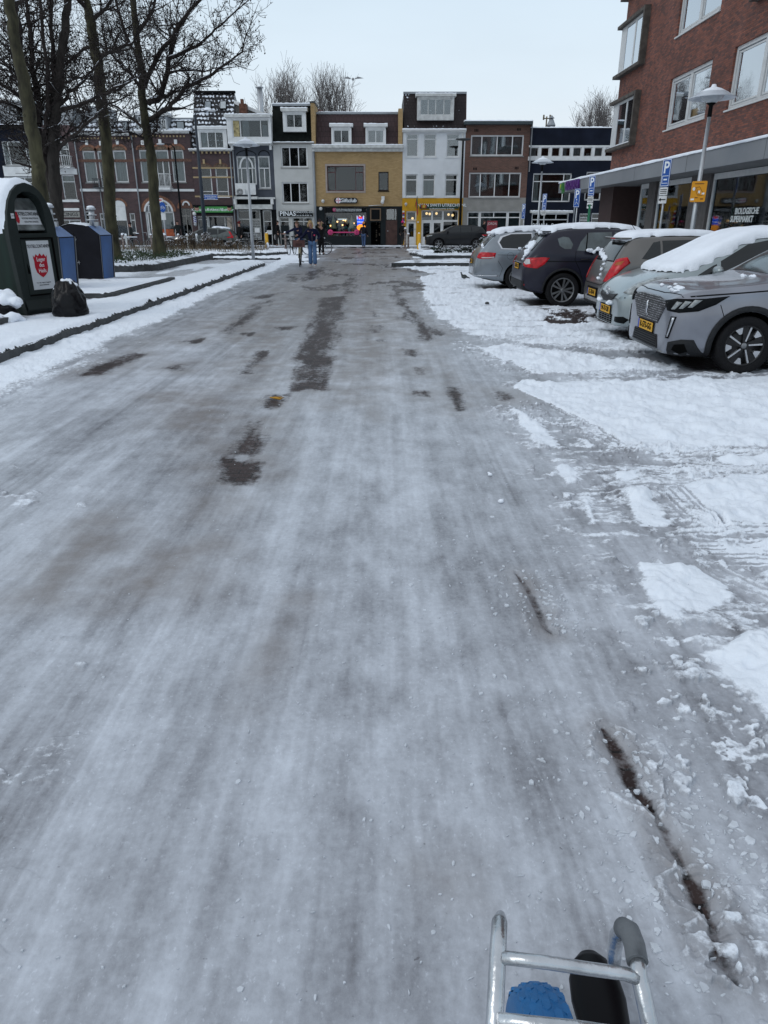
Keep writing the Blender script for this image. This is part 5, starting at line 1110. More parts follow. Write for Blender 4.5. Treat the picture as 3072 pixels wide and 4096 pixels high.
def sidewin(parent, y0, y1, z0, z1, cols=(.5,), name='window', x=XW, fw=.11, dx=.14, glass=None, sill=True):
    xi = x+dx; f = MB(); w = y1-y0
    f.box(xi-.06,xi,y0,y1,z1-fw,z1).box(xi-.06,xi,y0,y1,z0,z0+fw).box(xi-.06,xi,y0,y0+fw,z0+fw,z1-fw).box(xi-.06,xi,y1-fw,y1,z0+fw,z1-fw)
    for c in cols: f.box(xi-.055,xi-.002,y0+w*c-.10,y0+w*c+.10,z0+fw,z1-fw)
    cs = [0]+list(cols)+[1]
    for a, b in zip(cs[:-1], cs[1:]):         # the opening sash inside each light
        ya, yb = y0+w*a+(.10 if a else fw)+.03, y0+w*b-(.10 if b < 1 else fw)-.03; t = .055
        f.box(xi-.02,xi+.03,ya,yb,z1-fw-.03-t,z1-fw-.03).box(xi-.02,xi+.03,ya,yb,z0+fw+.03,z0+fw+.03+t).box(xi-.02,xi+.03,ya,ya+t,z0+fw+.03+t,z1-fw-.03-t).box(xi-.02,xi+.03,yb-t,yb,z0+fw+.03+t,z1-fw-.03-t)
    o = f.build(name, M_['alu'], parent); MB().box(xi+.005,xi+.012,y0+fw*.8,y1-fw*.8,z0+fw*.8,z1-fw*.8).build('pane', glass or M_['glassm'], o)
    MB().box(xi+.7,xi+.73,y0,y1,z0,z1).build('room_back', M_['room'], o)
    if sill: MB().box(x-.05,xi-.062,y0-.04,y1+.04,z0-.05,z0-.004).build('sill', M_['alu'], o)
    return o
M_['glassm'] = glassm('mirror_like_glass', fac=.55); 
holes = [(28.2,32.05,5.07,6.85),(22.55,26.55,5.07,6.85),(17.2,21.0,5.07,6.85),(28.2,32.1,8.24,10.0),(17.2,21.0,8.24,10.0),(28.2,32.1,11.3,13.1),(22.55,26.55,11.3,13.1)]
y0, y1 = 8.0, 38.95; ys = sorted({y0, y1, *[h[0] for h in holes], *[h[1] for h in holes]}); zs = sorted({3.3, 14.5, *[h[2] for h in holes], *[h[3] for h in holes]})
m = MB()
for a, b in zip(ys[:-1], ys[1:]):
    for c, d in zip(zs[:-1], zs[1:]):
        if any(h[0] < (a+b)/2 < h[1] and h[2] < (c+d)/2 < h[3] for h in holes): continue
        m.quad((XW,b,c),(XW,a,c),(XW,a,d),(XW,b,d))
for (a,b,c,d) in holes:
    e = XW+.14; m.quad((XW,a,c),(e,a,c),(e,a,d),(XW,a,d)); m.quad((XW,b,c),(XW,b,d),(e,b,d),(e,b,c)); m.quad((XW,a,c),(XW,b,c),(e,b,c),(e,a,c)); m.quad((XW,a,d),(e,a,d),(e,b,d),(XW,b,d))
m.quad((XW,y1,3.3),(XW,y1,14.5),(24,y1,14.5),(24,y1,3.3)); m.quad((XW,y0,3.3),(24,y0,3.3),(24,y0,14.5),(XW,y0,14.5)); m.quad((XW,y0,14.5),(24,y0,14.5),(24,y1,14.5),(XW,y1,14.5)); m.quad((24,y0,3.3),(24,y1,3.3),(24,y1,14.5),(24,y0,14.5)); m.quad((XW,y0,3.3),(XW,y1,3.3),(24,y1,3.3),(24,y0,3.3))
m.build('wall', M_['brickL'], blk)
for (a,b,c,d) in holes: sidewin(blk, a, b, c, d)
# corner windows in projecting concrete frames
def bay(ya, yb, za, zb, xo=10.93, t=.13, xe=XW+1.2, corner=True):
    m = MB(); m.box(xo, xe, ya, yb, za, za+t).box(xo, xe, ya, yb, zb-t, zb).box(xo, XW-.001, ya, ya+.17, za+t, zb-t)
    o = m.build('bay_frame', M_['bayc'], blk); xi = XW-.10; ye = yb-.22 if corner else yb-.02; f = MB(); za_, zb_ = za+t, zb-t
    f.box(xi,xi+.05,ya+.17,ye,za_,za_+.1).box(xi,xi+.05,ya+.17,ye,zb_-.1,zb_).box(xi,xi+.05,ya+.17,ya+.30,za_+.1,zb_-.1).box(xi,xi+.05,ye-.75,ye,za_+.1,zb_-.1).box(xi,xi+.05,(ya+ye)/2-.3,(ya+ye)/2-.16,za_+.1,zb_-.1)
    if corner: f.box(xi,xi+1.2,ye-.05,ye,za_,za_+.1).box(xi,xi+1.2,ye-.05,ye,zb_-.1,zb_)
    w = f.build('bay_window', M_['alu'], o); MB().box(xi+.02,xi+.028,ya+.17,ye-.1,za_+.05,zb_-.05).build('pane', M_['glassm'], w); MB().box(XW-.03,XW-.008,ya+.17,ye-.05,za_,zb_).build('room_back', M_['room'], o)  # room_back here: thin dark sheet on the brick, standing in for the room's shade
    MB().box(xo+.02,xi-.01,ya+.18,yb-.03,za_+.001,za_+.025).build('snow_cover', M_['snow'], o)
bay(35.5, 39.3, 4.88, 7.02); bay(35.5, 39.3, 7.98, 10.12); bay(22.2, 25.5, 7.80, 10.0, corner=False); bay(35.5, 39.3, 11.1, 13.2)
# canopy
CY1 = 43.3
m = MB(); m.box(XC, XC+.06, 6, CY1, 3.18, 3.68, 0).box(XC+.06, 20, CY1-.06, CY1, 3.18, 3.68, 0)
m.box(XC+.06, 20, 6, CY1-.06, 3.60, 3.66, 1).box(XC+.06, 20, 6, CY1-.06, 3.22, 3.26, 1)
for k in range(7): yy = 10+k*5.1; m.box(XC-.003, XC-.0005, yy, yy+.015, 3.18, 3.68, 2)
cn = m.build('canopy', [M_['fascia'], M_['soffit'], M_['mullion']], blk)
def snowline(name, parent, x0, x1, ya, yb, z, t):
    m = MB(); n = int((yb-ya)/.1); prof = [(-.02,-.25),(-.035,.1),(.0,.75),(.12,1.0),(.4,.95),(1,.9)]; q = len(prof)
    for i in range(n+1):
        y = ya+(yb-ya)*i/n; tt = t*(.65+.7*float(vnoise(np.array([y*1.4]), np.array([.5]), 3)[0])); dr = .4+.8*float(vnoise(np.array([y*4.0]), np.array([.5]), 8)[0])
        for a, b in prof: m.v.append((x0+(x1-x0)*max(a,0)+min(a,0), y, z+tt*b*(dr if b < 0 else 1)))
    for i in range(n):
        for j in range(q-1): m.f.append((i*q+j, i*q+j+1, (i+1)*q+j+1, (i+1)*q+j)); m.m.append(0); m.sm.append(True)
    return m.build(name, M_['snow'], parent)
snowline('snow_cover', cn, XC-.01, XW-.01, 6, CY1, 3.681, .09)
# extruded shop name on the canopy
def canopytext(body, yc, size, mt, sx=1, ex=.05):
    o = textmesh('shop_lettering', body, size, mt, cn, MXm(XC-.075, yc, 3.43), extrude=ex, sx=sx, bold=.012); return o
canopytext('EKOPLAZA', 39.9, .60, mat('purple_letter', (.085,.022,.17), .4), sx=.9)
m = MB(); m.prism([(42.4,3.30),(42.2,3.62),(42.05,3.64),(41.75,3.2),(42.0,3.1),(42.1,3.42)], 'x', XC-.12, XC-.01, 0); m.prism([(42.45,3.35),(42.62,3.45),(42.5,3.6),(42.25,3.4)], 'x', XC-.10, XC-.01, 1); m.build('leaf_emblem', [mat('leaf_green', (.03,.16,.03), .5), mat('leaf_lime', (.35,.42,.04), .5)], cn, fix=True)
# ground floor: glazed shopfront, piers, open corner
for q in ((26.62,28.25),(31.85,32.7),(16.2,17.6),(8,12.4)): MB().box(XW-.1, XW+.3, q[0], q[1], -.1, 3.22).build('pier', mat('grey_brown_pier', (.085,.078,.075), .8, var=.2), blk)
m = MB(); m.box(XW-.5, XW+1.4, 36.3, 38.4, -.1, 3.22); m.build('corner_pillar', mat('brown_pillar', (.045,.026,.024), .7), blk)
M_['shopglass'] = glassm('shop_glass', fac=.10)
def shopwin(ya, yb, name='shop_window', posts=()):
    x = XW; m = MB(); t = .09
    m.box(x,x+.1,ya,yb,3.02,3.2).box(x,x+.1,ya,yb,0,.35).box(x,x+.1,ya,ya+t,.35,3.02).box(x,x+.1,yb-t,yb,.35,3.02)
    for p in posts: m.box(x,x+.1,p-.04,p+.04,.35,3.02)
    o = m.build(name, M_['alu'], blk); MB().box(x+.04,x+.05,ya+t*.6,yb-t*.6,.3,3.05).build('pane', M_['shopglass'], o)
    b = MB(); b.box(x+2.6,x+2.63,ya,yb,0,3.2,0); rs = random.Random(int(ya))
    for k in range(int((yb-ya)*5)):
        yy = rs.uniform(ya+.2, yb-.3); z = rs.choice([.4,.8,1.2,1.6]); b.box(x+.9+rs.random()*1.2, x+1.1+rs.random()*1.3, yy, yy+rs.uniform(.1,.4), z, z+rs.uniform(.1,.35), rs.randint(0,2))
    b.build('shop_interior', [M_['room'], mat('shelf_brown', (.05,.04,.035), .8), mat('shelf_grey', (.07,.075,.07), .8)], o)
    return o
w1 = shopwin(17.7, 26.6, posts=(22.3,)); shopwin(28.3, 31.8); shopwin(32.75, 33.95); shopwin(12.5, 16.1)
m = MB(); m.box(XW, 20, 33.96, 34.05, -.1, 3.22); m.build('end_wall', mat('grey_brown_pier', (.085,.078,.075), .8), blk)
lt = mat('window_lettering', (.60,.63,.62), .6)
yb_ = onX(2300+1475*.46534, 1815*.46534, XW-.01); textmesh('lettering', 'BIOLOGISCHE', .25, lt, w1, MXm(XW-.012, yb_.y, yb_.z), sx=.98, bold=.008, extrude=.003)
yb_ = onX(2300+1430*.46534, 1885*.46534, XW-.01); textmesh('lettering', 'SUPERMARKT', .25, lt, w1, MXm(XW-.012, yb_.y, yb_.z), sx=1.0, bold=.008, extrude=.003)
for ch in blk.children: ch.location = ch.location-Vector((XW, 24, 0))
blk.location = (XW, 24, 0)
# ======================= CARS ==========================
def lerpk(keys, x):
    for (a, va), (b, vb) in zip(keys[:-1], keys[1:]):
        if x <= b:
            t = 0 if b == a else max(0, (x-a)/(b-a)); return va+(vb-va)*t
    return keys[-1][1]
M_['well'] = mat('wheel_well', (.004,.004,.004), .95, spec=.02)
M_['cglass'] = mat('tinted_car_glass', (.008,.011,.012), .06, var=.3, scale=1.5, spec=.45)
M_['cglassl'] = mat('pale_car_glass', (.055,.072,.076), .08, var=.6, scale=2.5, spec=.7)
M_['plastic'] = mat('black_plastic', (.013,.014,.016), .65, spec=.25, var=.2, bump=.15, scale=30)
M_['chrome'] = mat('chrome', (.55,.56,.58), .18, metal=1, var=.03)
M_['tail'] = mat('tail_lamp_red', (.42,.006,.012), .2, var=.4, scale=12, spec=.4)
M_['tailw'] = mat('tail_lamp_clear', (.45,.42,.42), .2, var=.2, scale=14, spec=.8)
M_['lamp'] = mat('headlamp_glass', (.24,.26,.26), .14, var=.5, scale=14, spec=.6, coat=.3)
M_['plate'] = mat('yellow_plate', (.62,.33,.015), .45, var=.05)
M_['plateb'] = mat('plate_blue', (.02,.06,.35), .45)
M_['rim'] = mat('alloy_grey', (.20,.205,.21), .35, metal=.8, var=.1)
M_['rimd'] = mat('alloy_black', (.012,.012,.013), .35)
M_['rimb'] = mat('alloy_bright', (.50,.51,.53), .3, metal=.8)
def paint(name, c, metal=.55): return mat(name, c, .28, metal=metal, var=.14, scale=2.2, coat=.15 if max(c) < .05 else .7, spec=.25 if max(c) < .05 else .5, detail=8)
def carbody(root, sp, mt):
    L, hb, ht, hw, rw, zb = sp['L'], sp['belt'], sp['top'], sp['hw'], sp['roof'], sp['zb']
    xs = sp['xs']; sec = []
    for x in xs:
        w = lerpk(hw, x); b = lerpk(hb, x); t = max(lerpk(ht, x), b+.015); r = w*lerpk(rw, x); z0 = lerpk(zb, x); h = b-z0
        half = [(0,z0),(.55*w,z0),(.86*w,z0),(.965*w,z0+.05),(.99*w,z0+h*.25),(w,z0+h*.52),(.992*w,z0+h*.74),(.975*w,b-h*.06),(.945*w,b)]
        for k in (.30,.68): half.append((.935*w+(r-.935*w)*(k**1.15), b+(t-b)*k))
        half += [(r+.0*w, t-(t-b)*.12-.01), (r*.93, t-.006), (r*.55, t+.012), (0, t+.018)]
        sec.append([(x,y,z) for y,z in half]+[(x,-y,z) for y,z in half[-2:0:-1]])
    n = len(sec[0]); m = MB()
    for s in sec: m.v += s
    for i in range(len(sec)-1):
        for j in range(n): m.f.append((i*n+j, i*n+(j+1)%n, (i+1)*n+(j+1)%n, (i+1)*n+j)); m.m.append(0); m.sm.append(True)
    for i, dx in ((0, -.012), (len(sec)-1, .012)):      # softly closed ends
        c = Vector((sec[i][0][0], 0, sum(p[2] for p in sec[i])/n)); o = len(m.v)
        for p in sec[i]: q = c+(Vector(p)-c)*.86; m.v.append((q.x+dx, q.y, q.z))
        for j in range(n):
            a, b_ = i*n+j, i*n+(j+1)%n; m.f.append((a, o+j, o+(j+1)%n, b_) if i == 0 else (a, b_, o+(j+1)%n, o+j)); m.m.append(0); m.sm.append(True)
        # quads across the closed end, so that it stays smooth
        h_ = n//2
        for j in range(h_-1):
            q_ = (o+j, o+j+1, o+(n-j-1)%n, o+(n-j)%n); q_ = tuple(dict.fromkeys(q_)); m.f.append(q_ if i else q_[::-1]); m.m.append(0); m.sm.append(True)
        q_ = tuple(dict.fromkeys((o+h_-1, o+h_, o+(n-h_+1)%n))); 
        m.f.append(q_); m.m.append(0); m.sm.append(True)
    o = m.build('body', [mt, M_['well']], None, fix=True)
    s = o.modifiers.new('s', 'SUBSURF'); s.levels = 2; s.render_levels = 2
    cut = MB()
    for wx in sp['wheels']:
        for sg in (-1, 1):
            w = lerpk(hw, wx); cut.tube([(wx, sg*(w-.30), sp['wr']+0), (wx, sg*(w+.2), sp['wr']+0)], sp['wr']+sp.get('gap', .055), 40, mi=1)
    co = cut.build('cut', [mt, M_['well']], None, fix=True)
    bo = o.modifiers.new('b', 'BOOLEAN'); bo.operation = 'DIFFERENCE'; bo.object = co; bo.solver = 'EXACT'
    me = evalmesh(o); bpy.data.objects.remove(o); bpy.data.objects.remove(co)
    me.set_sharp_from_angle(angle=R(42)); me.name = 'body'
    b = bpy.data.objects.new('body', me); link(b, root)
    bv = BVHTree.FromPolygons([v.co for v in me.vertices], [p.vertices for p in me.polygons])
    return b, bv
def decal(name, bv, pts3, dr, mt, parent, off=.004, step=.045, solid=0.0, origin=3.0, mirror=False):
    """a panel that hugs the body: pts3 projected on to it along dr"""
    dr = Vector(dr).normalized(); up = Vector((0,0,1)) if abs(dr.z) < .9 else Vector((1,0,0)); U = dr.cross(up).normalized(); V = U.cross(dr)
    P = [Vector(p) for p in pts3]; D0 = min(p.dot(dr) for p in P)-origin; Q = [(p.dot(U), p.dot(V)) for p in P]
    out = []
    for a, b in zip(Q, Q[1:]+Q[:1]):
        n = max(1, int(math.hypot(b[0]-a[0], b[1]-a[1])/step)); out += [(a[0]+(b[0]-a[0])*i/n, a[1]+(b[1]-a[1])*i/n) for i in range(n)]
    xs = [q[0] for q in Q]; ys = [q[1] for q in Q]; gx, gy = np.meshgrid(np.arange(min(xs)+step/2, max(xs), step), np.arange(min(ys)+step/2, max(ys), step))
    sd_ = polysd(gx.ravel(), gy.ravel(), Q) if gx.size else np.array([])
    ins = [(x, y) for x, y, s in zip(gx.ravel(), gy.ravel(), sd_) if s > step*.35]
    pts = [Vector(p) for p in out+ins]; ne = len(out)
    vs, es, fs, *_ = geometry.delaunay_2d_cdt(pts, [(i, (i+1) % ne) for i in range(ne)], [], 1, 1e-6)
    co = []; ok = []
    for v in vs:
        o = U*v.x+V*v.y+dr*D0; hit, nrm, idx, dist = bv.ray_cast(o, dr)
        if hit is None: 
            hit, nrm, idx, dist = bv.find_nearest(o+dr*origin*1.15)
            if hit is None: co.append(o); ok.append(False); continue
        if nrm.dot(dr) > 0: nrm = -nrm
        co.append(hit+nrm*off); ok.append(True)
    res = []
    for mir in ((1,-1) if mirror else (1,)):
        m = MB(); m.v = [(c.x, c.y*mir, c.z) for c in co]
        for f in fs:
            if not all(ok[i] for i in f): continue
            a, b, c = (co[i] for i in f[:3]); nn = (b-a).cross(c-a)
            ff = tuple(f) if nn.dot(dr) < 0 else tuple(f)[::-1]
            m.f.append(ff if mir == 1 else ff[::-1]); m.m.append(0); m.sm.append(True)
        if not m.f: continue
        ob = m.build(name, mt, parent)
        if solid: so_ = ob.modifiers.new('t', 'SOLIDIFY'); so_.thickness = solid; so_.offset = 1
        res.append(ob)
    return res
def side(name, bv, xz, mt, parent, both=True, **k): return decal(name, bv, [(x, -1.0, z) for x, z in xz], (0,1,0), mt, parent, mirror=both, **k)
def band(c, r0, r1, a0, a1, n=22): 
    a = [a0+(a1-a0)*i/n for i in range(n+1)]; return [(c[0]+r1*math.cos(t), c[1]+r1*math.sin(t)) for t in a]+[(c[0]+r0*math.cos(t), c[1]+r0*math.sin(t)) for t in a[::-1]]
def snowcap(bv, poly, parent, thick=.08, step=.04, drop=.0, seed=1, edge=.09, name='snow_cover', nz=.35):
    """snow lying on whatever is below the outline (x,y)"""
    P = np.array(poly); xs = np.arange(P[:,0].min()-.1, P[:,0].max()+.1, step); ys = np.arange(P[:,1].min()-.1, P[:,1].max()+.1, step)
    X, Y = np.meshgrid(xs, ys); e = fbm(X*5, Y*5, seed, 4, .6)-.5; s = polysd(X, Y, poly)+e*.13
    b = fbm(X*4, Y*4, seed+9, 4); b2 = fbm(X*18, Y*18, seed+13, 3)
    keep = s > -step*.3; idx = -np.ones(X.shape, int); m = MB(); top = {}; bot = {}
    for i in range(X.shape[0]):
        for j in range(X.shape[1]):
            if not keep[i,j]: continue
            hit, nrm, _, _ = bv.ray_cast(Vector((X[i,j], Y[i,j], 5)), Vector((0,0,-1)))
            if hit is None or nrm.z < .25: keep[i,j] = False; continue
            t = max(0.0, min(1.0, float(s[i,j])/edge)); t = math.sqrt(1-(1-t)**2)
            top[i,j] = len(m.v); m.v.append((X[i,j], Y[i,j], hit.z+.002+thick*t*(1-nz*.5+nz*float(b[i,j]))+.012*(float(b2[i,j])-.5)*t)); bot[i,j] = len(m.v); m.v.append((X[i,j], Y[i,j], hit.z-.004))
    cells = [(i,j) for i in range(X.shape[0]-1) for j in range(X.shape[1]-1) if keep[i,j] and keep[i+1,j] and keep[i,j+1] and keep[i+1,j+1]]
    cs = set(cells)
    for i, j in cells:
        m.f.append((top[i,j],top[i,j+1],top[i+1,j+1],top[i+1,j])); m.m.append(0); m.sm.append(True)
        for (di,dj,a,b_) in ((-1,0,(i,j),(i,j+1)),(1,0,(i+1,j+1),(i+1,j)),(0,-1,(i+1,j),(i,j)),(0,1,(i,j+1),(i+1,j+1))):
            if (i+di,j+dj) not in cs: m.f.append((bot[a],bot[b_],top[b_],top[a])); m.m.append(0); m.sm.append(True)
    o = m.build(name, M_['snow'], parent); sm = o.modifiers.new('s','SMOOTH'); sm.iterations = 4; sm.factor = .5; return o
def lump(parent, pts, r, name='snow_clump', seed=1):
    m = MB(); rs = random.Random(seed)
    for p in pts:
        for _ in range(5): m.ico((p[0]+rs.uniform(-1,1)*r*.8, p[1]+rs.uniform(-1,1)*r*.8, p[2]+rs.uniform(-.3,.5)*r), r*rs.uniform(.6,1.1), sq=(1,1,.8))
    o = m.build(name, M_['snow'], parent)
    rm = o.modifiers.new('r', 'REMESH'); rm.mode = 'VOXEL'; rm.voxel_size = max(r*.28, .008); rm.use_smooth_shade = True
    return o
def wheel(parent, x, y, r, w, sgn, style, tr=None):
    """tyre, rim; sgn = which way it faces"""
    c = (0,0,0); tw = w/2; rr = r*(tr or .68)
    t = MB(); prof = [(rr,-tw*.8),(rr+.02,-tw*.95),(r*.93,-tw),(r*.985,-tw*.85),(r,-tw*.6),(r,tw*.6),(r*.985,tw*.85),(r*.93,tw),(rr+.02,tw*.95),(rr,tw*.8)]
    t.lathe(prof, 40, c, 'y')
    for k in range(48):        # tread blocks
        a = 2*math.pi*k/48; ca, sa = math.cos(a), math.sin(a); da = .045
        for yy in (-.55,-.1,.35):
            p = [(r*.995*math.cos(a+q), yy*tw*1.0+s_, r*.995*math.sin(a+q)) for q, s_ in ((0,0),(da,.0),(da,tw*.35),(0,tw*.35))]; q4 = [(v[0]*1.012, v[1], v[2]*1.012) for v in p]
            t.add(p+q4, [(4,5,6,7),(0,1,5,4),(1,2,6,5),(2,3,7,6),(3,0,4,7)])
    wo = MB().lathe([(rr*.2,-tw*.4),(rr,-tw*.4),(rr,tw*.5)], 24, c, 'y').build('wheel', M_['rimd'], parent, fix=True)
    wo.location = (x, y, r)
    t.build('tyre', M_['rubber'], wo)
    f = tw*.70*sgn; m = MB()
    m.lathe([(rr*1.01,f*.2),(rr*1.01,f*1.18),(rr*.95,f*1.2),(rr*.90,f*.9),(rr*.90,f*.2)], 40, c, 'y', 0 if style != 'two' else 1)
    m.lathe([(rr*.17,f*.5),(rr*.17,f*1.0),(rr*.10,f*1.1),(.002,f*1.12)], 16, c, 'y', 0)
    n = {'two':5,'multi':10,'five':5,'fan':7}[style]
    def sp(a, wi, wo_, mi, l0=.14, l1=.92, tilt=0, dep=0, y1=1.0):
        pts = [(l0,-wi),(l1,-wo_),(l1,wo_),(l0,wi)]; vs = []
        for yy in (f*.55+dep, f*y1+dep):
            for l, q in pts: aa = a+tilt*l; vs.append((rr*(l*math.cos(aa)-q*math.sin(aa)), yy*(1.0 if l > .5 else 1.04), rr*(l*math.sin(aa)+q*math.cos(aa))))
        m.add(vs, [(0,1,2,3),(7,6,5,4),(0,4,5,1),(1,5,6,2),(2,6,7,3),(3,7,4,0)], mi)
    for k in range(n):
        a = 2*math.pi*k/n+.35
        if style == 'two': sp(a, .10, .13, 1); sp(a-.16, .035, .045, 2, l0=.22, tilt=-.12, y1=1.03); sp(a+.12, .05, .12, 1, l0=.5); 
        elif style == 'multi': sp(a-.08 if k % 2 else a+.08, .055, .085, 0)
        elif style == 'five': sp(a, .14, .10, 0)
        else: sp(a, .06, .11, 0)
    if style == 'two':
        for k in range(5): a = 2*math.pi*k/5+.35; sp(a+.40, .06, .20, 2, l0=.62, l1=.92, y1=1.02)
    m.build('rim', [M_['rim'], M_['rimd'], M_['rimb']], wo, fix=True)
    return wo
def plate(parent, x, z, text, front=True, y=0, w=.26, h=.055):
    s = -1 if front else 1; m = MB(); x0, x1 = (x-.012, x) if front else (x, x+.012)
    m.box(x0,x1,y-w,y+w,z-h,z+h,0); xb = (x0-.002, x0) if front else (x1, x1+.002); yb = (y+w-.045, y+w) if front else (y-w, y-w+.045); m.box(xb[0],xb[1],yb[0],yb[1],z-h,z+h,1)
    p = m.build('number_plate', [M_['plate'], M_['plateb']], parent)
    fr = MB(); e = (x0+.004, x1-.001); fr.box(x0+.006,x1-.002,y-w-.014,y+w+.014,z-h-.014,z+h+.014); fr.build('plate_holder', M_['black'], p)
    # facing -x (front) reads along -y; facing +x (rear) reads along +y
    M = (Matrix.Translation((x0-.003, y-.02, z)) @ Matrix.Rotation(R(-90), 4, 'Z') if front else Matrix.Translation((x1+.003, y+.02, z)) @ Matrix.Rotation(R(90), 4, 'Z')) @ Matrix.Rotation(R(90), 4, 'X')
    textmesh('lettering', text, .105, M_['black'], p, M, extrude=.001, sx=.92, bold=.002)
def mirrorpart(parent, x, y, z, s, mt):
    m = MB(); m.ball((x, s*(y+.11), z), .1, (.7,1.15,.68)); m.tube([(x-.02,s*(y-.02),z-.07),(x,s*(y+.06),z-.04)], .022, 6); m.build('wing_mirror', mt, parent)
def handle(parent, x, z, y, s): MB().tube([(x-.09,s*y,z),(x-.06,s*(y+.03),z),(x+.06,s*(y+.03),z),(x+.09,s*y,z)], .014, 6).build('door_handle', M_['plastic'], parent)
def finish(root, sp, loc, rz, label, group=None, scale=1, z=0):
    root.location = (loc[0], loc[1], z); root.rotation_euler = (0,0,rz); root.scale = (scale,)*3
    tag(root, label, 'car', group)
def carroot(): o = bpy.data.objects.new('parked_car', None); COL.objects.link(o); return o
def seam(bv, pts, parent, w=.006, mt=None, name='panel_gap', both=True):
    """a thin dark joint line along the side (x,z)"""
    L_ = []; R_ = []
    for i, p in enumerate(pts):
        a = pts[max(i-1,0)]; b = pts[min(i+1,len(pts)-1)]; d = math.hypot(b[0]-a[0], b[1]-a[1]) or 1; n = (-(b[1]-a[1])/d*w, (b[0]-a[0])/d*w); L_.append((p[0]+n[0], p[1]+n[1])); R_.append((p[0]-n[0], p[1]-n[1]))
    return side(name, bv, L_+R_[::-1], mt or M_['black'], parent, both=both, off=.0025, step=.08)
PARKED = 'cars parked side by side on the right'
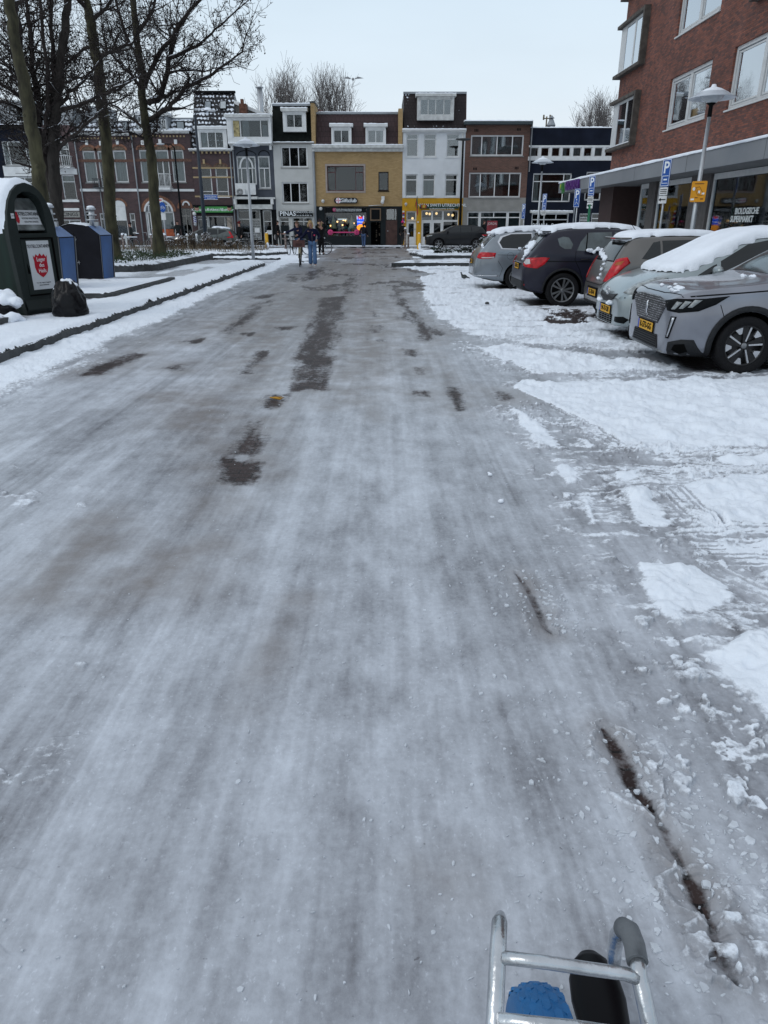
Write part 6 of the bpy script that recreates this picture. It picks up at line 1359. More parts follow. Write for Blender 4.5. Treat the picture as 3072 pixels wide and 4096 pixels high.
# ---------- grey crossover, nearest ----------
def peugeot():
    r = carroot(); P = paint('steel_grey_paint', (.20,.21,.24), .55)
    sp = dict(L=4.30, xs=[0,.03,.10,.22,.40,.65,.9,1.1,1.25,1.5,1.8,2.05,2.4,2.9,3.4,3.75,4.0,4.18,4.27,4.30], wr=.335, wheels=(.86,3.46),
      zb=[(0,.20),(.3,.19),(4,.22),(4.3,.32)], belt=[(0,.80),(.06,.86),(.25,.90),(.6,.93),(1.2,.98),(2.2,1.00),(3.6,1.06),(4.0,1.06),(4.3,.95)],
      top=[(0,.83),(.06,.90),(.25,.965),(.6,1.00),(1.0,1.04),(1.2,1.07),(1.55,1.30),(1.9,1.49),(2.3,1.545),(2.9,1.54),(3.5,1.48),(3.8,1.40),(4.1,1.15),(4.3,1.0)],
      hw=[(0,.70),(.04,.77),(.12,.825),(.25,.865),(.5,.885),(3.9,.885),(4.15,.84),(4.3,.78)], roof=[(0,.80),(.3,.86),(1.1,.86),(1.3,.80),(1.9,.70),(3.4,.68),(4.1,.72),(4.3,.8)])
    b, bv = carbody(r, sp, P)
    for x in sp['wheels']:
        for s in (-1,1): wheel(r, x, s*.785, .335, .21, s, 'two', tr=.70)
    # cladding round the arches, sills and chin
    for wx in sp['wheels']:
        side('arch_cladding', bv, band((wx,.335), .392, .455, R(-14), R(194)), M_['plastic'], r, solid=.014, off=.003)
    side('sill_cladding', bv, [(1.30,.20),(3.02,.20),(3.04,.40),(1.28,.40)], M_['plastic'], r, solid=.012)
    fg = mat('grille_mesh', (.010,.010,.011), .4); n = fg.node_tree; k = n.nodes.new('ShaderNodeTexBrick'); t = n.nodes.new('ShaderNodeTexCoord'); s_ = n.nodes.new('ShaderNodeSeparateXYZ'); c_ = n.nodes.new('ShaderNodeCombineXYZ')
    n.links.new(t.outputs['Object'], s_.inputs[0]); n.links.new(s_.outputs[1], c_.inputs[0]); n.links.new(s_.outputs[2], c_.inputs[1]); n.links.new(c_.outputs[0], k.inputs['Vector'])
    k.inputs['Scale'].default_value = 1; k.inputs['Brick Width'].default_value = .055; k.inputs['Row Height'].default_value = .026; k.inputs['Mortar Size'].default_value = .0075; k.inputs['Mortar Smooth'].default_value = .2
    for q, cc in (('Color1',(.30,.30,.32,1)),('Color2',(.06,.06,.065,1)),('Mortar',(.006,.006,.006,1))): k.inputs[q].default_value = cc
    n.links.new(k.outputs['Color'], n.nodes['Principled BSDF'].inputs['Base Color'])
    D = (1,0,0)
    decal('grille', bv, [(-.1,-.60,.80),(-.1,-.50,.70),(-.1,-.36,.535),(-.1,.36,.535),(-.1,.50,.70),(-.1,.60,.80),(-.1,.3,.845),(-.1,-.3,.845)], D, fg, r, solid=.006)
    decal('bumper_strip', bv, [(-.1,-.62,.17),(-.1,-.58,.235),(-.1,.58,.235),(-.1,.62,.17)], D, M_['rim'], r, solid=.02)
    low = mat('lower_grille', (.008,.008,.009), .5); decal('lower_grille', bv, [(-.1,-.46,.245),(-.1,-.40,.40),(-.1,.40,.40),(-.1,.46,.245)], D, low, r, solid=.004)
    m = MB()
    for q in range(5): m.box(-.022,-.012,-.40,.40,.262+q*.028,.270+q*.028)
    m.build('grille_bars', M_['black'], r)
    plate(r, -.018, .465, 'R-573-GG')
    for s in (1,-1):
        dd = (1,-.8*s,0)
        hl = decal('headlight', bv, [(.0,.52*s,.815),(.03,.60*s,.715),(.12,.74*s,.70),(.26,.85*s,.725),(.42,.88*s,.80),(.56,.88*s,.895),(.30,.86*s,.865),(.08,.70*s,.85)], dd, M_['black'], r, solid=.010, off=.004)
        for (a, c) in ((.0,.0),(.085,.012),(.17,.03)):
            decal('lamp_lens', bv, [(.07+a,.66*s+a*.45*s,.735+c),(.10+a,.69*s+a*.45*s,.735+c),(.16+a,.73*s+a*.45*s,.815+c),(.11+a,.69*s+a*.45*s,.82+c)], dd, M_['lamp'], hl[0], solid=.008, off=.015, step=.03)
        decal('daytime_lamp', bv, [(.03,.70*s,.655),(.07,.755*s,.655),(.035,.70*s,.40),(.015,.66*s,.40)], dd, M_['black'], r, solid=.008); decal('daytime_lamp_lens', bv, [(.04,.715*s,.645),(.06,.74*s,.645),(.035,.695*s,.42),(.025,.68*s,.42)], dd, M_['chrome'], r, solid=.006, off=.012, step=.03)
        decal('air_intake', bv, [(.04,.70*s,.36),(.14,.80*s,.40),(.25,.86*s,.40),(.34,.885*s,.22),(.12,.80*s,.19),(.04,.68*s,.22)], dd, M_['plastic'], r, solid=.012); decal('fog_recess', bv, [(.09,.76*s,.34),(.17,.82*s,.355),(.19,.84*s,.27),(.12,.79*s,.24),(.07,.74*s,.28)], dd, M_['well'], r, off=.018, step=.03)
        mirrorpart(r, 1.52, .86, 1.06, s, P); handle(r, 2.35, .90, .885, s); handle(r, 3.15, .93, .885, s)
    # front lion badge: a small upright silver figure
    m = MB(); m.tube([(-.026,.0,.60),(-.028,.01,.66),(-.03,-.012,.70),(-.03,.012,.745),(-.026,-.004,.775)], [.012,.016,.018,.015,.006], 6); m.tube([(-.028,-.01,.70),(-.028,.045,.715),(-.028,.05,.75)], [.009,.008,.004], 5); m.tube([(-.028,.0,.65),(-.028,.045,.655)], [.009,.004], 5); m.tube([(-.028,.0,.61),(-.028,-.035,.585),(-.028,-.045,.62)], [.011,.008,.004], 5); m.build('badge', M_['chrome'], r)
    # windows
    decal('windscreen', bv, [(1.22,-.66,5),(1.22,.66,5),(1.92,.56,5),(1.92,-.56,5)], (0,0,-1), M_['cglassl'], r)
    side('side_window', bv, [(1.42,1.02),(1.95,1.42),(2.45,1.475),(2.45,1.03)], M_['cglass'], r); side('side_window', bv, [(2.50,1.03),(2.50,1.475),(3.15,1.45),(3.45,1.32),(3.40,1.09)], M_['cglass'], r)
    seam(bv, [(1.33,.42),(1.36,.7),(1.34,.98)], r); seam(bv, [(2.47,.42),(2.47,1.0)], r); seam(bv, [(.10,.875),(.35,.90),(.75,.93),(1.2,.965)], r, w=.007); seam(bv, [(.50,.80),(.56,.66),(.62,.62)], r, w=.004)
    decal('bonnet_gap', bv, [(.10,-.70,5),(.11,-.70,5),(.055,-.3,5),(.05,0,5),(.055,.3,5),(.11,.70,5),(.10,.70,5),(.045,.3,5),(.04,0,5),(.045,-.3,5)], (0,0,-1), M_['black'], r, off=.002)
    for q in (-.34, .34): m = MB(); 
    decal('rear_window', bv, [(5,-.55,1.08),(5,-.50,1.36),(5,.50,1.36),(5,.55,1.08)], (-1,0,0), M_['cglass'], r); decal('tail_light', bv, [(5,.42,.90),(5,.80,.92),(5,.80,1.03),(5,.42,1.0)], (-1,0,0), M_['tail'], r, mirror=True)
    lump(r, [(.10,-.38,.925),(.14,-.2,.935),(.13,.05,.945),(.2,-.3,.95),(.12,-.5,.92),(.25,-.1,.96)], .025, seed=3); snowcap(bv, [(.13,-.50),(.25,-.50),(.25,-.22),(.13,-.22)], r, thick=.012, edge=.05, seed=23, name='snow_patch')
    lump(r, [(1.05,-.15,1.065),(1.08,-.3,1.065)], .03, seed=4); snowcap(bv, [(1.9,-.55),(3.5,-.55),(3.5,.55),(1.9,.55)], r, thick=.05, seed=29)
    finish(r, sp, (3.37, 9.32), 0, 'grey crossover with black wheel arches and yellow plate, nearest of the parked cars', PARKED); return r
peugeot()
# ---------- silver green small hatchback ---------
def yaris():
    r = carroot(); P = paint('pale_silver_paint', (.26,.30,.31), .5)
    sp = dict(L=3.75, xs=[0,.03,.10,.22,.38,.55,.75,.95,1.2,1.5,1.8,2.1,2.6,3.0,3.3,3.55,3.68,3.75], wr=.295, wheels=(.76,3.22),
      zb=[(0,.22),(.3,.20),(3.4,.22),(3.75,.32)], belt=[(0,.60),(.06,.68),(.25,.80),(.5,.88),(.9,.93),(2.2,.97),(3.3,1.02),(3.75,.9)],
      top=[(0,.64),(.06,.73),(.22,.855),(.45,.95),(.8,1.04),(.95,1.09),(1.3,1.29),(1.7,1.47),(2.1,1.525),(2.8,1.52),(3.3,1.44),(3.6,1.15),(3.75,.95)],
      hw=[(0,.60),(.04,.68),(.12,.75),(.25,.80),(.5,.84),(.9,.848),(3.4,.848),(3.75,.74)], roof=[(0,.80),(.4,.80),(.9,.80),(1.2,.76),(1.8,.68),(3.0,.68),(3.75,.75)])
    b, bv = carbody(r, sp, P)
    for x in sp['wheels']:
        for s in (-1,1): wheel(r, x, s*.755, .295, .185, s, 'fan')
    D = (1,0,0); gm = mat('fine_black_grille', (.012,.012,.013), .5, var=.5, scale=60)
    decal('grille', bv, [(-.1,-.40,.68),(-.1,-.34,.60),(-.1,-.1,.545),(-.1,.1,.545),(-.1,.34,.60),(-.1,.40,.68),(-.1,.12,.655),(-.1,-.12,.655)], D, gm, r, solid=.006)
    decal('lower_grille', bv, [(-.1,-.34,.24),(-.1,-.36,.375),(-.1,.36,.375),(-.1,.34,.24)], D, M_['well'], r)
    m = MB(); 
    for q in range(4): m.box(-.03,-.014,-.34,.34,.262+q*.03,.268+q*.03)
    for q in range(5): m.box(-.028,-.016,-.28+q*.14-.004,-.28+q*.14+.004,.25,.37)
    m.build('grille_bars', M_['rim'], r); plate(r, -.020, .43, '94-TF-DB')
    m = MB(); 
    for (ry, rz_, t) in ((.085,.058,.008),(.03,.055,.007),(.05,.022,.006)):
        pts = [(-.008, ry*math.cos(a), .70+rz_*math.sin(a)+(0 if ry != .05 else .025)) for a in [2*math.pi*i/20 for i in range(21)]]; m.tube(pts, t, 5, caps=False)
    o = m.build('badge', M_['chrome'], r)
    for s in (1,-1):
        dd = (1,-1.2*s,-.12); decal('headlight', bv, [(.10,.50*s,.70),(.16,.66*s,.69),(.25,.80*s,.71),(.42,.82*s,.84),(.60,.78*s,.93),(.42,.70*s,.93),(.22,.60*s,.84)], dd, M_['lamp'], r, solid=.008)
        decal('air_intake', bv, [(.06,.46*s,.36),(.10,.66*s,.38),(.16,.72*s,.34),(.12,.66*s,.28),(.05,.46*s,.29)], (1,-.5*s,0), M_['black'], r, solid=.005); mirrorpart(r, 1.25, .80, 1.04, s, P); handle(r, 2.2, .86, .848, s)
    decal('chin', bv, [(-.1,-.7,.10),(-.1,-.66,.19),(-.1,.66,.19),(-.1,.7,.10)], D, M_['plastic'], r)
    seam(bv, [(.05,.64),(.2,.78),(.45,.885),(.9,.935)], r); seam(bv, [(1.15,.35),(1.13,.9)], r); seam(bv, [(2.25,.35),(2.25,.95)], r)
    decal('windscreen', bv, [(.98,-.66,5),(.98,.66,5),(1.72,.54,5),(1.72,-.54,5)], (0,0,-1), M_['cglassl'], r)
    side('side_window', bv, [(1.02,.965),(1.25,1.10),(1.30,1.12),(1.32,.98)], M_['cglass'], r); side('side_window', bv, [(1.36,.985),(1.36,1.16),(1.75,1.38),(2.05,1.44),(2.24,1.445),(2.24,1.01)], M_['cglass'], r); side('side_window', bv, [(2.29,1.01),(2.29,1.445),(2.85,1.43),(3.1,1.30),(3.1,1.06)], M_['cglass'], r)
    snowcap(bv, [(.62,-.60),(.80,-.74),(1.2,-.70),(1.75,-.60),(3.3,-.58),(3.4,0),(3.3,.58),(1.75,.60),(1.2,.70),(.80,.74),(.62,.58),(.56,0)], r, thick=.095, seed=31, edge=.12, step=.035)
    lump(r, [(-.03,.30,.545),(-.03,-.20,.53),(-.03,-.28,.545),(-.03,.24,.535)], .035, seed=8)
    lump(r, [(1.6,-.83,.99),(1.75,-.82,1.0),(1.9,-.82,1.02)], .04, seed=9)
    finish(r, sp, (3.50, 11.55), 0, 'pale silver green small hatchback under snow with its nose to the road', PARKED); return r
yaris()
# ---------- brown grey city car, tail to the road ---------
def rearcar(spec): pass
def picanto():
    r = carroot(); P = paint('brown_grey_paint', (.115,.108,.10), .5); L = 3.6
    sp = dict(L=L, xs=[0,.05,.15,.35,.6,.9,1.2,1.6,1.9,2.3,2.7,2.95,3.15,3.30,3.42,3.52,3.58,3.60], wr=.285, wheels=(.72,3.10),
      zb=[(0,.3),(.3,.20),(3.3,.22),(3.6,.30)], belt=[(0,.62),(.3,.82),(.9,.93),(2.2,.99),(3.0,1.03),(3.4,1.00),(3.55,.80),(3.6,.62)],
      top=[(0,.66),(.3,.88),(.85,1.02),(1.2,1.25),(1.6,1.44),(2.1,1.48),(2.8,1.465),(3.15,1.44),(3.24,1.41),(3.36,1.20),(3.46,1.04),(3.54,.86),(3.6,.68)],
      hw=[(0,.58),(.2,.74),(.6,.80),(3.1,.80),(3.35,.775),(3.5,.73),(3.6,.62)], roof=[(0,.8),(.9,.8),(1.6,.70),(2.8,.69),(3.3,.70),(3.45,.82),(3.6,.9)])
    b, bv = carbody(r, sp, P)
    for x in sp['wheels']:
        for s in (-1,1): wheel(r, x, s*.71, .285, .175, s, 'five')
    D = (-1,0,0)
    decal('rear_window', bv, [(5,-.54,1.04),(5,-.46,1.365),(5,.46,1.365),(5,.54,1.04)], D, M_['cglass'], r, solid=.004)
    MB().box(3.16,3.34,-.50,.50,1.405,1.435).build('spoiler', P, r, bevel=.01); MB().box(3.335,3.345,-.12,.12,1.405,1.425).build('brake_light', M_['tail'], r)
    for s in (1,-1):
        decal('tail_light', bv, [(3.28,.70*s,1.12),(3.42,.60*s,1.08),(3.46,.58*s,.98),(3.52,.56*s,.84),(3.56,.52*s,.71),(3.50,.66*s,.72),(3.40,.73*s,.86),(3.24,.76*s,1.03)], (-1,-.9*s,-.05), M_['tail'], r, solid=.012)
        decal('indicator', bv, [(3.30,.69*s,1.06),(3.40,.63*s,1.03),(3.42,.62*s,.98),(3.33,.69*s,.99)], (-1,-.9*s,-.05), mat('amber_lens', (.35,.09,.02), .2), r, off=.018, step=.03)
        mirrorpart(r, 1.15, .76, 1.05, s, P); handle(r, 1.95, .88, .80, s); handle(r, 2.75, .92, .80, s)
    side('side_window', bv, [(2.10,1.02),(2.10,1.40),(2.66,1.385),(2.66,1.05)], M_['cglass'], r); side('side_window', bv, [(2.70,1.06),(2.70,1.38),(2.82,1.355),(3.02,1.10)], M_['cglass'], r); side('side_window', bv, [(1.15,1.0),(1.45,1.28),(1.75,1.39),(2.05,1.40),(2.05,1.02)], M_['cglass'], r)
    seam(bv, [(2.08,.35),(2.08,1.0)], r); seam(bv, [(2.82,1.05),(2.86,.9),(2.74,.7),(2.66,.45)], r)
    decal('boot_gap', bv, [(5,-.60,1.06),(5,-.59,1.06),(5,-.57,.70),(5,-.45,.655),(5,.45,.655),(5,.57,.70),(5,.59,1.06),(5,.60,1.06),(5,.58,.69),(5,.46,.645),(5,-.46,.645),(5,-.58,.69)], D, M_['black'], r, off=.002)
    plate(r, 3.618, .50, 'JZ-758-N', front=False); decal('bumper_insert', bv, [(5,-.58,.20),(5,-.60,.34),(5,.60,.34),(5,.58,.20)], D, M_['plastic'], r, solid=.01); decal('plate_recess', bv, [(5,-.34,.41),(5,-.34,.59),(5,.34,.59),(5,.34,.41)], D, M_['black'], r, off=.003)
    m = MB(); m.lathe([(.0,0),(.045,.004),(.05,.012),(.0,.014)], 16, (3.50,0,.90), 'x'); o = m.build('badge', M_['chrome'], r); MB().box(3.46,3.50,-.44,-.32,.865,.885).build('model_badge', M_['chrome'], r)
    w = MB(); w.tube([(3.46,.10,1.045),(3.44,-.1,1.06),(3.40,-.34,1.14)], .012, 6); w.build('wiper', M_['black'], r); lump(r, [(3.43,-.02,1.10),(3.43,-.07,1.10),(3.43,-.12,1.10),(3.42,-.17,1.11),(3.42,-.22,1.12),(3.41,-.27,1.14),(3.44,.03,1.085),(3.41,-.32,1.15),(3.45,.08,1.07)], .045, seed=12); lump(r, [(3.50,.15,.98),(3.53,.2,.90),(3.56,.22,.82),(3.58,.24,.75)], .03, seed=13)
    snowcap(bv, [(1.5,-.50),(3.2,-.52),(3.26,-.4),(3.26,.4),(3.2,.52),(1.5,.50)], r, thick=.085, seed=41); lump(r, [(2.35,.80,1.06),(2.5,.79,1.07),(2.42,.80,1.1)], .05, seed=14)
    MB().tube([(2.9,.05,1.47),(3.1,.05,1.70)], .005, 5).build('aerial', M_['black'], r)
    finish(r, sp, (3.84+L, 13.62), math.pi, 'brown grey city car with its tail to the road, a snowy wiper on its window', PARKED); return r
picanto()
# ---------- dark blue crossover ---------
def sx4():
    r = carroot(); P = paint('midnight_violet_paint', (.013,.013,.024), .0); L = 4.3
    sp = dict(L=L, xs=[0,.05,.15,.35,.7,1.1,1.5,1.9,2.3,2.8,3.2,3.5,3.75,3.92,4.05,4.16,4.25,4.30], wr=.345, wheels=(.86,3.46),
      zb=[(0,.35),(.3,.24),(3.9,.26),(4.3,.34)], belt=[(0,.72),(.3,.90),(1.1,1.0),(2.4,1.05),(3.5,1.10),(4.0,1.09),(4.2,.95),(4.3,.78)],
      top=[(0,.76),(.3,.96),(1.1,1.10),(1.5,1.36),(1.9,1.53),(2.5,1.585),(3.2,1.57),(3.62,1.53),(3.80,1.48),(3.98,1.28),(4.10,1.13),(4.20,1.03),(4.3,.82)],
      hw=[(0,.64),(.2,.80),(.6,.88),(3.6,.885),(3.95,.86),(4.15,.81),(4.3,.70)], roof=[(0,.8),(1.1,.8),(1.9,.70),(3.2,.69),(3.8,.70),(4.1,.80),(4.3,.88)])
    b, bv = carbody(r, sp, P)
    for x in sp['wheels']:
        for s in (-1,1): wheel(r, x, s*.785, .345, .205, s, 'multi', tr=.72)
    D = (-1,0,0)
    for wx in sp['wheels']: side('arch_cladding', bv, band((wx,.345), .402, .445, R(-10), R(190)), M_['plastic'], r, solid=.012)
    side('sill_cladding', bv, [(1.3,.26),(3.02,.26),(3.02,.40),(1.3,.40)], M_['plastic'], r, solid=.012); side('trim_line', bv, [(1.0,.885),(3.85,.915),(3.85,.93),(1.0,.90)], M_['black'], r)
    decal('rear_window', bv, [(5,-.56,1.12),(5,-.50,1.44),(5,.50,1.44),(5,.56,1.12)], D, M_['cglass'], r, solid=.004); MB().box(3.70,3.90,-.52,.52,1.485,1.51).build('spoiler', P, r, bevel=.01)
    for s in (1,-1):
        decal('tail_light', bv, [(3.78,.85*s,.99),(3.90,.83*s,1.0),(4.10,.72*s,.985),(4.22,.60*s,.97),(4.24,.56*s,.86),(4.20,.66*s,.80),(4.02,.84*s,.78),(3.88,.85*s,.86)], (-1,-1.0*s,0), M_['tail'], r, solid=.014)
        decal('reversing_lamp', bv, [(4.12,.70*s,.955),(4.20,.62*s,.95),(4.22,.58*s,.88),(4.18,.66*s,.85),(4.12,.74*s,.87)], (-1,-1.0*s,0), M_['tailw'], r, off=.02, step=.03)
        mirrorpart(r, 1.4, .85, 1.12, s, P); handle(r, 2.2, .93, .885, s); handle(r, 3.05, .96, .885, s)
        decal('reflector', bv, [(4.24,.58*s,.46),(4.20,.68*s,.46),(4.20,.68*s,.43),(4.24,.58*s,.43)], (-1,-.8*s,0), M_['tail'], r, off=.006, step=.03)
    side('side_window', bv, [(1.35,1.06),(1.75,1.38),(2.0,1.47),(2.42,1.49),(2.42,1.10)], M_['cglassl'], r); side('side_window', bv, [(2.48,1.10),(2.48,1.49),(2.98,1.475),(3.14,1.30),(3.22,1.13)], M_['cglassl'], r); side('quarter_window', bv, [(3.34,1.16),(3.30,1.25),(3.38,1.38),(3.50,1.40),(3.62,1.36),(3.58,1.22),(3.48,1.16)], M_['cglassl'], r)
    side('window_post', bv, [(3.02,1.10),(3.05,1.10),(3.00,1.47),(2.98,1.47)], M_['black'], r, off=.007)
    seam(bv, [(2.45,.42),(2.45,1.07)], r); seam(bv, [(3.24,1.12),(3.26,.95),(3.14,.75),(3.05,.5)], r)
    decal('lower_bumper', bv, [(5,-.70,.30),(5,-.72,.52),(5,.72,.52),(5,.70,.30)], D, M_['plastic'], r, solid=.010); decal('skid_plate', bv, [(5,-.40,.27),(5,-.42,.34),(5,.42,.34),(5,.40,.27)], D, M_['rim'], r, solid=.014)
    plate(r, 4.315, .80, '3-XBT-62', front=False); MB().box(4.28,4.315,-.42,.42,.865,.89).build('boot_handle_strip', M_['chrome'], r); MB().tube([(4.28,.1,.36),(4.42,.1,.33),(4.44,.1,.40)], .02, 6).build('tow_bar', M_['black'], r)
    snowcap(bv, [(1.75,-.54),(3.75,-.55),(3.85,-.4),(3.85,.4),(3.75,.55),(1.75,.54)], r, thick=.085, seed=51)
    m = MB(); rs = random.Random(5)
    lump(r, [(3.84+.012*i, -.42+.12*i, 1.50-.004*i) for i in range(8)], .035, seed=16); lump(r, [(4.03,.30,1.26),(4.08,.33,1.20),(4.12,.38,1.15),(4.16,.42,1.10),(4.12,.30,1.17),(4.2,.45,1.04),(4.06,.22,1.24)], .06, seed=17); lump(r, [(4.27,.45,.94),(4.26,.44,1.0)], .03, seed=18)
    lump(r, [(2.62+.09*i, .885, 1.11+.025*(i % 3)) for i in range(5)], .045, seed=19)
    finish(r, sp, (2.95+L, 16.6), math.pi, 'dark violet blue crossover with grey spoked wheels and its tail to the road', PARKED); return r
sx4()
# ---------- silver blue estate ---------
def passat():
    r = carroot(); P = paint('silver_blue_paint', (.20,.225,.25), .5); L = 4.77
    sp = dict(L=L, xs=[0,.05,.2,.5,.9,1.3,1.6,1.9,2.3,2.8,3.4,3.9,4.15,4.35,4.50,4.62,4.72,4.77], wr=.32, wheels=(.93,3.64),
      zb=[(0,.3),(.3,.18),(4.2,.20),(4.77,.32)], belt=[(0,.66),(.4,.85),(1.3,.95),(2.6,.99),(4.1,1.02),(4.5,.98),(4.7,.80),(4.77,.62)],
      top=[(0,.7),(.4,.90),(1.3,1.05),(1.75,1.32),(2.1,1.44),(2.7,1.495),(3.6,1.48),(4.10,1.43),(4.28,1.38),(4.45,1.16),(4.57,1.03),(4.68,.93),(4.77,.66)],
      hw=[(0,.66),(.2,.82),(.6,.905),(4.1,.91),(4.45,.87),(4.65,.80),(4.77,.68)], roof=[(0,.8),(1.3,.8),(2.1,.70),(3.6,.68),(4.2,.69),(4.5,.80),(4.77,.88)])
    b, bv = carbody(r, sp, P)
    for x in sp['wheels']:
        for s in (-1,1): wheel(r, x, s*.80, .32, .20, s, 'five')
    D = (-1,0,0)
    decal('rear_window', bv, [(5,-.60,1.06),(5,-.52,1.35),(5,.52,1.35),(5,.60,1.06)], D, M_['cglass'], r, solid=.004)
    for s in (1,-1):
        decal('tail_light', bv, [(4.25,.885*s,.93),(4.45,.86*s,.945),(4.62,.76*s,.94),(4.68,.66*s,.92),(4.70,.66*s,.80),(4.62,.78*s,.78),(4.40,.885*s,.79),(4.28,.895*s,.82)], (-1,-1*s,0), M_['tail'], r, solid=.012); decal('reversing_lamp', bv, [(4.30,.89*s,.815),(4.45,.87*s,.80),(4.60,.80*s,.80),(4.60,.80*s,.825),(4.45,.87*s,.825),(4.30,.89*s,.84)], (-1,-1*s,0), M_['tailw'], r, off=.018, step=.03)
        mirrorpart(r, 1.6, .88, 1.05, s, P); handle(r, 2.5, .86, .91, s); handle(r, 3.4, .88, .91, s)
    side('window_trim', bv, [(3.28,1.00),(3.28,1.42),(3.85,1.41),(4.12,1.33),(4.20,1.20),(4.10,1.03)], M_['chrome'], r, off=.003); side('side_window', bv, [(3.30,1.025),(3.30,1.395),(3.83,1.385),(4.06,1.31),(4.15,1.19),(4.07,1.05)], M_['cglass'], r, off=.008)
    side('side_window', bv, [(2.40,1.02),(2.40,1.42),(3.22,1.42),(3.22,1.02)], M_['cglass'], r); side('side_window', bv, [(1.55,1.0),(1.95,1.32),(2.35,1.42),(2.35,1.02)], M_['cglass'], r)
    decal('bumper_strip', bv, [(5,-.88,.345),(5,-.88,.37),(5,.88,.37),(5,.88,.345)], D, M_['chrome'], r, solid=.006); side('bumper_strip', bv, [(4.15,.345),(4.60,.345),(4.60,.37),(4.15,.37)], M_['chrome'], r, solid=.006); side('lower_sill', bv, [(1.35,.17),(3.2,.17),(3.2,.24),(1.35,.24)], M_['plastic'], r); decal('lower_bumper', bv, [(5,-.8,.2),(5,-.8,.27),(5,.8,.27),(5,.8,.2)], D, M_['plastic'], r)
    seam(bv, [(3.25,.3),(3.28,.7),(3.26,1.0)], r); seam(bv, [(3.4,.865),(4.2,.885)], r, w=.004); side('fuel_flap', bv, band((3.86,.86), .083, .088, 0, 6.28), M_['black'], r, off=.002); side('parking_sensor', bv, band((4.30,.50), .001, .018, 0, 6.28, 8), M_['rim'], r, off=.005, step=.02)
    plate(r, 4.785, .70, '96-RXJ-4', front=False); seam(bv, [(4.12,.33),(4.05,.55),(4.18,.74)], r, w=.004)
    snowcap(bv, [(1.9,-.57),(4.2,-.57),(4.30,-.4),(4.30,.4),(4.2,.57),(1.9,.57)], r, thick=.10, seed=61); lump(r, [(4.27,-.50+.1*i,1.40) for i in range(11)], .045, seed=20); lump(r, [(4.5,.1+.08*i,1.10-.012*i) for i in range(7)], .05, seed=21); lump(r, [(3.5,.87,1.04),(3.62,.87,1.04),(3.3,.88,1.03)], .035, seed=22)
    finish(r, sp, (2.42+L, 20.75), math.pi, 'silver blue estate car, farthest of the five parked side by side', PARKED); return r
passat()
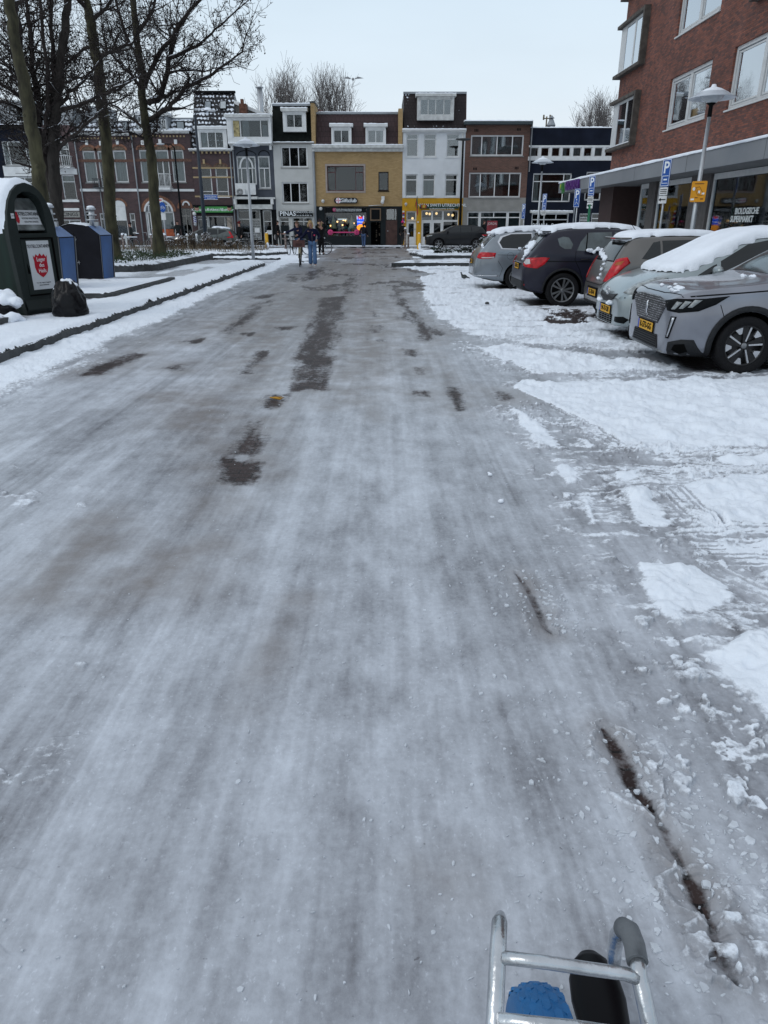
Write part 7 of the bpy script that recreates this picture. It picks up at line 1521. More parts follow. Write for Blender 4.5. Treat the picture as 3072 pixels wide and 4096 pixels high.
# ---------- SUVs on the side street (front towards -x) ---------
def suv(P, L, H, glass, wheelst, tail, loc, label, rz=0, scale=1, z=0, snow=False, upkick=False, beam=False):
    r = carroot(); k = H/1.64
    sp = dict(L=L, xs=[0,.04,.12,.3,.6,.9,1.15,1.4,1.7,2.0,2.5,3.0,L-1.0,L-.7,L-.4,L-.2,L-.06,L], wr=.355, wheels=(.88,L-.82),
      zb=[(0,.30),(.3,.24),(L-.4,.26),(L,.36)], belt=[(0,.82*k),(.2,.98*k),(.9,1.06*k),(2.2,1.09*k),(L-.9,1.15*k),(L-.3,1.15*k),(L-.1,1.0*k),(L,.8*k)],
      top=[(0,.86*k),(.15,1.02*k),(.9,1.13*k),(1.15,1.17*k),(1.5,1.40*k),(1.85,1.57*k),(2.3,1.635*k),(3.0,1.62*k),(L-.7,1.56*k),(L-.4,1.50*k),(L-.22,1.25*k),(L-.1,1.1*k),(L,.86*k)],
      hw=[(0,.72),(.06,.82),(.2,.90),(.6,.94),(L-.6,.94),(L-.2,.88),(L,.76)], roof=[(0,.8),(1.0,.82),(1.9,.72),(L-1,.71),(L-.4,.72),(L-.1,.85),(L,.9)])
    b, bv = carbody(r, sp, P)
    for x in sp['wheels']:
        for s in (-1,1): wheel(r, x, s*.84, .355, .23, s, wheelst, tr=.70)
        side('arch_cladding', bv, band((x,.355), .412, .455, R(-10), R(190)), M_['plastic'], r, solid=.01)
    side('sill_cladding', bv, [(1.34,.24),(L-1.28,.24),(L-1.28,.42),(1.34,.42)], M_['plastic'], r, solid=.01)
    e = L-.95; side('side_window', bv, [(1.42,1.12*k),(1.80,1.44*k),(2.08,1.53*k),(2.36,1.545*k),(2.36,1.14*k)], glass, r); side('side_window', bv, [(2.42,1.14*k),(2.42,1.545*k),(3.10,1.52*k),(3.14,1.17*k)], glass, r)
    side('quarter_window', bv, [(3.20,1.18*k),(3.19,1.51*k),(e+.2,1.48*k),(e+.42,1.40*k),(e+.1,1.30*k if upkick else 1.2*k)], glass, r)
    decal('windscreen', bv, [(1.18,-.68,5),(1.18,.68,5),(1.84,.58,5),(1.84,-.58,5)], (0,0,-1), M_['cglassl'], r)
    seam(bv, [(1.38,.44),(1.40,1.1*k)], r); seam(bv, [(2.39,.44),(2.39,1.1*k)], r); seam(bv, [(3.17,1.15*k),(3.16,.9),(3.04,.6)], r)
    for s in (1,-1):
        decal('headlight', bv, [(.02,.66*s,.86*k),(.10,.80*s,.84*k),(.34,.92*s,.90*k),(.42,.92*s,.97*k),(.14,.82*s,.95*k),(.03,.68*s,.93*k)], (1,-.8*s,0), M_['beam'] if beam else M_['lamp'], r, solid=.01)
        mirrorpart(r, 1.5, .92, 1.16*k, s, M_['black']); handle(r, 2.2, .96*k, .94, s); handle(r, 3.0, .98*k, .94, s)
        if tail == 'L': decal('tail_light', bv, [(L-.42,.84*s,1.36*k),(L-.30,.82*s,1.37*k),(L-.16,.86*s,1.12*k),(L-.10,.80*s,1.0*k),(L-.12,.84*s,.93*k),(L-.55,.93*s,.93*k),(L-.52,.93*s,1.0*k),(L-.26,.90*s,1.05*k)], (-.35,-1*s,0), M_['tail'], r, solid=.014)
        else: decal('tail_light', bv, [(L-.45,.92*s,.99*k),(L-.15,.84*s,1.0*k),(L-.14,.84*s,.90*k),(L-.40,.93*s,.91*k)], (-.5,-1*s,0), M_['tail'], r, solid=.012)
    decal('grille', bv, [(-.1,-.55,.62),(-.1,-.58,.84*k),(-.1,.58,.84*k),(-.1,.55,.62)], (1,0,0), M_['black'], r, solid=.005)
    if snow: snowcap(bv, [(2.7,-.55),(L-.55,-.55),(L-.45,0),(L-.55,.55),(2.7,.55)], r, thick=.09, seed=71, step=.07)
    finish(r, sp, loc, rz, label, None, scale, z); return r
M_['beam'] = mat('lit_headlamp', (.8,.8,.78), .3, emit=(1,.98,.92), estr=1.5)
suv(paint('black_paint_car', (.007,.008,.010), .0), 4.35, 1.60, M_['cglass'], 'five', 'S', (2.83, 51.9), 'black off-road car with grey wheels parked in front of the orange shop', scale=.96, z=-.02)
suv(paint('sage_grey_paint', (.060,.070,.066), .2), 4.35, 1.62, M_['cglass'], 'five', 'L', (-14.2, 52.2), 'sage grey off-road car with a bright headlamp behind the dry shrubs', scale=.95, z=-.18, snow=True, upkick=True, beam=True)
# =================== STREET OBJECTS ON THE LEFT ===================
island('pavement', [(-9.6,16.1),(-6.15,16.1),(-6.0,16.3),(-6.0,21.4),(-9.6,21.4)], zk=.225, lump=.05, seed=15)
island('pavement', [(-9.0,11.2),(-6.35,11.3),(-6.2,11.5),(-6.2,12.3),(-9.0,12.3)], zk=.225, lump=.05, seed=16)
island('planting_bed', [(-34,24.0),(-9.6,24.2),(-8.3,24.9),(-7.75,25.7),(-7.75,34.2),(-8.6,34.6),(-34,34.6)], zk=.33, lump=.10, seed=17)
DG = mat('dark_grey_container', (.017,.023,.022), .6, spec=.2, var=.12, scale=4); GG = mat('bottle_green_side', (.004,.014,.010), .6, spec=.2, var=.4, scale=1.5, stretch=(4,4,.4))
def container():
    e = empty('textile_container', (-6.17,13.42,PZ+.02), 'dark green textile container with a rounded snow covered top beside the pavement', 'container', rz=math.atan2(.9,.42))
    out = [(-.40,0),(.40,0),(.44,.14),(.50,1.28),(.49,1.50),(.455,1.70),(.39,1.88),(.29,2.03),(.16,2.13),(0,2.17),(-.16,2.13),(-.29,2.03),(-.39,1.88),(-.455,1.70),(-.49,1.50),(-.50,1.28),(-.44,.14)]
    m = MB(); n = len(out); D = 1.15
    # front frame with the deposit opening left open
    hole = [(-.30,1.36),(.30,1.36),(.30,1.72),(.27,1.86),(.19,1.97),(.07,2.03),(-.07,2.03),(-.19,1.97),(-.27,1.86),(-.30,1.72)]
    bm = bmesh.new()
    vo = [bm.verts.new((x,0,z)) for x,z in out]; vh = [bm.verts.new((x,0,z)) for x,z in hole]
    eo = [bm.edges.new((vo[i],vo[(i+1)%n])) for i in range(n)]; eh = [bm.edges.new((vh[i],vh[(i+1)%len(vh)])) for i in range(len(vh))]
    bmesh.ops.triangle_fill(bm, use_beauty=True, edges=eo+eh)
    for f in list(bm.faces):
        c = f.calc_center_median()
        if polysd(np.array([c.x]), np.array([c.z]), hole)[0] > 0: bm.faces.remove(f)
    me = bpy.data.meshes.new('body'); bm.to_mesh(me); bm.free()
    vs = [tuple(v.co) for v in me.vertices]; fs = [tuple(p.vertices) for p in me.polygons]; m.add(vs, fs, 0); bpy.data.meshes.remove(me)
    for i in range(n):
        a, b = out[i], out[(i+1)%n]; m.add([(a[0],0,a[1]),(b[0],0,b[1]),(b[0],.10,b[1]),(a[0],.10,a[1])], [(0,3,2,1)], 0, False)
        a2, b2 = (a[0]*.985,a[1]-(.01 if a[1]>1.3 else 0)), (b[0]*.985,b[1]-(.01 if b[1]>1.3 else 0)); m.add([(a2[0],.10,a2[1]),(b2[0],.10,b2[1]),(b2[0],D,b2[1]),(a2[0],D,a2[1])], [(0,3,2,1)], 1, False)
    m.add([(x,D,z) for x,z in out], [tuple(range(n-1,-1,-1))], 1)
    k = len(hole)
    for i in range(k): a, b = hole[i], hole[(i+1)%k]; m.add([(a[0],0,a[1]),(b[0],0,b[1]),(b[0],.30,b[1]),(a[0],.30,a[1])], [(0,1,2,3)], 0)
    m.add([(x,.30,z) for x,z in hole], [tuple(range(k))], 2)
    m.build('body', [DG, GG, M_['well']], e, fix=True)
    # chute plate
    c = MB(); c.add([(-.285,.03,1.42),(.285,.03,1.42),(.285,.22,1.93),(-.285,.22,1.93),(-.285,.05,1.40),(.285,.05,1.40),(.285,.24,1.92),(-.285,.24,1.92)], [(0,1,2,3),(7,6,5,4),(0,3,7,4),(1,5,6,2),(0,4,5,1)]); ch = c.build('deposit_chute', mat('worn_grey_steel', (.16,.18,.18), .35, metal=.4, var=.5, scale=6), e)
    T = lambda x, t: (x, .03+.19*t-.004, 1.42+.51*t)
    wp = mat('white_sticker', (.52,.54,.56), .45, var=.04); rd = mat('shield_red', (.36,.008,.022), .45, var=.06); tx = mat('sticker_text', (.03,.03,.035), .6)
    st = MB(); st.add([T(-.265,.16),T(.265,.16),T(.265,.62),T(-.265,.62)], [(0,1,2,3)]); s1 = st.build('label', wp, ch)
    tilt = math.atan2(.51,.19)
    def MT(x, t): p = T(x, t); return Matrix.Translation((p[0], p[1]-.006, p[2])) @ Matrix.Rotation(tilt, 4, 'X')
    textmesh('lettering', 'TEXTIELCONTAINER', .085, tx, s1, MT(.05,.50), sx=.66, extrude=.001, bold=.001); textmesh('lettering', 'SCHONE GESLOTEN IN', .04, tx, s1, MT(.06,.36), sx=.8, extrude=.001); textmesh('lettering', 'GESLOTEN ZAKKEN', .04, tx, s1, MT(.06,.25), sx=.8, extrude=.001)
    def shield(cx, cz, w, h, y, parent, flat=True, Tf=None):
        p = [(-.5,.42),(-.40,.34),(-.28,.47),(-.14,.38),(0,.5),(.14,.38),(.28,.47),(.40,.34),(.5,.42),(.46,.15),(.47,-.1),(.38,-.30),(.2,-.43),(0,-.52),(-.2,-.43),(-.38,-.30),(-.47,-.1),(-.46,.15)]
        q = MB(); 
        if Tf: q.add([Tf(cx+a*w, cz+b*h) for a,b in p], [tuple(range(len(p)))]); return q.build('emblem', rd, parent)
        q.add([(cx+a*w*1.06+.008,y+.001,cz+b*h*1.03-.004) for a,b in p], [tuple(range(len(p)))]); q.build('emblem_edge', wp, parent)
        q = MB(); q.add([(cx+a*w,y,cz+b*h) for a,b in p], [tuple(range(len(p)))]); return q.build('emblem', rd, parent)
    shield(-.21, .40, .10, .40, 0, s1, Tf=lambda a,b: (a, .03+.19*b-.012, 1.42+.51*b))
    # door, poster, skirt
    d = MB(); d.box(-.30,.36,-.012,-.001,.34,1.27); dr_ = d.build('door', DG, e, bevel=.004)
    d = MB(); d.box(.345,.375,-.03,-.013,.34,1.27).box(-.30,.375,-.03,-.013,1.27,1.29).box(-.30,.375,-.028,-.013,.32,.34); d.build('door_seal', M_['well'], e)
    p = MB(); p.box(-.20,.27,-.018,-.0125,.42,1.24); po = p.build('poster', wp, e)
    textmesh('lettering', 'TEXTIELCONTAINER', .078, tx, po, MYm(.035,-.020,1.145), sx=.66, extrude=.001, bold=.001)
    sh = shield(.035, .83, .30, .40, -.022, po)
    for i, t in enumerate(('Leger','des','Heils')): textmesh('lettering', t, .095, M_['letter'], sh, MYm(.04-.0*i,-.026,.925-.095*i), sx=.85, extrude=.001)
    textmesh('lettering', 'Voor info, vragen of suggesties', .028, tx, po, MYm(.03,-.020,.535), sx=.9, extrude=.001); textmesh('lettering', 'www.reshare.nl', .034, tx, po, MYm(.03,-.020,.495), sx=.95, extrude=.001)
    k_ = MB(); k_.add([(-.44,.02,.02),(.44,.02,.02),(.44,-.07,.10),(-.44,-.07,.10),(.42,-.005,.26),(-.42,-.005,.26)], [(0,1,2,3),(3,2,4,5)]); k_.build('skirt', DG, e)
    hnd = MB(); hnd.add([(-.255,-.016,.88),(-.225,-.03,.72),(-.225,-.016,.69),(-.265,-.016,.70)], [(0,1,2,3)][::1]); hnd.build('handle', M_['well'], e)
    s2 = MB(); s2.box(-.395,-.335,-.006,-.001,1.60,1.68); s2 = s2.build('number_sticker', wp, e); textmesh('lettering', 'RE04', .022, tx, s2, MYm(-.365,-.008,1.64), extrude=.0008)
    # snow lying over the barrel top
    arc = [q for q in out if q[1] >= 1.28]; arc = [arc[0]]+arc[1:]; m = MB(); N = 40; K = 34; gx = np.linspace(0, 1, N); P = np.array([(x,z) for x,z in out[3:16]]); s = np.linspace(0, len(P)-1, K)
    pts = [(P[int(min(t,len(P)-2))]*(1-(t-int(min(t,len(P)-2))))+P[int(min(t,len(P)-2))+1]*(t-int(min(t,len(P)-2)))) for t in s]
    idx = {}
    for i in range(N):
        v = D+.02-(D-.02)*gx[i]
        for j in range(K):
            x, z = pts[j]; lim = float(fbm(np.array([v*6.0]), np.array([j*.0+2.2]), 5, 4)[0]-.5); f = j/(K-1)
            cov = sstep(.02, .16, min(f, 1-f)+lim*.13-.03+(.0)); e_ = sstep(0, .12, v-.03+.04*lim)
            th = .075*float(cov)*float(e_)*(0.8+.5*float(fbm(np.array([v*7]), np.array([f*9]), 7)[0])); nx, nz = x, max(z-1.3, .0); l = math.hypot(nx, nz*1.2+.25); 
            idx[i,j] = len(m.v); m.v.append((x+nx/l*th-(0 if th > .004 else x*.02), v, z+(nz*1.2+.25)/l*th*1.1-(0 if th > .004 else .02)))
    for i in range(N-1):
        for j in range(K-1): m.f.append((idx[i,j],idx[i+1,j],idx[i+1,j+1],idx[i,j+1])); m.m.append(0); m.sm.append(True)
    m.build('snow_cover', M_['snow'], e, fix=True)
container()
# ---- bin bag ----
def crumpled(name, R_, H_, mt, parent=None, seed=1, neck=True, n=56, k=44):
    m = MB(); rs = np.random.RandomState(seed)
    for i in range(k+1):
        t = i/k; z = H_*t; base = R_*(1.12-.12*t-.25*max(0, .12-t)*4 if t < .5 else max(.22, 1.06-1.55*(t-.5)**1.35))
        for j in range(n):
            a = 2*math.pi*j/n
            w = float(fbm(np.array([math.cos(a)*2.2+5]), np.array([math.sin(a)*2.2+t*3.2]), seed, 4, .6)[0])-.5
            fold = .13*math.sin(a*11+8*w)*max(0, t-.3)*1.4 + .20*w + .03*math.sin(a*5+t*9)
            r = base*(1+fold); m.v.append((r*math.cos(a), r*math.sin(a), z*(1+.05*w)))
    for i in range(k):
        for j in range(n): m.f.append((i*n+j,i*n+(j+1)%n,(i+1)*n+(j+1)%n,(i+1)*n+j)); m.m.append(0); m.sm.append(True)
    m.f.append(tuple(range(n-1,-1,-1))); m.m.append(0); m.sm.append(False); m.f.append(tuple(range(k*n,(k+1)*n))); m.m.append(0); m.sm.append(False)
    return m.build(name, mt, parent)
bagm = mat('black_bin_liner', (.003,.003,.004), .3, var=.2, spec=.22, bump=.9, scale=5, bscale=12)
bag = empty('rubbish_bag', (-5.53,12.95,PZ+.015), 'full black rubbish bag topped with snow in front of the textile container', 'rubbish bag')
crumpled('bag', .27, .60, bagm, bag, seed=4)
lump(bag, [(-.13,-.02,.52),(-.08,.0,.57),(-.03,-.02,.60),(.02,0,.61),(.07,0,.59),(-.16,-.05,.47),(.12,-.02,.55)], .045, seed=33, name='snow_cover')
hp = empty('rubbish_bag', (-6.52,12.42,PZ+.08), 'snow buried rubbish bag with orange and blue cloth spilling out at the left edge', 'rubbish bag')
crumpled('bag', .27, .30, bagm, hp, seed=9); lump(hp, [(.0,0,.32),(.1,.05,.33),(-.1,0,.34),(.2,.0,.28),(.27,.0,.2),(-.2,0,.32),(.1,-.15,.24),(-.1,-.15,.25)], .11, seed=34, name='snow_cover')
crumpled('orange_cloth', .07, .10, mat('orange_cloth', (.45,.12,.02), .8), hp, seed=5).location = (.02,-.28,.06); crumpled('blue_cloth', .10, .14, mat('blue_cloth', (.02,.07,.25), .8), hp, seed=6).location = (-.16,-.27,.03)
lump(hp, [(.1,-.33,-.03),(.25,-.25,-.03),(-.05,-.36,-.02),(.32,-.12,-.02),(-.25,-.36,0)], .12, seed=35, name='snow_drift')
# ---- recycling containers ----
bluep = mat('blue_panel', (.022,.085,.24), .45, var=.25, scale=1.5); anth = mat('anthracite_body', (.010,.010,.014), .7, spec=.15, var=.3, scale=2)
def recycling(loc, label, src=None):
    e = empty('recycling_container', loc, label, 'container', 'recycling containers on the pavement')
    W_, D_ = .55, .85          # faces +x: front at x = W_
    m = MB(); out = [(-D_,0),(W_*.86,0),(W_,1.13),(W_*.45,1.36),(-.2,1.40),(-D_,1.22)]      # (x,z) section
    for y, s in ((-.5,1),(.5,-1)): m.add([(x,y*(.9+.1*min(z/1.1,1)),z) for x,z in out], [tuple(range(len(out)))][::1] if s > 0 else [tuple(range(len(out)-1,-1,-1))], 0)
    n = len(out)
    for i in range(n):
        a, b = out[i], out[(i+1)%n]; ya, yb = .5*(.9+.1*min(a[1]/1.1,1)), .5*(.9+.1*min(b[1]/1.1,1)); m.add([(a[0],-ya,a[1]),(b[0],-yb,b[1]),(b[0],yb,b[1]),(a[0],ya,a[1])], [(0,3,2,1)], 0)
    m.build('body', anth, e, fix=True, bevel=.012)
    f = MB(); o = .006; f.add([(W_*.86+o,-.36,.03),(W_*.86+o,.36,.03),(W_+o,.40,1.12),(W_+o,-.40,1.12)], [(0,1,2,3)]); f.build('front_panel', bluep, e)
    f = MB(); f.add([(W_+.004,-.42,1.145),(W_+.004,.42,1.145),(W_*.45+.02,.42,1.372),(W_*.45+.02,-.42,1.372)], [(0,1,2,3)]); f.build('sloping_lid', mat('light_blue_lid', (.12,.19,.36), .35, var=.15), e)
    for yy in (-.5,.44): MB().add([(W_*.86+.012,yy*.92,.0),(W_*.86+.012,yy*.92+.06,.0),(W_+.012,yy+.06,1.14),(W_+.012,yy,1.14)], [(0,1,2,3)]).build('edge_trim', mat('dull_grey_trim', (.10,.105,.11), .5), e)
    f = MB(); f.tube([(.25,0,1.36),(.25,0,1.78)], .075, 14).tube([(.25,0,1.50),(.25,0,1.53)], .15, 18).tube([(.25,0,1.62),(.25,0,1.65)], .125, 18).tube([(.25,0,1.76),(.25,0,1.80)], .12, 18).box(.18,.40,-.05,.05,1.36,1.47); f.build('lifting_mast', M_['metal'], e); f = MB(); f.ball((.25,0,1.82), .10, (1,1,.45)); f.build('snow_cap', M_['snow'], e)
    hg = MB()
    for zz in (1.0,.42):
        for q in (-.03,.03): hg.tube([(-.10+q,-.507,zz),(-.10+q,-.507,zz+.09)], .006, 5)
        hg.tube([(-.16,-.507,zz+.045),(-.04,-.507,zz+.045)], .005, 5)
    hg.build('hinges', M_['metal'], e); hg = MB(); hg.box(-.105,-.10,-.5025,-.497,.1,1.2); hg.build('door_gap', M_['well'], e)
    s = MB(); n = 12; prof = [(-D_,1.22),(-.2,1.40),(W_*.45,1.36)]
    for i in range(25):
        t = i/24; x = -D_+(W_*.45+D_)*t; zz = 1.22+(1.40-1.22)*min(1,(x+D_)/(D_-.2)) if x < -.2 else 1.40-.04*(x+.2)/(W_*.45+.2)
        for j in range(9): y = -.50+1.0*j/8; th = .05*math.sin(math.pi*min(1,max(0,(j+.3)/8.6)))**.4*min(1,(1-t)*8+.15)*(0.8+.4*random.random()); s.v.append((x, y, zz+.003+th))
    for i in range(24):
        for j in range(8): s.f.append((i*9+j,(i+1)*9+j,(i+1)*9+j+1,i*9+j+1)); s.m.append(0); s.sm.append(True)
    s.build('snow_cover', M_['snow'], e); return e
recycling((-7.90,17.6,.225), 'blue fronted recycling container half hidden behind the textile container')
recycling((-8.02,20.45,.225), 'blue fronted recycling container with a snowy roof, nearer the straight mossy tree')

# ======================= TREES =======================
bark = mat('mossy_bark', (.034,.031,.023), .95, var=.5, scale=5, bump=.9, bscale=22, col2=(.085,.080,.045), stretch=(1,1,.35)); barkd = mat('dark_bark', (.030,.026,.023), .95, var=.5, scale=7, bump=.9, bscale=25, stretch=(1,1,.3)); twig = mat('twig_bark', (.030,.024,.022), .95, var=.4); twigl = mat('far_twigs', (.17,.155,.15), .95, var=.3); seedm = mat('seed_ball', (.022,.016,.014), .95)
def grow(rs, m, p, d, r, L, lvl, ends, up=.10, spread=.6, rmin=.006, seg=.35, n=5, kids=(2,4), snow=None, droop=0):
    pts = [p.copy()]; rad = [r]; k = max(2, int(L/seg)); side_ = []
    for i in range(k):
        d = (d+Vector((rs.gauss(0,.16), rs.gauss(0,.16), rs.gauss(0,.12)+up-droop*(lvl == 0)))).normalized()
        p = p+d*(L/k); rr = r*(1-.62*(i+1)/k); pts.append(p.copy()); rad.append(max(rr, rmin)); side_.append((p.copy(), d.copy(), rr))
    m.tube(pts, rad, n if r > .03 else 4 if r > .012 else 3, caps=False)
    if snow is not None and r > .015:
        for a, b, ra in zip(pts[:-1], pts[1:], rad[:-1]):
            dd = b-a
            if abs(dd.z)/max(dd.length,1e-6) < .6 and rs.random() < .4: q = Vector((0,0,ra*.7)); snow.tube([a+q, b+q], [ra*.5, ra*.4], 4, caps=True)
    if lvl <= 0: ends.append((pts[-1], d)); ends.append((pts[len(pts)//2], d)); return
    for (q, dd, rr) in side_:
        for _ in range(rs.randint(*kids) if lvl > 1 else rs.randint(1,3)):
            ax = Vector((rs.gauss(0,1), rs.gauss(0,1), rs.gauss(0,.7)+.15)).normalized(); nd = (dd*(1-spread)+ax*spread*1.3).normalized()
            grow(rs, m, q, nd, max(rr*.5, rmin), L*rs.uniform(.35,.62), lvl-1, ends, up, spread, rmin, seg*.8, n, kids, snow, droop)
def tree(label, Y, trunk, tr, limbs, bk, seed, name='plane_tree', lvl=2, balls=500, base_z=.3, group='bare plane trees on the left', twigm=None, rmin=.0065, snowy=True, Lk=1.0, droop=.0, flare=True, balls_r=.020):
    """trunk and limbs are read off the photo on a plane at depth Y, then pushed back and forth in depth"""
    rs = random.Random(seed); T = [onY(x, y, Y) for x, y in trunk]; b0 = T[0].copy(); e = empty(name, (b0.x, b0.y, base_z), label, 'tree', group)
    T[0].z = base_z-.1; O = Vector(e.location); m = MB()
    k = len(T); R0 = tr; rad = [R0[0]+(R0[1]-R0[0])*i/(k-1) for i in range(k)]
    # finer trunk with slight wobble
    pts = []; rr = []
    for i in range(k-1):
        for s in range(4): t = s/4; pts.append(T[i].lerp(T[i+1], t)+Vector((rs.gauss(0,.012), rs.gauss(0,.012), 0))-O); rr.append((rad[i]*(1-t)+rad[i+1]*t)*(1+rs.gauss(0,.05)))
    pts.append(T[-1]-O); rr.append(rad[-1])
    if flare: rr[0] *= 1.6; rr[1] *= 1.18
    m.tube(pts, rr, 14, caps=False)
    for _ in range(14): i = rs.randint(2, len(pts)-2); a = rs.random()*6.28; m.ico(tuple(pts[i]+Vector((math.cos(a), math.sin(a), 0))*rr[i]*.9), rr[i]*rs.uniform(.18,.35), sq=(1,1,1.3))
    m.build('trunk', bk, e)
    c = MB(); sn = MB() if snowy else None; ends = []
    for (pl, r0, r1, dy, L) in limbs:
        P = [onY(x, y, Y+dy*i/(len(pl)-1)*1.0) for i, (x, y) in enumerate(pl)]; 
        P = [p-O for p in P]; q = []; ra = []
        for i in range(len(P)-1):
            for s in range(3): t = s/3; q.append(P[i].lerp(P[i+1], t)+Vector((rs.gauss(0,.02), rs.gauss(0,.03), rs.gauss(0,.02)))); f = (i+t)/(len(P)-1); ra.append(r0+(r1-r0)*f)
        q.append(P[-1]); ra.append(r1); c.tube(q, ra, 8, caps=False)
        if sn is not None:
            for a, b, rr_ in zip(q[:-1], q[1:], ra):
                dd = (b-a)
                if abs(dd.z)/dd.length < .8 and rs.random() < .5: w_ = Vector((0,0,rr_*.75)); sn.tube([a+w_, b+w_], [rr_*.55]*2, 5)
        for i in range(2, len(q)):
            d = (q[i]-q[i-1]).normalized()
            for _ in range(2 if lvl > 1 else 1):
                ax = Vector((rs.gauss(0,1), rs.gauss(0,1), rs.gauss(0,.8)+.25)).normalized(); grow(rs, c, q[i], (d*.5+ax*.8).normalized(), max(ra[i]*.45, .014), L*rs.uniform(.6,1.1)*Lk, lvl-(1 if rs.random() < .25 else 0), ends, rmin=rmin, snow=sn, droop=droop)
        grow(rs, c, q[-1], (q[-1]-q[-2]).normalized(), r1, L*1.2*Lk, lvl, ends, rmin=rmin, snow=sn, droop=droop)
    cr = c.build('crown', twigm or twig, e)
    if sn is not None and sn.f: tag(sn.build('snow_on_branches', M_['snow'], cr), kind='stuff')
    if balls and ends:
        b = MB()
        for _ in range(balls):
            p, d = rs.choice(ends); p = p+Vector((rs.gauss(0,.05), rs.gauss(0,.05), 0)); l = rs.uniform(.04,.14); z = p.z-l; r = balls_r*rs.uniform(.8,1.25)
            b.tube([p, (p.x, p.y, z)], .0035, 3, caps=False); b.add([(p.x+r,p.y,z),(p.x-r,p.y,z),(p.x,p.y+r,z),(p.x,p.y-r,z),(p.x,p.y,z+r),(p.x,p.y,z-r)], [(0,2,4),(2,1,4),(1,3,4),(3,0,4),(2,0,5),(1,2,5),(3,1,5),(0,3,5)], 0, True)
        b.build('seed_balls', seedm, cr)
    return e
c1s = lambda pl: [c1(*p) for p in pl]
tree('right hand bare plane tree hung with seed balls, its crown reaching over the brick house', 31.0, c1s([(1040,1680),(1000,1300),(985,1037),(958,900),(940,780),(925,650),(920,500),(905,380),(885,250),(860,0),(850,-200)]), (.21,.09),
  [(c1s([(955,670),(1040,630),(1075,500),(1110,340),(1140,200),(1290,0),(1350,-120)]), .12,.04,1.5,1.2), (c1s([(965,785),(1060,720),(1140,650),(1210,560),(1350,490),(1450,430),(1560,330),(1600,220)]), .10,.018,-1.0,.9),
   (c1s([(935,560),(1000,400),(1100,260),(1180,130),(1300,0)]), .09,.04,-1.5,1.1), (c1s([(930,825),(850,760),(760,700),(680,650)]), .07,.025,1.2,.9), (c1s([(950,910),(880,870),(800,855),(710,870)]), .05,.02,-.8,.6),
   (c1s([(1095,385),(1230,320),(1340,250),(1430,160),(1590,20)]), .07,.018,-1,.85), (c1s([(1085,480),(1150,455),(1330,460),(1480,420)]), .05,.012,.8,.7), (c1s([(925,600),(850,480),(780,420),(700,330)]), .07,.03,-1.2,1.0), (c1s([(880,240),(960,120),(1010,0),(1020,-150)]), .07,.04,1,1.2), (c1s([(905,370),(820,250),(760,80),(740,-100)]), .07,.04,.8,1.1),(c1s([(950,700),(1010,720),(1100,600),(1250,590),(1300,560)]), .04,.012,1.4,.7),(c1s([(980,760),(1020,780),(1010,850),(980,880)]), .06,.03,-.3,.35)],
  bark, 21, lvl=2, balls=1100, balls_r=.025)
tree('straight mossy plane tree standing between the two right hand trunks and the dark one', 28.2, c1s([(745,1720),(720,1400),(697,1037),(680,860),(655,650),(642,450),(610,300),(590,150),(555,0),(540,-200)]), (.22,.14),
  [(c1s([(645,365),(720,330),(790,310),(870,265)]), .08,.03,-1.2,1.1), (c1s([(650,600),(720,590),(800,560),(880,470)]), .05,.02,1.3,.9), (c1s([(610,300),(520,330),(430,420),(380,430)]), .06,.025,1.5,1.0), (c1s([(590,130),(680,60),(760,-60)]), .08,.04,1,1.2), (c1s([(575,60),(480,-20),(420,-140)]), .08,.04,-1,1.2), (c1s([(665,700),(740,660),(830,620)]), .04,.015,-1,.7)],
  bark, 22, lvl=2, balls=900, Lk=1.2, balls_r=.024)
tree('dark forked tree with many upright stems, its foot behind the recycling containers', 24.5, c1s([(385,1700),(380,1500),(360,1200),(345,1037),(355,800),(378,600),(390,400),(420,200),(440,0),(450,-150)]), (.22,.09),
  [(c1s([(350,1250),(300,1100),(285,950),(230,780),(170,640),(110,480),(80,300)]), .14,.05,.6,1.1), (c1s([(300,1000),(330,800),(345,600),(345,300),(330,0),(330,-100)]), .09,.045,.7,1.1), (c1s([(290,900),(310,700),(300,400),(260,0)]), .08,.04,-.6,1.1), (c1s([(250,800),(260,700),(215,500),(200,250),(170,0)]), .10,.05,.9,1.0), (c1s([(175,640),(150,500),(140,300),(120,100),(100,-50)]), .07,.04,-.8,1.0),
   (c1s([(375,970),(440,900),(520,850),(600,770),(640,730)]), .06,.03,-1.2,.6), (c1s([(392,705),(480,690),(560,660),(700,600),(840,530)]), .07,.02,-1.2,.8), (c1s([(395,560),(460,520),(500,510),(600,500)]), .05,.02,.8,.8), (c1s([(400,690),(450,600),(540,520),(640,400)]), .06,.025,1.2,.9), (c1s([(190,660),(120,620),(60,560),(-20,540)]), .05,.02,-1,.9), (c1s([(150,720),(90,680),(20,660),(-60,690)]), .05,.02,-1.5,.8), (c1s([(130,560),(60,440),(0,380)]), .06,.025,1.0,1.0), (c1s([(225,720),(150,760),(90,790),(30,800)]), .03,.012,-.8,.6)],
  barkd, 23, lvl=2, balls=1900, name='forked_tree', rmin=.006, Lk=1.1, balls_r=.024)
tree('leaning mossy tree trunk, leftmost, rising behind the textile container', 20.6, c1s([(300,1500),(262,1200),(238,1037),(212,850),(178,650),(140,450),(92,250),(60,0),(45,-150)]), (.19,.12),
  [(c1s([(90,250),(20,150),(-60,80)]), .05,.02,1,.8), (c1s([(70,60),(150,-20),(220,-120)]), .06,.03,1,.9)], bark, 24, lvl=1, balls=60, base_z=.1)
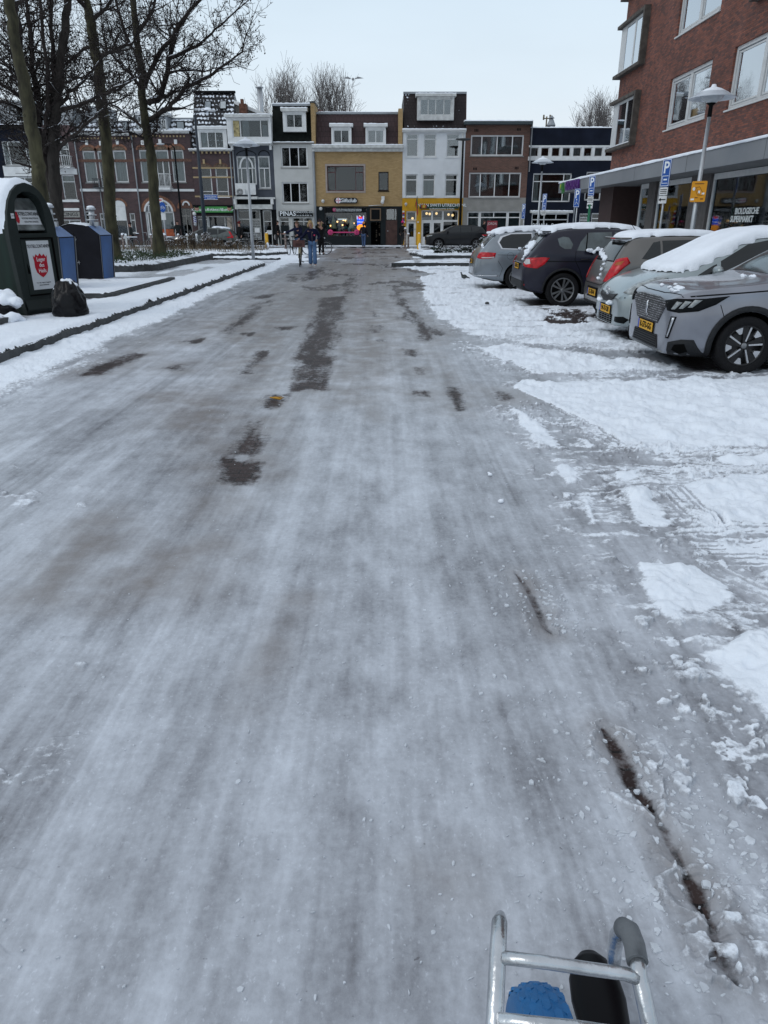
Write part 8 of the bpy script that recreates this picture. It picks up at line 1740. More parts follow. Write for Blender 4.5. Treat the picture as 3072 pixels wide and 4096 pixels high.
# trees seen over the roofs
def fartree(label, px, pyb, pyt, hw, Y, seed):
    rs = random.Random(seed); base = onY(px, pyb, Y); top = onY(px, pyt, Y); e = empty('bare_tree', (base.x, Y, 0), label, 'tree', 'bare trees behind the roofs'); m = MB(); H_ = top.z; Wd = abs(onY(px+hw, pyt, Y).x-top.x)
    t = MB(); t.tube([(0,0,-.2),(0,0,H_*.35),(.1,0,H_*.5)], [.35,.28,.2], 8); t.build('trunk', barkd, e)
    ends = []
    for k in range(24):
        a = rs.uniform(-1, 1); b = rs.uniform(-.6,.6); tgt = Vector((a*Wd*.9, b*Wd, H_*(.93-.16*a*a*1.0)*rs.uniform(.93,1))); p = Vector((0,0,H_*rs.uniform(.35,.55))); mid = p.lerp(tgt, .45)+Vector((a*Wd*.12,0,-.5)); pts = [p, mid, p.lerp(tgt,.75)+Vector((a*.3,0,.1)), tgt]; m.tube(pts, [.08,.05,.032,.014], 4, caps=False)
        for i in range(1, 4):
            for _ in range(6): q = pts[i-1].lerp(pts[i], rs.random()); d = (pts[i]-pts[i-1]).normalized(); grow(rs, m, q, (d+Vector((rs.gauss(0,.35),rs.gauss(0,.3),.5))).normalized(), .022, rs.uniform(1.2,2.6), 1, ends, up=.12, spread=.35, rmin=.010, seg=.6)
    m.build('crown', twigl, e)
fartree('bare tree with fanning upright twigs behind the cream house', 1150, 960, 322, 115, 78, 61)
fartree('bare tree behind the red roof of the ochre house, right of another bare tree', 1335, 960, 332, 100, 80, 62)
fartree('bare tree rising behind the low navy building', 2360, 960, 425, 105, 84, 63)
# ======================= PEOPLE =======================
def skin(name, nodes, edges, mt, parent, sub=1, root=None):
    ks = list(nodes); ix = {k: i for i, k in enumerate(ks)}; me = bpy.data.meshes.new(name); me.from_pydata([nodes[k][0] for k in ks], [(ix[a], ix[b]) for a, b in edges], []); o = bpy.data.objects.new(name, me); link(o)
    o.modifiers.new('s', 'SKIN'); sm = o.modifiers.new('u', 'SUBSURF'); sm.levels = sub; sm.render_levels = sub
    for k, sv in zip(ks, me.skin_vertices[0].data): r = nodes[k][1]; sv.radius = r if isinstance(r, tuple) else (r, r); sv.use_root = (k == (root or ks[0]))
    m2 = evalmesh(o); bpy.data.objects.remove(o); m2.materials.clear(); m2.materials.append(mt); m2.name = name
    for p in m2.polygons: p.use_smooth = True
    return link(bpy.data.objects.new(name, m2), parent)
skinm = mat('skin', (.42,.24,.18), .55, var=.06); 
def person(label, loc, rz=0, h=1.72, coat=(.01,.012,.03), legs=(.02,.02,.025), hair=(.05,.03,.02), bag=None, head=(0,-.03), lean=0, arms=None, stride=.12, coatlen=.0, hat=None, shoes=(.02,.02,.02), wide=1.0, fingers=False, flare=0, group=None, hairlong=0, z=0, zip_=False):
    """faces -y; arms = (left elbow, left hand, right elbow, right hand) in the figure's own frame (height 1.72)"""
    e = empty('person', (loc[0], loc[1], z), label, 'person', group, rz); e.scale = (h/1.72,)*3
    ly = -lean; sh = 1.42-.25*lean; ns = Vector((0, ly*.75, sh)); hd = Vector((head[0], ly+head[1], sh+.20)); pel = Vector((0, .05*lean, .95))
    A = arms or ((.27,.02,1.14),(.28,-.10,.90),(-.27,.02,1.14),(-.28,-.10,.90))
    N = {'pel': (pel, (.13,.10)), 'waist': (pel.lerp(ns,.4), (.115,.09)), 'chest': (pel.lerp(ns,.8), (.145,.10)), 'neckb': (ns+Vector((0,0,.03)), .065), 'neck': (ns.lerp(hd,.5)+Vector((0,.01,0)), .052), 'chin': (hd+Vector((0,-.01,-.05)), (.066,.075)), 'head': (hd+Vector((0,0,.03)), (.078,.092)), 'crown': (hd+Vector((0,.005,.095)), (.055,.065))}
    E = [('pel','waist'),('waist','chest'),('chest','neckb'),('neckb','neck'),('neck','chin'),('chin','head'),('head','crown')]
    for s, S_, el, ha in ((1,'l',A[0],A[1]),(-1,'r',A[2],A[3])):
        hip = pel+Vector((s*.085,0,-.04)); kn = Vector((s*.09, -stride*s*.5-.03, .50)); an = Vector((s*.09, -stride*s+.02, .09)); toe = an+Vector((s*.015,-.15,-.045))
        shd = ns+Vector((s*.175*wide,0,-.03)); el = Vector(el); ha = Vector(ha); d = (ha-el).normalized(); 
        N.update({'hip'+S_: (hip,.085), 'kn'+S_: (kn,.058), 'an'+S_: (an,.042), 'toe'+S_: (toe,.032), 'sh'+S_: (shd,.062), 'el'+S_: (el,.042), 'wr'+S_: (ha,.027), 'pa'+S_: (ha+d*.06,(.034,.018))}); E += [('pel','hip'+S_),('hip'+S_,'kn'+S_),('kn'+S_,'an'+S_),('an'+S_,'toe'+S_),('chest','sh'+S_),('sh'+S_,'el'+S_),('el'+S_,'wr'+S_),('wr'+S_,'pa'+S_)]
    b = skin('body', N, E, skinm, e)
    # nose, ears, eyes and fingers are part of the body mesh
    x = MB(); fc = hd+Vector((0,-.085,.0)); x.tube([fc+Vector((0,.02,.03)), fc+Vector((0,-.012,-.005)), fc+Vector((0,.01,-.015))], [.006,.013,.008], 6)
    for s in (1,-1): x.ball(tuple(hd+Vector((s*.078,.01,.01))), .024, (.4,.8,1.2), seg=8, rings=6)
    for S_, s in (('l',1),('r',-1)):
        ha = N['wr'+S_][0]; d = (ha-N['el'+S_][0]).normalized(); sd_ = Vector((1,0,0)) if abs(d.x) < .8 else Vector((0,1,0)); w = d.cross(sd_).normalized(); u = w.cross(d).normalized()
        for k, L_ in enumerate((.065,.078,.072,.055)): p = ha+d*.07+w*(.021-.014*k); q = p+d*L_*.5-u*.006*1; r_ = q+d*L_*.38-u*.022; x.tube([p,q,r_], [.0095,.0085,.006], 6)
        p = ha+d*.03+w*.026; x.tube([p, p+w*.025+d*.03, p+w*.022+d*.06], [.011,.010,.007], 6)
    x.build('hands_and_features', skinm, b)
    ex = MB(); 
    for s in (1,-1): ex.ball(tuple(hd+Vector((s*.031,-.078,.028))), .0095, (1.3,.6,.8), seg=8, rings=6)
    ex.ball(tuple(hd+Vector((0,-.083,-.038))), .020, (1,.35,.28), mi=1, seg=8, rings=6); ex.build('face', [M_['black'], mat('lips', (.30,.10,.09), .6)], b)
    cm = mat('cloth_%02d%02d%02d' % tuple(int(c*99) for c in coat), coat, .85, var=.25, scale=9, bump=.4, spec=.2); lm = mat('trousers_%02d%02d%02d' % tuple(int(c*99) for c in legs), legs, .85, var=.2, scale=9, bump=.4, spec=.2)
    J = {k: (N[k][0].copy(), N[k][1]) for k in ('waist','chest','neckb','shl','shr','ell','elr','wrl','wrr')}; hem = pel+Vector((0,0,-.10-coatlen)); J['hem'] = (hem, (.165+coatlen*.12, .125+coatlen*.1)); J['pel'] = (pel, (.16,.125))
    for k, r_ in (('waist',(.15,.12)),('chest',(.172,.13)),('neckb',.085),('shl',.083),('shr',.083),('ell',.062),('elr',.062),('wrl',.044),('wrr',.044)): J[k] = (J[k][0], r_)
    J['collar'] = (ns.lerp(hd,.35)+Vector((0,.012,.01)), .066)
    ck = skin('coat', J, [('hem','pel'),('pel','waist'),('waist','chest'),('chest','neckb'),('neckb','collar'),('chest','shl'),('chest','shr'),('shl','ell'),('shr','elr'),('ell','wrl'),('elr','wrr')], cm, e, root='waist')
    if zip_:
        z_ = MB(); z_.tube([(0.0,-.150,1.34),(.0,-.160,1.1),(.01,-.150,.88)], .006, 5); z_.build('zip', mat('zip_grey', (.2,.15,.15), .5), ck); z_ = MB(); z_.ball((.10,-.155,1.20), .032, (1,.3,1)); z_.build('badge', mat('badge_pink', (.55,.04,.10), .5), ck)
    G = {k: (N[k][0].copy(), r_) for k, r_ in (('pel',(.14,.115)),('hipl',.10),('hipr',.10),('knl',.076+flare*.3),('knr',.076+flare*.3),('anl',.062+flare),('anr',.062+flare))}
    skin('trousers', G, [('pel','hipl'),('pel','hipr'),('hipl','knl'),('hipr','knr'),('knl','anl'),('knr','anr')], lm, e)
    s_ = MB()
    for S_ in 'lr': a = N['an'+S_][0]; s_.ball((a.x,a.y-.055,.05), .06, (.78,2.1,.75)); s_.box(a.x-.045,a.x+.045,a.y-.17,a.y+.06,.0,.022)
    s_.build('shoes', mat('shoe_%d' % int(shoes[0]*99), shoes, .6), e)
    hm = mat('hair_%02d' % int(hair[0]*99), hair, .7, var=.35, scale=30, stretch=(1,1,.2), bump=.5)
    q = MB(); q.ball(tuple(hd+Vector((0,.022,.065))), .098, (.98,1.02,.95)); q.ball(tuple(hd+Vector((0,.055,-.0))), .085, (.95,.6,1.15))
    if hairlong:
        for s in (1,-1): q.tube([hd+Vector((s*.075,.02,.05)), hd+Vector((s*.095,.0,-.06)), hd+Vector((s*.085,-.03,-.06-hairlong))], [.028,.035,.012], 8)
    q.build('hair', hm, e)
    if hat:
        q = MB(); q.ball(tuple(hd+Vector((0,.015,.10))), .108, (1,1.05,.80)); q.ball(tuple(hd+Vector((0,.015,.20))), .042); q.build('hat', mat('hat_%02d%02d' % (int(hat[0]*99), int(hat[2]*99)), hat, .9, var=.3, scale=20), e)
    if bag:
        q = MB(); q.ball((bag[0],bag[1],bag[2]), .16, (1,.5,1.2)); q.build('bag', mat('bag_%02d' % int(bag[3]*99), (bag[3],bag[4],bag[5]), .8), e)
    return e
# ======================= BICYCLES =======================
def bicycle(label, loc, rz=0, frame=(.02,.02,.022), crate=None, group=None, z=0, steer=0, white=False, sc=1.0, snow=False):
    """stands along x, front wheel at +x"""
    e = empty('bicycle', (loc[0], loc[1], z), label, 'bicycle', group, rz); e.scale = (sc,)*3; fm = mat('bike_%02d%02d%02d' % tuple(int(c*99) for c in frame), frame, .4, spec=.5); rw = .345; fx, bx_ = .54, -.52
    for x, nm in ((fx,'wheel'),(bx_,'wheel')):
        t = MB(); t.lathe([(rw-.018+.018*math.cos(a), .018*math.sin(a)) for a in [2*math.pi*i/8 for i in range(9)]], 36, (0,0,0), 'y'); w = t.build('wheel', M_['rubber'], e); w.location = (x, 0, rw)
        s = MB(); s.lathe([(rw-.045,-.012),(rw-.030,-.013),(rw-.030,.013),(rw-.045,.012)], 36, (0,0,0), 'y'); s.tube([(0,-.035,0),(0,.035,0)], .018, 8)
        for k in range(16): a = 2*math.pi*k/16; s.tube([(0,.02*(-1)**k,0),((rw-.04)*math.cos(a),0,(rw-.04)*math.sin(a))], .0022, 3, caps=False)
        s.build('rim', M_['metal'], w)
        if x == fx and steer: w.rotation_euler = (0,0,steer)
    f = MB(); bb = (-.08,0,.30); st = (-.22,0,.80); hd = (.34,0,.86); hb = (.37,0,.70)
    f.tube([bb, st], .016, 8); f.tube([hb, hd], .018, 8); f.tube([bb, hb], .018, 8); f.tube([(-.20,0,.72), (.345,0,.80)], .014, 8)
    for s in (1,-1): f.tube([(bb[0],s*.02,bb[2]), (bx_,s*.05,rw)], .010, 6); f.tube([(st[0]+.02,s*.015,.72), (bx_,s*.05,rw)], .008, 6); f.tube([(hb[0],s*.02,hb[2]), (fx,s*.045,rw)], .011, 6)
    f.build('frame', fm, e)
    h = MB(); h.tube([(.34,0,.84),(.33,0,1.02)], .012, 6); h.tube([(.12,-.27,1.02),(.22,-.25,1.05),(.34,-.10,1.04),(.34,.10,1.04),(.22,.25,1.05),(.12,.27,1.02)], .011, 8); h.build('handlebar', M_['metal'], e); g = MB(); [g.tube([(.12,s*.27,1.02),(.02,s*.275,1.0)], .017, 8) for s in (1,-1)]; g.build('grips', M_['rubber'], e)
    s = MB(); s.ball((-.26,0,.95), .11, (1.25,.75,.35)); s.tube([(-.22,0,.78),(-.25,0,.92)], .013, 6); s.build('saddle', M_['plastic'], e)
    m = MB()
    for x, a0, a1 in ((fx, 30, 160), (bx_, 20, 190)):
        pts = [(x+(rw+.028)*math.cos(R(a)), (rw+.028)*math.sin(R(a))+rw) for a in np.linspace(a0, a1, 14)]
        for p, q in zip(pts[:-1], pts[1:]): m.add([(p[0],-.028,p[1]),(q[0],-.028,q[1]),(q[0],.028,q[1]),(p[0],.028,p[1]),(p[0],-.028,p[1]+.004),(q[0],-.028,q[1]+.004),(q[0],.028,q[1]+.004),(p[0],.028,p[1]+.004)], [(0,1,2,3),(7,6,5,4),(0,4,5,1),(2,6,7,3)])
    m.build('mudguards', fm if not white else M_['white'], e); k = MB(); k.lathe([(.09,-.004),(.095,.0),(.09,.004)], 20, (bb[0],.05,bb[2]), 'y'); k.tube([bb,(bb[0]+.10,.07,bb[2]-.13)], .009, 6); k.tube([bb,(bb[0]-.10,-.07,bb[2]+.13)], .009, 6); k.box(bb[0]+.06,bb[0]+.15,.07,.16,bb[2]-.15,bb[2]-.12).box(bb[0]-.15,bb[0]-.06,-.16,-.07,bb[2]+.12,bb[2]+.15); k.tube([(bb[0],.045,bb[2]+.09),(bx_,.045,rw+.03)], .006, 4); k.tube([(bb[0],.045,bb[2]-.09),(bx_,.045,rw-.03)], .006, 4); k.build('crank', M_['darkmetal'], e)
    c = MB(); c.tube([(-.28,.06,.74),(-.80,.06,.74)], .007, 5).tube([(-.28,-.06,.74),(-.80,-.06,.74)], .007, 5).tube([(-.80,-.06,.74),(-.80,.06,.74)], .007, 5).tube([(-.55,.06,.74),(bx_,.05,rw)], .006, 5).tube([(-.55,-.06,.74),(bx_,-.05,rw)], .006, 5); c.build('carrier', M_['darkmetal'], e)
    l = MB(); l.ball((.46,0,.86), .038); l.build('lamp', M_['metal'], e)
    if crate:
        b = MB(); t = .012; X0,X1,Y0,Y1,Z0,Z1 = .42,.72,-.23,.23,.76,1.02; b.box(X0,X1,Y0,Y1,Z0,Z0+t).box(X0,X0+t,Y0,Y1,Z0+t,Z1).box(X1-t,X1,Y0,Y1,Z0+t,Z1).box(X0+t,X1-t,Y0,Y0+t,Z0+t,Z1).box(X0+t,X1-t,Y1-t,Y1,Z0+t,Z1); cr = b.build('crate', mat('brown_crate', crate, .7, var=.15), e)
        b = MB(); b.box(X1,X1+.004,-.13,.13,.80,.90); b.build('crate_recess_shade', mat('brown_crate_shaded', tuple(c*.55 for c in crate), .7), cr); b = MB(); b.ball((.57,.02,1.02), .2, (.7,.95,.4)); b.build('cloth', mat('denim_cloth', (.02,.05,.13), .9, var=.3, scale=12), cr)  # recess shade painted as a darker brown panel on the crate front
    if snow:
        b = MB(); b.ball((-.26,0,.99), .10, (1.2,.8,.3)); b.tube([(-.3,0,.76),(-.78,0,.76)], [.05,.045], 6); b.build('snow_cover', M_['snow'], e)
    return e
JEANS = (.10,.18,.33)
PB = 'people on foot in the side street'
w1_ = person('person in a navy jacket and light blue jeans walking a bicycle with a brown crate', (-2.88,30.45), rz=R(4), h=1.72, coat=(.006,.008,.030), legs=JEANS, hair=(.40,.27,.13), head=(-.05,-.05), lean=.10, arms=((.30,-.02,1.13),(.20,-.26,1.02),(-.33,-.10,1.18),(-.50,-.34,1.06)), stride=.10, shoes=(.5,.5,.5), flare=.035, zip_=True, hairlong=.04, wide=1.1)
bicycle('cream bicycle with a brown crate pushed by the person in light blue jeans', (-3.45,31.0), rz=R(-86), frame=(.35,.31,.20), crate=(.115,.055,.05), white=False)
person('person bent forward in a dark jacket over the handlebar of a black bicycle', (-4.55,41.6), rz=R(-25), h=1.80, coat=(.008,.010,.022), legs=(.006,.006,.008), hair=(.10,.06,.04), lean=.42, head=(.10,-.10), arms=((-.02+.30,-.35,1.15),(.15,-.55,1.0),(-.35,-.30,1.22),(-.62,-.52,1.08)), stride=.18)
bicycle('black bicycle held by the bent over person in the dark jacket', (-5.05,41.4), rz=R(-100))
person('person in a long black coat with blond hair and raised arms beside a bicycle', (-3.48,42.0), rz=R(18), h=1.74, coat=(.005,.005,.006), legs=(.006,.006,.007), hair=(.45,.32,.15), coatlen=.28, head=(-.05,-.03), arms=((.30,-.05,1.45),(.10,-.14,1.62),(-.30,-.05,1.40),(-.14,-.16,1.58)), stride=.05, hat=(.02,.01,.012), hairlong=.16)
bicycle('dark bicycle standing behind the person with blond hair', (-3.75,42.35), rz=R(20), frame=(.02,.02,.05))
person('person in a black jacket walking past the black doors of the cream house', (-7.60,54.6), rz=R(75), h=1.66, coat=(.008,.008,.010), legs=(.02,.02,.02), hair=(.02,.015,.012), z=.09, bag=(.0,.22,.62,.25,.24,.24))
person('person in dark clothes and an orange and white woolly hat at the gift shop window', (-1.42,53.0), rz=R(170), h=1.62, coat=(.008,.009,.015), legs=(.06,.10,.20), hair=(.03,.02,.02), hat=(.65,.22,.05))
person('person in black with a bright pink woolly hat beside the orange shop', (1.32,54.6), rz=R(150), h=1.60, coat=(.006,.006,.008), legs=(.02,.02,.022), hair=(.03,.02,.02), hat=(.60,.02,.17), z=.09, coatlen=.1)
person('person in a long dark coat in front of the red poster', (7.15,54.8), rz=R(60), h=1.70, coat=(.006,.006,.008), legs=(.01,.01,.01), hair=(.03,.02,.015), coatlen=.3, z=.09)
person('person in a dark hood standing among the parked bicycles at the left', (-16.9,51.0), rz=R(-60), h=1.62, coat=(.012,.016,.016), legs=(.012,.012,.015), hair=(.015,.015,.015), hat=(.012,.014,.014))
person('person in black with a dark red hat beside the back of the sage grey car', (-9.35,49.5), rz=R(-40), h=1.66, coat=(.006,.006,.008), legs=(.008,.008,.01), hair=(.015,.012,.012), hat=(.10,.01,.012))
person('person in a dark jacket at the porch behind the blue round sign', (-14.75,54.7), rz=R(10), h=1.66, coat=(.02,.018,.02), legs=(.01,.01,.012), hair=(.02,.015,.012), z=.09)
PBK = 'bicycles parked along the brick houses'
bicycle('black bicycle parked behind the street lamp on the left, sideways on', (-7.75,44.4), rz=R(4), group=None)
bicycle('snowy black bicycle parked nearest the straight mossy trunk', (-17.6,50.6), rz=R(178), group=PBK, snow=True); bicycle('snowy black bicycle, middle one of the parked row', (-16.2,50.9), rz=R(8), group=PBK, snow=True); bicycle('snowy bicycle at the right end of the parked row', (-15.0,51.1), rz=R(-172), group=PBK, snow=True, frame=(.05,.05,.06)); bicycle('snowy bicycle at the left end of the parked row', (-19.2,50.8), rz=R(4), group=PBK, snow=True)
bicycle('dark bicycle held beside the back of the sage grey car', (-8.95,49.7), rz=R(-65), snow=False)

# ======================= POSTS, SIGNS, LAMPS =======================
def lamp(loc, label, z=0, H_=4.55, sc=1):
    e = empty('street_lamp', (loc[0], loc[1], z), label, 'street lamp', 'street lamps with broad glass hats')
    MB().tube([(0,0,0),(0,0,.9),(0,0,H_-.35)], [.075,.072,.045], 14).build('pole', mat('brushed_lamp_pole', (.40,.42,.44), .4, metal=.6, var=.1), e)
    MB().lathe([(.045,H_-.36),(.055,H_-.34),(.05,H_-.1),(.12,H_-.04),(.0,H_-.04)], 16).build('collar', M_['black'], e)
    hg = mat('frosted_lamp_hat', (.47,.51,.56), .3, var=.08, spec=.5)
    h = MB(); h.lathe([(.002,H_+.36),(.05,H_+.355),(.06,H_+.31),(.20,H_+.275),(.36,H_+.20),(.50,H_+.11),(.585,H_+.075),(.58,H_+.06),(.50,H_+.085),(.36,H_+.17),(.19,H_+.24),(.002,H_+.25)], 40); h.build('shade', hg, e)
    b = MB(); b.lathe([(.002,H_-.05),(.12,H_-.035),(.24,H_+.04),(.30,H_+.13),(.30,H_+.17)], 28); b.build('bowl', mat('lamp_bowl', (.42,.45,.48), .2, var=.1, spec=.6), e)
    s = MB(); s.lathe([(.0,H_+.395),(.05,H_+.385),(.07,H_+.325),(.20,H_+.282),(.33,H_+.215),(.34,H_+.19)], 40); s.build('snow_cover', M_['snow'], e)
    return e
lamp((-5.93,34.2), 'slender street lamp on the left, in front of the slate blue house', z=.12)
lamp((8.55,21.2), 'tall street lamp with a yellow plate, in front of the brick building', H_=4.6)
lamp((8.6,42.8), 'street lamp at the far right, in front of the navy building', H_=4.6)
ye = empty('information_sign', (8.53,21.1,2.45), 'yellow plate with white symbols fixed to the right hand lamp', 'sign', rz=R(-38)); ye.scale = (.74,.74,.74)
MB().prism([(-.24,-.35),(.24,-.35),(.27,-.32),(.27,.32),(.24,.35),(-.24,.35),(-.27,.32),(-.27,-.32)], 'y', -.03, -.012).build('plate', mat('amber_sign', (.62,.27,.01), .45, var=.06), ye, fix=True)
mb = MB(); 
for a, b in (((-.14,.12),(.02,.16)),((.02,.16),(.17,-.06)),((-.14,.12),(-.02,-.12)),((-.02,-.12),(.15,-.14)),((.17,-.06),(.15,-.14)),((-.10,.14),(.04,-.10))): mb.tube([(a[0],-.034,a[1]),(b[0],-.034,b[1])], .006, 4)
mb.box(-.16,.16,-.034,-.031,.245,.275); mb.box(.1,.2,-.034,-.031,-.27,-.23); mb.box(-.1,.0,-.034,-.031,-.22,-.19); mb.build('symbol_lines', mat('sign_brown', (.12,.04,.01), .6), ye)
mb = MB(); mb.ball((-.17,-.034,.09), .05, (1,.1,1.2)); mb.box(-.01,.06,-.036,-.032,-.06,.03); mb.box(.13,.22,-.036,-.032,-.10,-.04); mb.box(-.24,-.12,-.036,-.032,-.29,-.23); mb.build('symbols', M_['letter'], ye)
MB().box(-.03,.03,-.012,.10,.1,.14).build('bracket', M_['metal'], ye)
bl = mat('traffic_blue', (.012,.075,.32), .4, var=.05)
def psign(loc, zt, label, rz, E_=True, white=2, green=False, pole='metal', text='P'):
    e = empty('parking_sign', (loc[0], loc[1], 0), label, 'sign', 'blue parking signs', rz)
    MB().tube([(0,.03,0),(0,.03,zt-.05)], .032, 10).build('pole', M_['metal'], e)
    w = .17; z0 = zt-.74
    MB().prism([(-w,z0),(w,z0),(w,zt),(-w,zt)], 'y', -.03, -.015).build('plate', bl, e, fix=True, bevel=.004)
    mb = MB(); t = .012
    mb.box(-w+.01,w-.01,-.034,-.031,zt-.03,zt-.015).box(-w+.01,w-.01,-.034,-.031,z0+.015,z0+.03).box(-w+.01,-w+.025,-.034,-.031,z0+.03,zt-.03).box(w-.025,w-.01,-.034,-.031,z0+.03,zt-.03); mb.build('border', M_['letter'], e)
    textmesh('lettering', 'P', .44, M_['letter'], e, MYm(0,-.033,zt-.24), extrude=.002, bold=.008)
    mb = MB(); 
    if E_: mb.box(-.12,.12,-.034,-.031,z0+.28,z0+.295).box(-.12,-.105,-.034,-.031,z0+.10,z0+.28).box(-.12,.12,-.034,-.031,z0+.085,z0+.10).box(-.06,.08,-.034,-.031,z0+.17,z0+.21)
    else: mb.tube([(-.08,-.034,z0+.1),(0,-.034,z0+.22),(.1,-.034,z0+.12)], .012, 5).ball((0,-.034,z0+.30), .03, (1,.2,1))
    mb.build('symbol', M_['letter'], e)
    for k in range(white):
        z1 = z0-.02-.23*k; p = MB(); p.prism([(-w+.01,z1-.21),(w-.01,z1-.21),(w-.01,z1),(-w+.01,z1)], 'y', -.03, -.015); q = p.build('sub_plate', M_['white'], e, fix=True); s = MB()
        if k == 0: [s.box(-.13,.13,-.034,-.031,z1-.07-.05*j,z1-.05-.05*j) for j in range(3)]
        else: s.box(-.10,.13,-.034,-.031,z1-.12,z1-.09).add([(-.15,-.033,z1-.105),(-.06,-.033,z1-.05),(-.06,-.033,z1-.16)], [(0,2,1)])
        s.build('symbol', M_['black'], q)
    if green: MB().box(-.06,.06,-.035,-.01,1.55,2.35).build('green_plate', mat('traffic_green', (.01,.13,.06), .4), e)
    return e
psign((8.35,23.2), 3.40, 'blue parking sign with two white plates, nearest the yellow plate', R(-66))
psign((8.35,31.3), 3.40, 'blue parking sign over a green strip, in front of the canopy', R(-62), green=True)
psign((8.35,33.5), 3.02, 'blue parking sign with a figure symbol, below the purple lettering', R(-60), E_=False, white=0)
q = onX(2182, 775, 7.9); psign((q.x, q.y), q.z, 'small blue parking sign beside the far right street lamp', R(-66), white=1)
q = onX(2098, 815, 7.4); psign((q.x, q.y), q.z, 'farthest blue parking sign, at the corner of the brown brick house', R(-70), white=0, E_=False)
def bollard(loc, label, kind='wood', H_=.95, z=0, group=None, cross=False):
    e = empty('bollard', (loc[0], loc[1], z), label, 'bollard', group); mt = {'wood': mat('rusty_bollard', (.13,.065,.045), .8, var=.6, scale=6, col2=(.32,.27,.25)), 'yellow': mat('yellow_bollard', (.60,.33,.02), .5, var=.08), 'white': M_['offwhite']}[kind]
    MB().lathe([(.085,0),(.085,.12),(.062,.15),(.058,H_-.12),(.085,H_-.10),(.085,H_-.06),(.06,H_-.03),(.0,H_)] if kind != 'yellow' else [(.11,0),(.11,H_),(.0,H_+.02)], 16).build('post', mt, e)
    MB().ball((0,0,H_), .075, (1,1,.75)).build('snow_cap', M_['snow'], e)
    if kind == 'yellow': MB().ball((.05,-.09,.22), .12, (.8,.5,1.8)).build('snow_patch', M_['snow'], e)
    if cross: MB().box(-.22,.22,-.03,.03,H_*.58,H_*.66).build('crossbar', mt, e)
GB = 'short bollards along the far pavement'; lb = ['first bollard from the left, beside the parked bicycles','second bollard from the left, close beside the first','third bollard from the left, right of the parked bicycles','fourth bollard from the left, below the orange panel','fifth bollard from the left, right of the orange panel','sixth bollard from the left, beside the blue round sign pole','seventh bollard from the left, in front of the sage grey car','eighth bollard from the left, at the bonnet of the sage grey car']
for (px, kd), l in zip(((493,'wood'),(507,'white'),(607,'wood'),(662,'wood'),(716,'wood'),(751,'white'),(789,'white'),(813,'wood')), lb):
    q = onY(px, 975, 49.0); bollard((q.x, 49.0), l, kd, .95, group=GB)
q = onZ(1069, 996); bollard((q.x, q.y), 'yellow post right of the bicycle, in front of the slate blue house', 'yellow', 1.0)
q = onZ(1675, 999); bollard((q.x, q.y), 'yellow post in front of the black off-road car', 'yellow', 1.0)
q = onZ(1143, 996); bollard((q.x, q.y), 'rusty post with a crossbar in front of the black doors', 'wood', 1.05, cross=True); q = onZ(1620, 996); bollard((q.x, q.y), 'rusty post left of the white shop door', 'wood', 1.3); q = onZ(1633, 994); bollard((q.x, q.y), 'leaning brown post directly in front of the white shop door', 'wood', .95)
# tall dark lamp with the street name
e = empty('street_lamp', (onY(822,945,47).x, 47, 0), 'tall dark lamp post carrying the blue street name plate', 'street lamp')
bx0 = e.location.x; top = onY(786,454,47); mb = MB(); mb.tube([(0,0,0),(0,0,2.6),(0,0,top.z-.1)], [.13,.12,.06], 12); mb.tube([(0,0,top.z-.12),(.1,0,top.z+.05),(.9,0,top.z+.15)], .035, 8); mb.build('pole', mat('dark_blue_pole', (.018,.026,.038), .5), e); MB().ball((1.0,0,top.z+.13), .2, (1.3,.6,.3)).build('lamp_head', M_['metal'], e)
e2 = empty('street_name_sign', (bx0+.05, 46.9, 0), 'blue street name plate on the tall dark lamp post', 'sign'); z0, z1 = onY(840, 797, 46.9).z, onY(840, 780, 46.9).z; xa, xb = onY(817,788,46.9).x-bx0-.05, onY(870,788,46.9).x-bx0-.05
z0, z1 = onY(840,797,46.9).z, onY(840,780,46.9).z; MB().box(xa,xb,-.03,0,z0,z1).build('plate', bl, e2, bevel=.003); mb = MB(); mb.box(xa-.02,xb+.02,-.026,-.004,z1+.001,z1+.02).box(xa-.02,xb+.02,-.026,-.004,z0-.02,z0-.001); mb.build('border', M_['letter'], e2)
textmesh('lettering', 'Amsterdamse', .13, M_['letter'], e2, MYm((xa+xb)/2,-.034,z0+(z1-z0)*.70), sx=.95, extrude=.001); textmesh('lettering', '< straatweg >', .13, M_['letter'], e2, MYm((xa+xb)/2,-.034,z0+(z1-z0)*.30), sx=.95, extrude=.001)
q = onY(690,740,51); top = onY(680,578,51); e = empty('street_lamp', (onY(728,900,51).x, 51, 0), 'thin black lamp post with a curved arm in front of the white balcony', 'street lamp')
MB().tube([(0,0,0),(0,0,top.z-.2),(-.2,0,top.z+.02),(-.7,0,top.z+.03)], [.08,.05,.035,.03], 10).build('pole', M_['black'], e); MB().ball((-.85,0,top.z+.02), .2, (1.4,.7,.3)).build('lamp_head', M_['metal'], e)
q = onY(1840,900,53.6); top = onY(1844,557,53.6); e = empty('street_lamp', (q.x, 53.6, 0), 'tall black lamp post with a flat head between the white and brown brick houses', 'street lamp'); MB().tube([(0,0,0),(0,0,3),(0,0,top.z)], [.11,.09,.06], 10).build('pole', M_['black'], e); MB().lathe([(0,top.z+.06),(.5,top.z+.02),(.52,top.z-.03),(.1,top.z-.10),(0,top.z-.10)], 20).build('lamp_head', M_['darkmetal'], e)
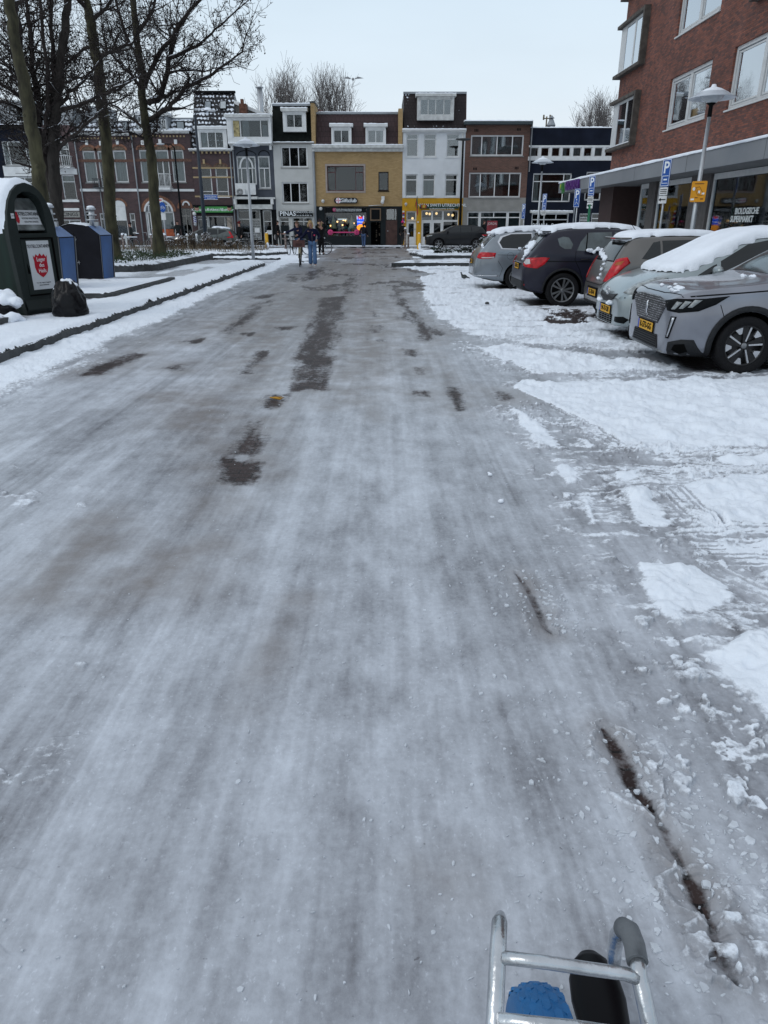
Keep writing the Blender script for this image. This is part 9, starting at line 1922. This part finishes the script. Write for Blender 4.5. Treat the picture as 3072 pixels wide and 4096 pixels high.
# cycle sign pole left
q = onZ(745, 990); e = empty('cycle_sign', (q.x, 49.6, 0), 'pole with a white plate and a blue bicycle sign in front of the brick porch', 'sign'); f = 49.6; gz = lambda y: onY(740, y, f).z
MB().tube([(0,0,0),(0,0,gz(800))], .05, 8).build('pole', M_['metal'], e); MB().box(-.42,.06,-.05,-.035,gz(823),gz(793)).build('plate', M_['white'], e); MB().box(-.32,-.0,-.056,-.052,gz(803),gz(798)).build('red_bar', M_['red'], e)
mb = MB(); zc = (gz(849)+gz(808))/2; hh = (gz(808)-gz(849))/2; mb.prism([(.22*math.cos(a), zc+hh*math.sin(a)) for a in [2*math.pi*i/24 for i in range(24)]], 'y', -.08, -.062); s_ = mb.build('blue_disc', bl, e, fix=True); mb = MB()
for x_ in (-.09,.09): mb.lathe([(.055,0),(.07,0),(.07,.004)], 16, (x_,-.088,zc-.05), 'y')
mb.tube([(-.09,-.088,zc-.05),(-.03,-.088,zc+.06),(.06,-.088,zc+.06),(.09,-.088,zc-.05)], .01, 4); mb.build('symbol', M_['letter'], s_); MB().box(-.15,.15,-.06,-.045,gz(880),gz(853)).build('sub_plate', M_['white'], e)
# ======================= SHRUBS, GROUND COVER =======================
leafm = mat('dark_evergreen_leaf', (.014,.026,.014), .6, var=.5, scale=3); leafd = mat('dry_brown_leaf', (.085,.060,.040), .9, var=.5, scale=3); leafg = mat('ivy_leaf', (.028,.045,.018), .7, var=.5, scale=3)
def shrub(label, loc, rx, ry, H_, mt, n, seed, group, snowf=.16, leaf=.05, z=.13, stems=True):
    rs = random.Random(seed); e = empty('shrub', (loc[0], loc[1], z), label, 'shrub', group); m = MB(); s = MB(); st = MB(); bl_ = [(rs.uniform(-.8,.8)*rx, rs.uniform(-.8,.8)*ry, rs.uniform(.25,.8)*H_, rs.uniform(.25,.45)) for _ in range(11)]
    for i in range(n):
        cx, cy, cz, cr = rs.choice(bl_); d = Vector((rs.gauss(0,1), rs.gauss(0,1), rs.gauss(0,.8))).normalized()*rs.random()**.4; p = Vector((cx+d.x*cr*rx*.9, cy+d.y*cr*ry, max(.02, cz+d.z*cr*H_*.75))); a = Vector((rs.gauss(0,1),rs.gauss(0,1),rs.gauss(0,.6))).normalized()*leaf*rs.uniform(.6,1.3); b = a.cross(Vector((rs.gauss(0,1),rs.gauss(0,1),rs.gauss(0,1)))).normalized()*leaf*.45
        t = s if (d.z > .1 and rs.random() < snowf*2.2) else m; 
        if t is s: b = Vector((0,1,.2)).normalized()*leaf*.7; a = Vector((1,0,rs.gauss(0,.2)))*leaf*.9; p.z += leaf*.5
        t.add([p-a, p+b, p+a, p-b], [(0,1,2,3)])
    for k in range(26): a = rs.uniform(-1,1); b = rs.uniform(-1,1); st.tube([(a*rx*.35,b*ry*.35,0),(a*rx*.6,b*ry*.6,H_*.5),(a*rx*.95+rs.gauss(0,.05),b*ry,H_*rs.uniform(.7,1.12))], [.012,.008,.004], 3, caps=False)
    m.build('foliage', mt, e); st.build('stems', twig, e)
    if s.f: s.build('snow_on_leaves', M_['snow'], e)
g3 = 'evergreen shrubs on the right hand verge'
shrub('low dark shrub at the left tip of the verge, left of the parked cars', (3.0,39.2), .6, .6, .42, leafm, 700, 1, g3); shrub('dark snowy shrub in front of the black off-road car', (4.15,39.6), .6, .6, .45, leafm, 800, 2, g3); shrub('tallest dark shrub, left of the silver blue estate car', (5.5,39.9), .8, .7, .85, leafm, 1500, 3, g3); shrub('dark shrub half hidden behind the silver blue estate car', (6.8,40.2), .8, .8, 1.0, leafm, 1500, 4, g3)
g4 = 'dry brown shrubs in front of the sage grey car'
for i, (x, r_, h_) in enumerate(((-12.6,.8,.8),(-11.3,.9,1.05),(-10.0,.9,.9),(-8.9,.5,.6))): shrub(['dry brown shrub at the left end of the row before the sage grey car','tallest dry shrub in front of the sage grey car','dry shrub below the red lamp of the sage grey car','small dry shrub at the right end of the row'][i], (x,44.6), r_, .8, h_, leafd, 1500, 10+i, g4, snowf=.10, leaf=.05)
# ivy over the planting bed
rs = random.Random(8); m = MB(); s = MB(); bed = [(-30,24.4),(-9.6,24.6),(-8.4,25.2),(-8.0,25.9),(-8.0,34.0),(-30,34.2)]
n_ = 0
while n_ < 15000:
    x = rs.uniform(-17,-8.0); y = rs.uniform(24.5,34.2)
    if float(fbm(np.array([x*1.1]), np.array([y*.9]), 44)[0]) < .47 or polysd(np.array([x]), np.array([y]), bed)[0] < .12: 
        n_ += .15; continue
    n_ += 1; z = .38+abs(rs.gauss(0,.09)); l = rs.uniform(.02,.05); a = Vector((rs.gauss(0,1),rs.gauss(0,1),rs.gauss(0,.8))).normalized()*l; b = a.cross(Vector((rs.gauss(0,1),rs.gauss(0,1),1))).normalized()*l*.6; p = Vector((x,y,z)); (s if rs.random() < .10 else m).add([p-a,p+b,p+a,p-b], [(0,1,2,3)])
for _ in range(500): x = rs.uniform(-16,-8.2); y = rs.uniform(25.5,34); h_ = rs.uniform(.15,.5); m.tube([(x,y,.35),(x+rs.gauss(0,.08),y,.35+h_)], [.005,.003], 3, caps=False)
gc = m.build('ground_cover', leafg); tag(gc, 'tangled dark green ivy poking through snow around the tree trunks', 'ground cover', kind='stuff')
rs = random.Random(9); m = MB()
for _ in range(2600): x = rs.uniform(-24,-6.6); y = rs.uniform(40.3,45.3); h_ = rs.uniform(.12,.5)*(1.2 if y > 43 else .7); m.tube([(x,y,.12),(x+rs.gauss(0,.10),y+rs.gauss(0,.05),.15+h_)], [.008,.004], 3, caps=False)
tag(m.build('dry_grass', mat('dry_grass', (.13,.10,.065), .9, var=.4)), 'dry brown grass stalks standing in the snow of the far verge', 'grass', kind='stuff')
# ======================= SMALL THINGS =======================
def bird(label, loc, z, L, col, fly=False, name='pigeon'):
    e = empty(name, (loc[0], loc[1], z), label, 'bird'); m = MB()
    if fly:
        m.ball((0,0,0), L*.25, (1.6,.5,.5)); m.add([(0,-L*.1,0),(L*.35,-L*.5,L*.28),(L*.1,-L*1.1,L*.10),(-L*.12,-L*.5,L*.22)], [(0,1,2,3)]); m.add([(0,L*.1,0),(-L*.12,L*.5,L*.22),(L*.1,L*1.1,L*.10),(L*.35,L*.5,L*.28)], [(0,1,2,3)]); m.xf(lambda x,y,z: (y,x,z)); m.build('body', col, e); return
    m.ball((0,0,L*.42), L*.30, (1.25,.75,.85)); m.tube([(-L*.2,0,L*.5),(-L*.36,0,L*.72),(-L*.38,0,L*.86)], [L*.17,L*.10,L*.07], 10); m.ball((-L*.41,0,L*.90), L*.10); m.tube([(-L*.48,0,L*.89),(-L*.58,0,L*.86)], [L*.03,L*.008], 6); m.tube([(L*.25,0,L*.40),(L*.75,0,L*.22)], [L*.13,L*.05], 8); m.build('body', col, e); MB().tube([(-L*.02,L*.06,L*.2),(-L*.04,L*.06,0)], L*.02, 5).tube([(-L*.02,-L*.06,L*.2),(-L*.04,-L*.06,0)], L*.02, 5).build('legs', mat('pigeon_legs', (.25,.06,.05), .7), e)
q = onZ(1856, 1121); bird('dark grey pigeon standing on the trodden snow left of the parked cars', (q.x,q.y), .01, .24, mat('pigeon_grey', (.055,.062,.062), .7, var=.3, scale=20))
q = onY(1412, 317, 62); bird('small gull gliding in the sky above the roofs', (q.x,q.y), q.z, .75, mat('gull_grey', (.28,.28,.28), .8), fly=True, name='gull')
q = onZ(1948, 1222); m = MB(); m.ball((0,0,.02), .05, (1,.7,.6)); o = m.build('pebble', M_['kerb']); o.location = (q.x,q.y,.03); tag(o, 'small dark clod lying on the snow in front of the dark crossover', 'clod')
A_ = [onZ(*p, .022) for p in ((1080,1589),(1100,1592),(1118,1596),(1134,1590))]; m = MB(); m.tube(A_, [.006,.010,.010,.004], 6); B_ = [onZ(*p, .03) for p in ((1095,1588),(1112,1590),(1128,1587))]; m.tube(B_, [.006,.009,.004], 5); o = m.build('leaf', mat('ochre_leaf', (.42,.22,.03), .7)); tag(o, 'curled ochre yellow leaf on a bare wet patch of the road', 'leaf')
def chunk(px, py, r, seed, label):
    q = onZ(px, py, .0); m = MB(); m.ico((0,0,0), r, sq=(1,.9,.75)); o = m.build('snow_chunk', M_['snow']); o.location = (q.x,q.y,r*.6); d = o.modifiers.new('s','SUBSURF'); d.levels = 1; d.render_levels = 1; tag(o, label, 'snow chunk', 'loose chunks of snow on the ice')
chunk(1960, 1905, .022, 1, 'round white snow chunk on the ice left of the tyre tracks, upper one'); chunk(2003, 2013, .025, 2, 'round white snow chunk on the ice, below the other'); chunk(1955, 1896, .014, 3, 'tiny snow crumb beside the upper round chunk')
# ======================= TROLLEY IN THE FOREGROUND =======================
al = mat('scuffed_aluminium', (.50,.52,.54), .26, metal=.9, var=.22, scale=14, bump=.12, bscale=60)
P3 = lambda px, py, z: onZ(px, py, z)
tr_ = empty('hand_trolley', (.30,.62,0), 'silver tubular trolley frame over a blue tyre at the bottom edge', 'hand trolley'); O = Vector(tr_.location); z_ = .62
def zz(px, py, dz=0): return P3(px, py, z_+dz)-O
a0 = zz(2000,3665,.035); L1 = [zz(2002,3662,.0), zz(1998,3690,.03), zz(1992,3800,.03), zz(1985,3950,.0), zz(1975,4150,-.03), zz(1965,4500,-.08)]
MB().tube(L1, [.008,.0125,.0128,.0128,.0128,.0128], 18).build('upright', al, tr_)
hook = [zz(2455,3890,-.12), zz(2458,3800,-.075), zz(2470,3740,-.03), zz(2492,3712,.0), zz(2518,3725,.015), zz(2538,3780,.015), zz(2548,3840,.01)]
R1 = [zz(2548,3835,.01), zz(2556,3900,.0), zz(2578,4000,-.02), zz(2610,4150,-.05), zz(2650,4400,-.1)]
MB().tube(R1, .0128, 18).build('upright', al, tr_); MB().tube(hook, [.010,.012,.0128,.0128,.0128,.0128,.0128], 16).build('bent_tube', al, tr_)
MB().tube(hook[3:]+[zz(2550,3848,.01)], .0165, 18).build('grip_sleeve', mat('grey_rubber_sleeve', (.12,.13,.14), .55, var=.1, bump=.15, scale=20), tr_)
MB().tube([zz(2004,3829,.028), zz(2200,3852,.022), zz(2360,3876,.012), zz(2500,3895,.004), zz(2552,3915,0)], .0098, 16).build('crossbar', al, tr_)
MB().tube([zz(1990,4079,.0), zz(2300,4110,-.01), zz(2590,4150,-.03)], .0098, 16).build('crossbar', al, tr_)
# blue tyre under it
def tyre3(parent, c, r, w, mt, rz, name='tyre', treads=True):
    m = MB(); prof = [(r*.62,-w*.42),(r*.72,-w*.5),(r*.88,-w*.49),(r*.945,-w*.38),(r*.985,-w*.2),(r,-w*.05),(r,w*.05),(r*.985,w*.2),(r*.945,w*.38),(r*.88,w*.49),(r*.72,w*.5),(r*.62,w*.42)]
    n = 72; o = len(m.v); m.lathe(prof, n, (0,0,0), 'x')
    if treads:
        for k in range(26):
            for j, y in enumerate((-.36,-.18,0,.18,.36)):
                a = 2*math.pi*(k+(.5 if j % 2 else 0))/26; da = 2*math.pi/26*.40; rr = r*(1.0 if abs(y) < .1 else .988 if abs(y) < .2 else .950); hw = w*.085; ht = .0022; P_ = [(-hw,-da*.55),(0,-da),(hw,-da*.55),(hw,da*.55),(0,da),(-hw,da*.55)]
                lo = [(y*w+u, (rr-.004)*math.cos(a+v), (rr-.004)*math.sin(a+v)) for u, v in P_]; hi = [(y*w+u*.85, (rr+ht)*math.cos(a+v*.85), (rr+ht)*math.sin(a+v*.85)) for u, v in P_]
                m.add(lo+hi, [(6,7,8,9,10,11)]+[(i,(i+1)%6,6+(i+1)%6,6+i) for i in range(6)])
    t = m.build(name, mt, parent, fix=True); t.location = c; t.rotation_euler = (0,0,rz); return t
bt = mat('blue_tyre_rubber', (.012,.10,.27), .5, var=.12, scale=6, bump=.15, col2=(.018,.13,.32))
cw = P3(2192, 4345, .235)
wl = MB().lathe([(.02,-.03),(.10,-.03),(.12,-.035),(.12,.035),(.10,.03),(.02,.03)], 30, (0,0,0), 'x').build('wheel', M_['metal'], tr_, fix=True); wl.location = (cw.x-O.x, cw.y-O.y, .185)
tyre3(wl, (0,0,0), .185, .098, bt, 0)
MB().tube([(cw.x-O.x-.06,cw.y-O.y,.185),(cw.x-O.x+.35,cw.y-O.y,.185)], .009, 8).build('axle', M_['metal'], tr_)
# glossy black cover of the second wheel, between the tubes
c0 = P3(2362, 3880, .16)-O; tip = Vector((c0.x+.02, c0.y+.075, 0)); m = MB(); n = 24
secs = [(0,.020,.012,.15),(.02,.040,.022,.15),(.06,.056,.030,.15),(.11,.060,.033,.15),(.17,.054,.036,.148),(.24,.047,.036,.145),(.33,.040,.036,.14),(.42,.036,.03,.13)]
for (t, w, h_, z) in secs:
    for k in range(n): a = 2*math.pi*k/n; m.v.append((tip.x-.05*t+w*math.cos(a), tip.y-t, z-.04+h_*math.sin(a)*(1 if math.sin(a) > 0 else .45)))
for i in range(len(secs)-1):
    for k in range(n): m.f.append((i*n+k,(i+1)*n+k,(i+1)*n+(k+1)%n,i*n+(k+1)%n)); m.m.append(0); m.sm.append(True)
m.f.append(tuple(range(n))); m.m.append(0); m.sm.append(True); ob = m.build('wheel_cover', mat('glossy_black_plastic', (.002,.002,.003), .35, var=.2, spec=.12), tr_, fix=True)
MB().ball((tip.x-.012, tip.y-.30, .16), .046, (1,1.3,.6)).build('hub_cap', M_['black'], ob)
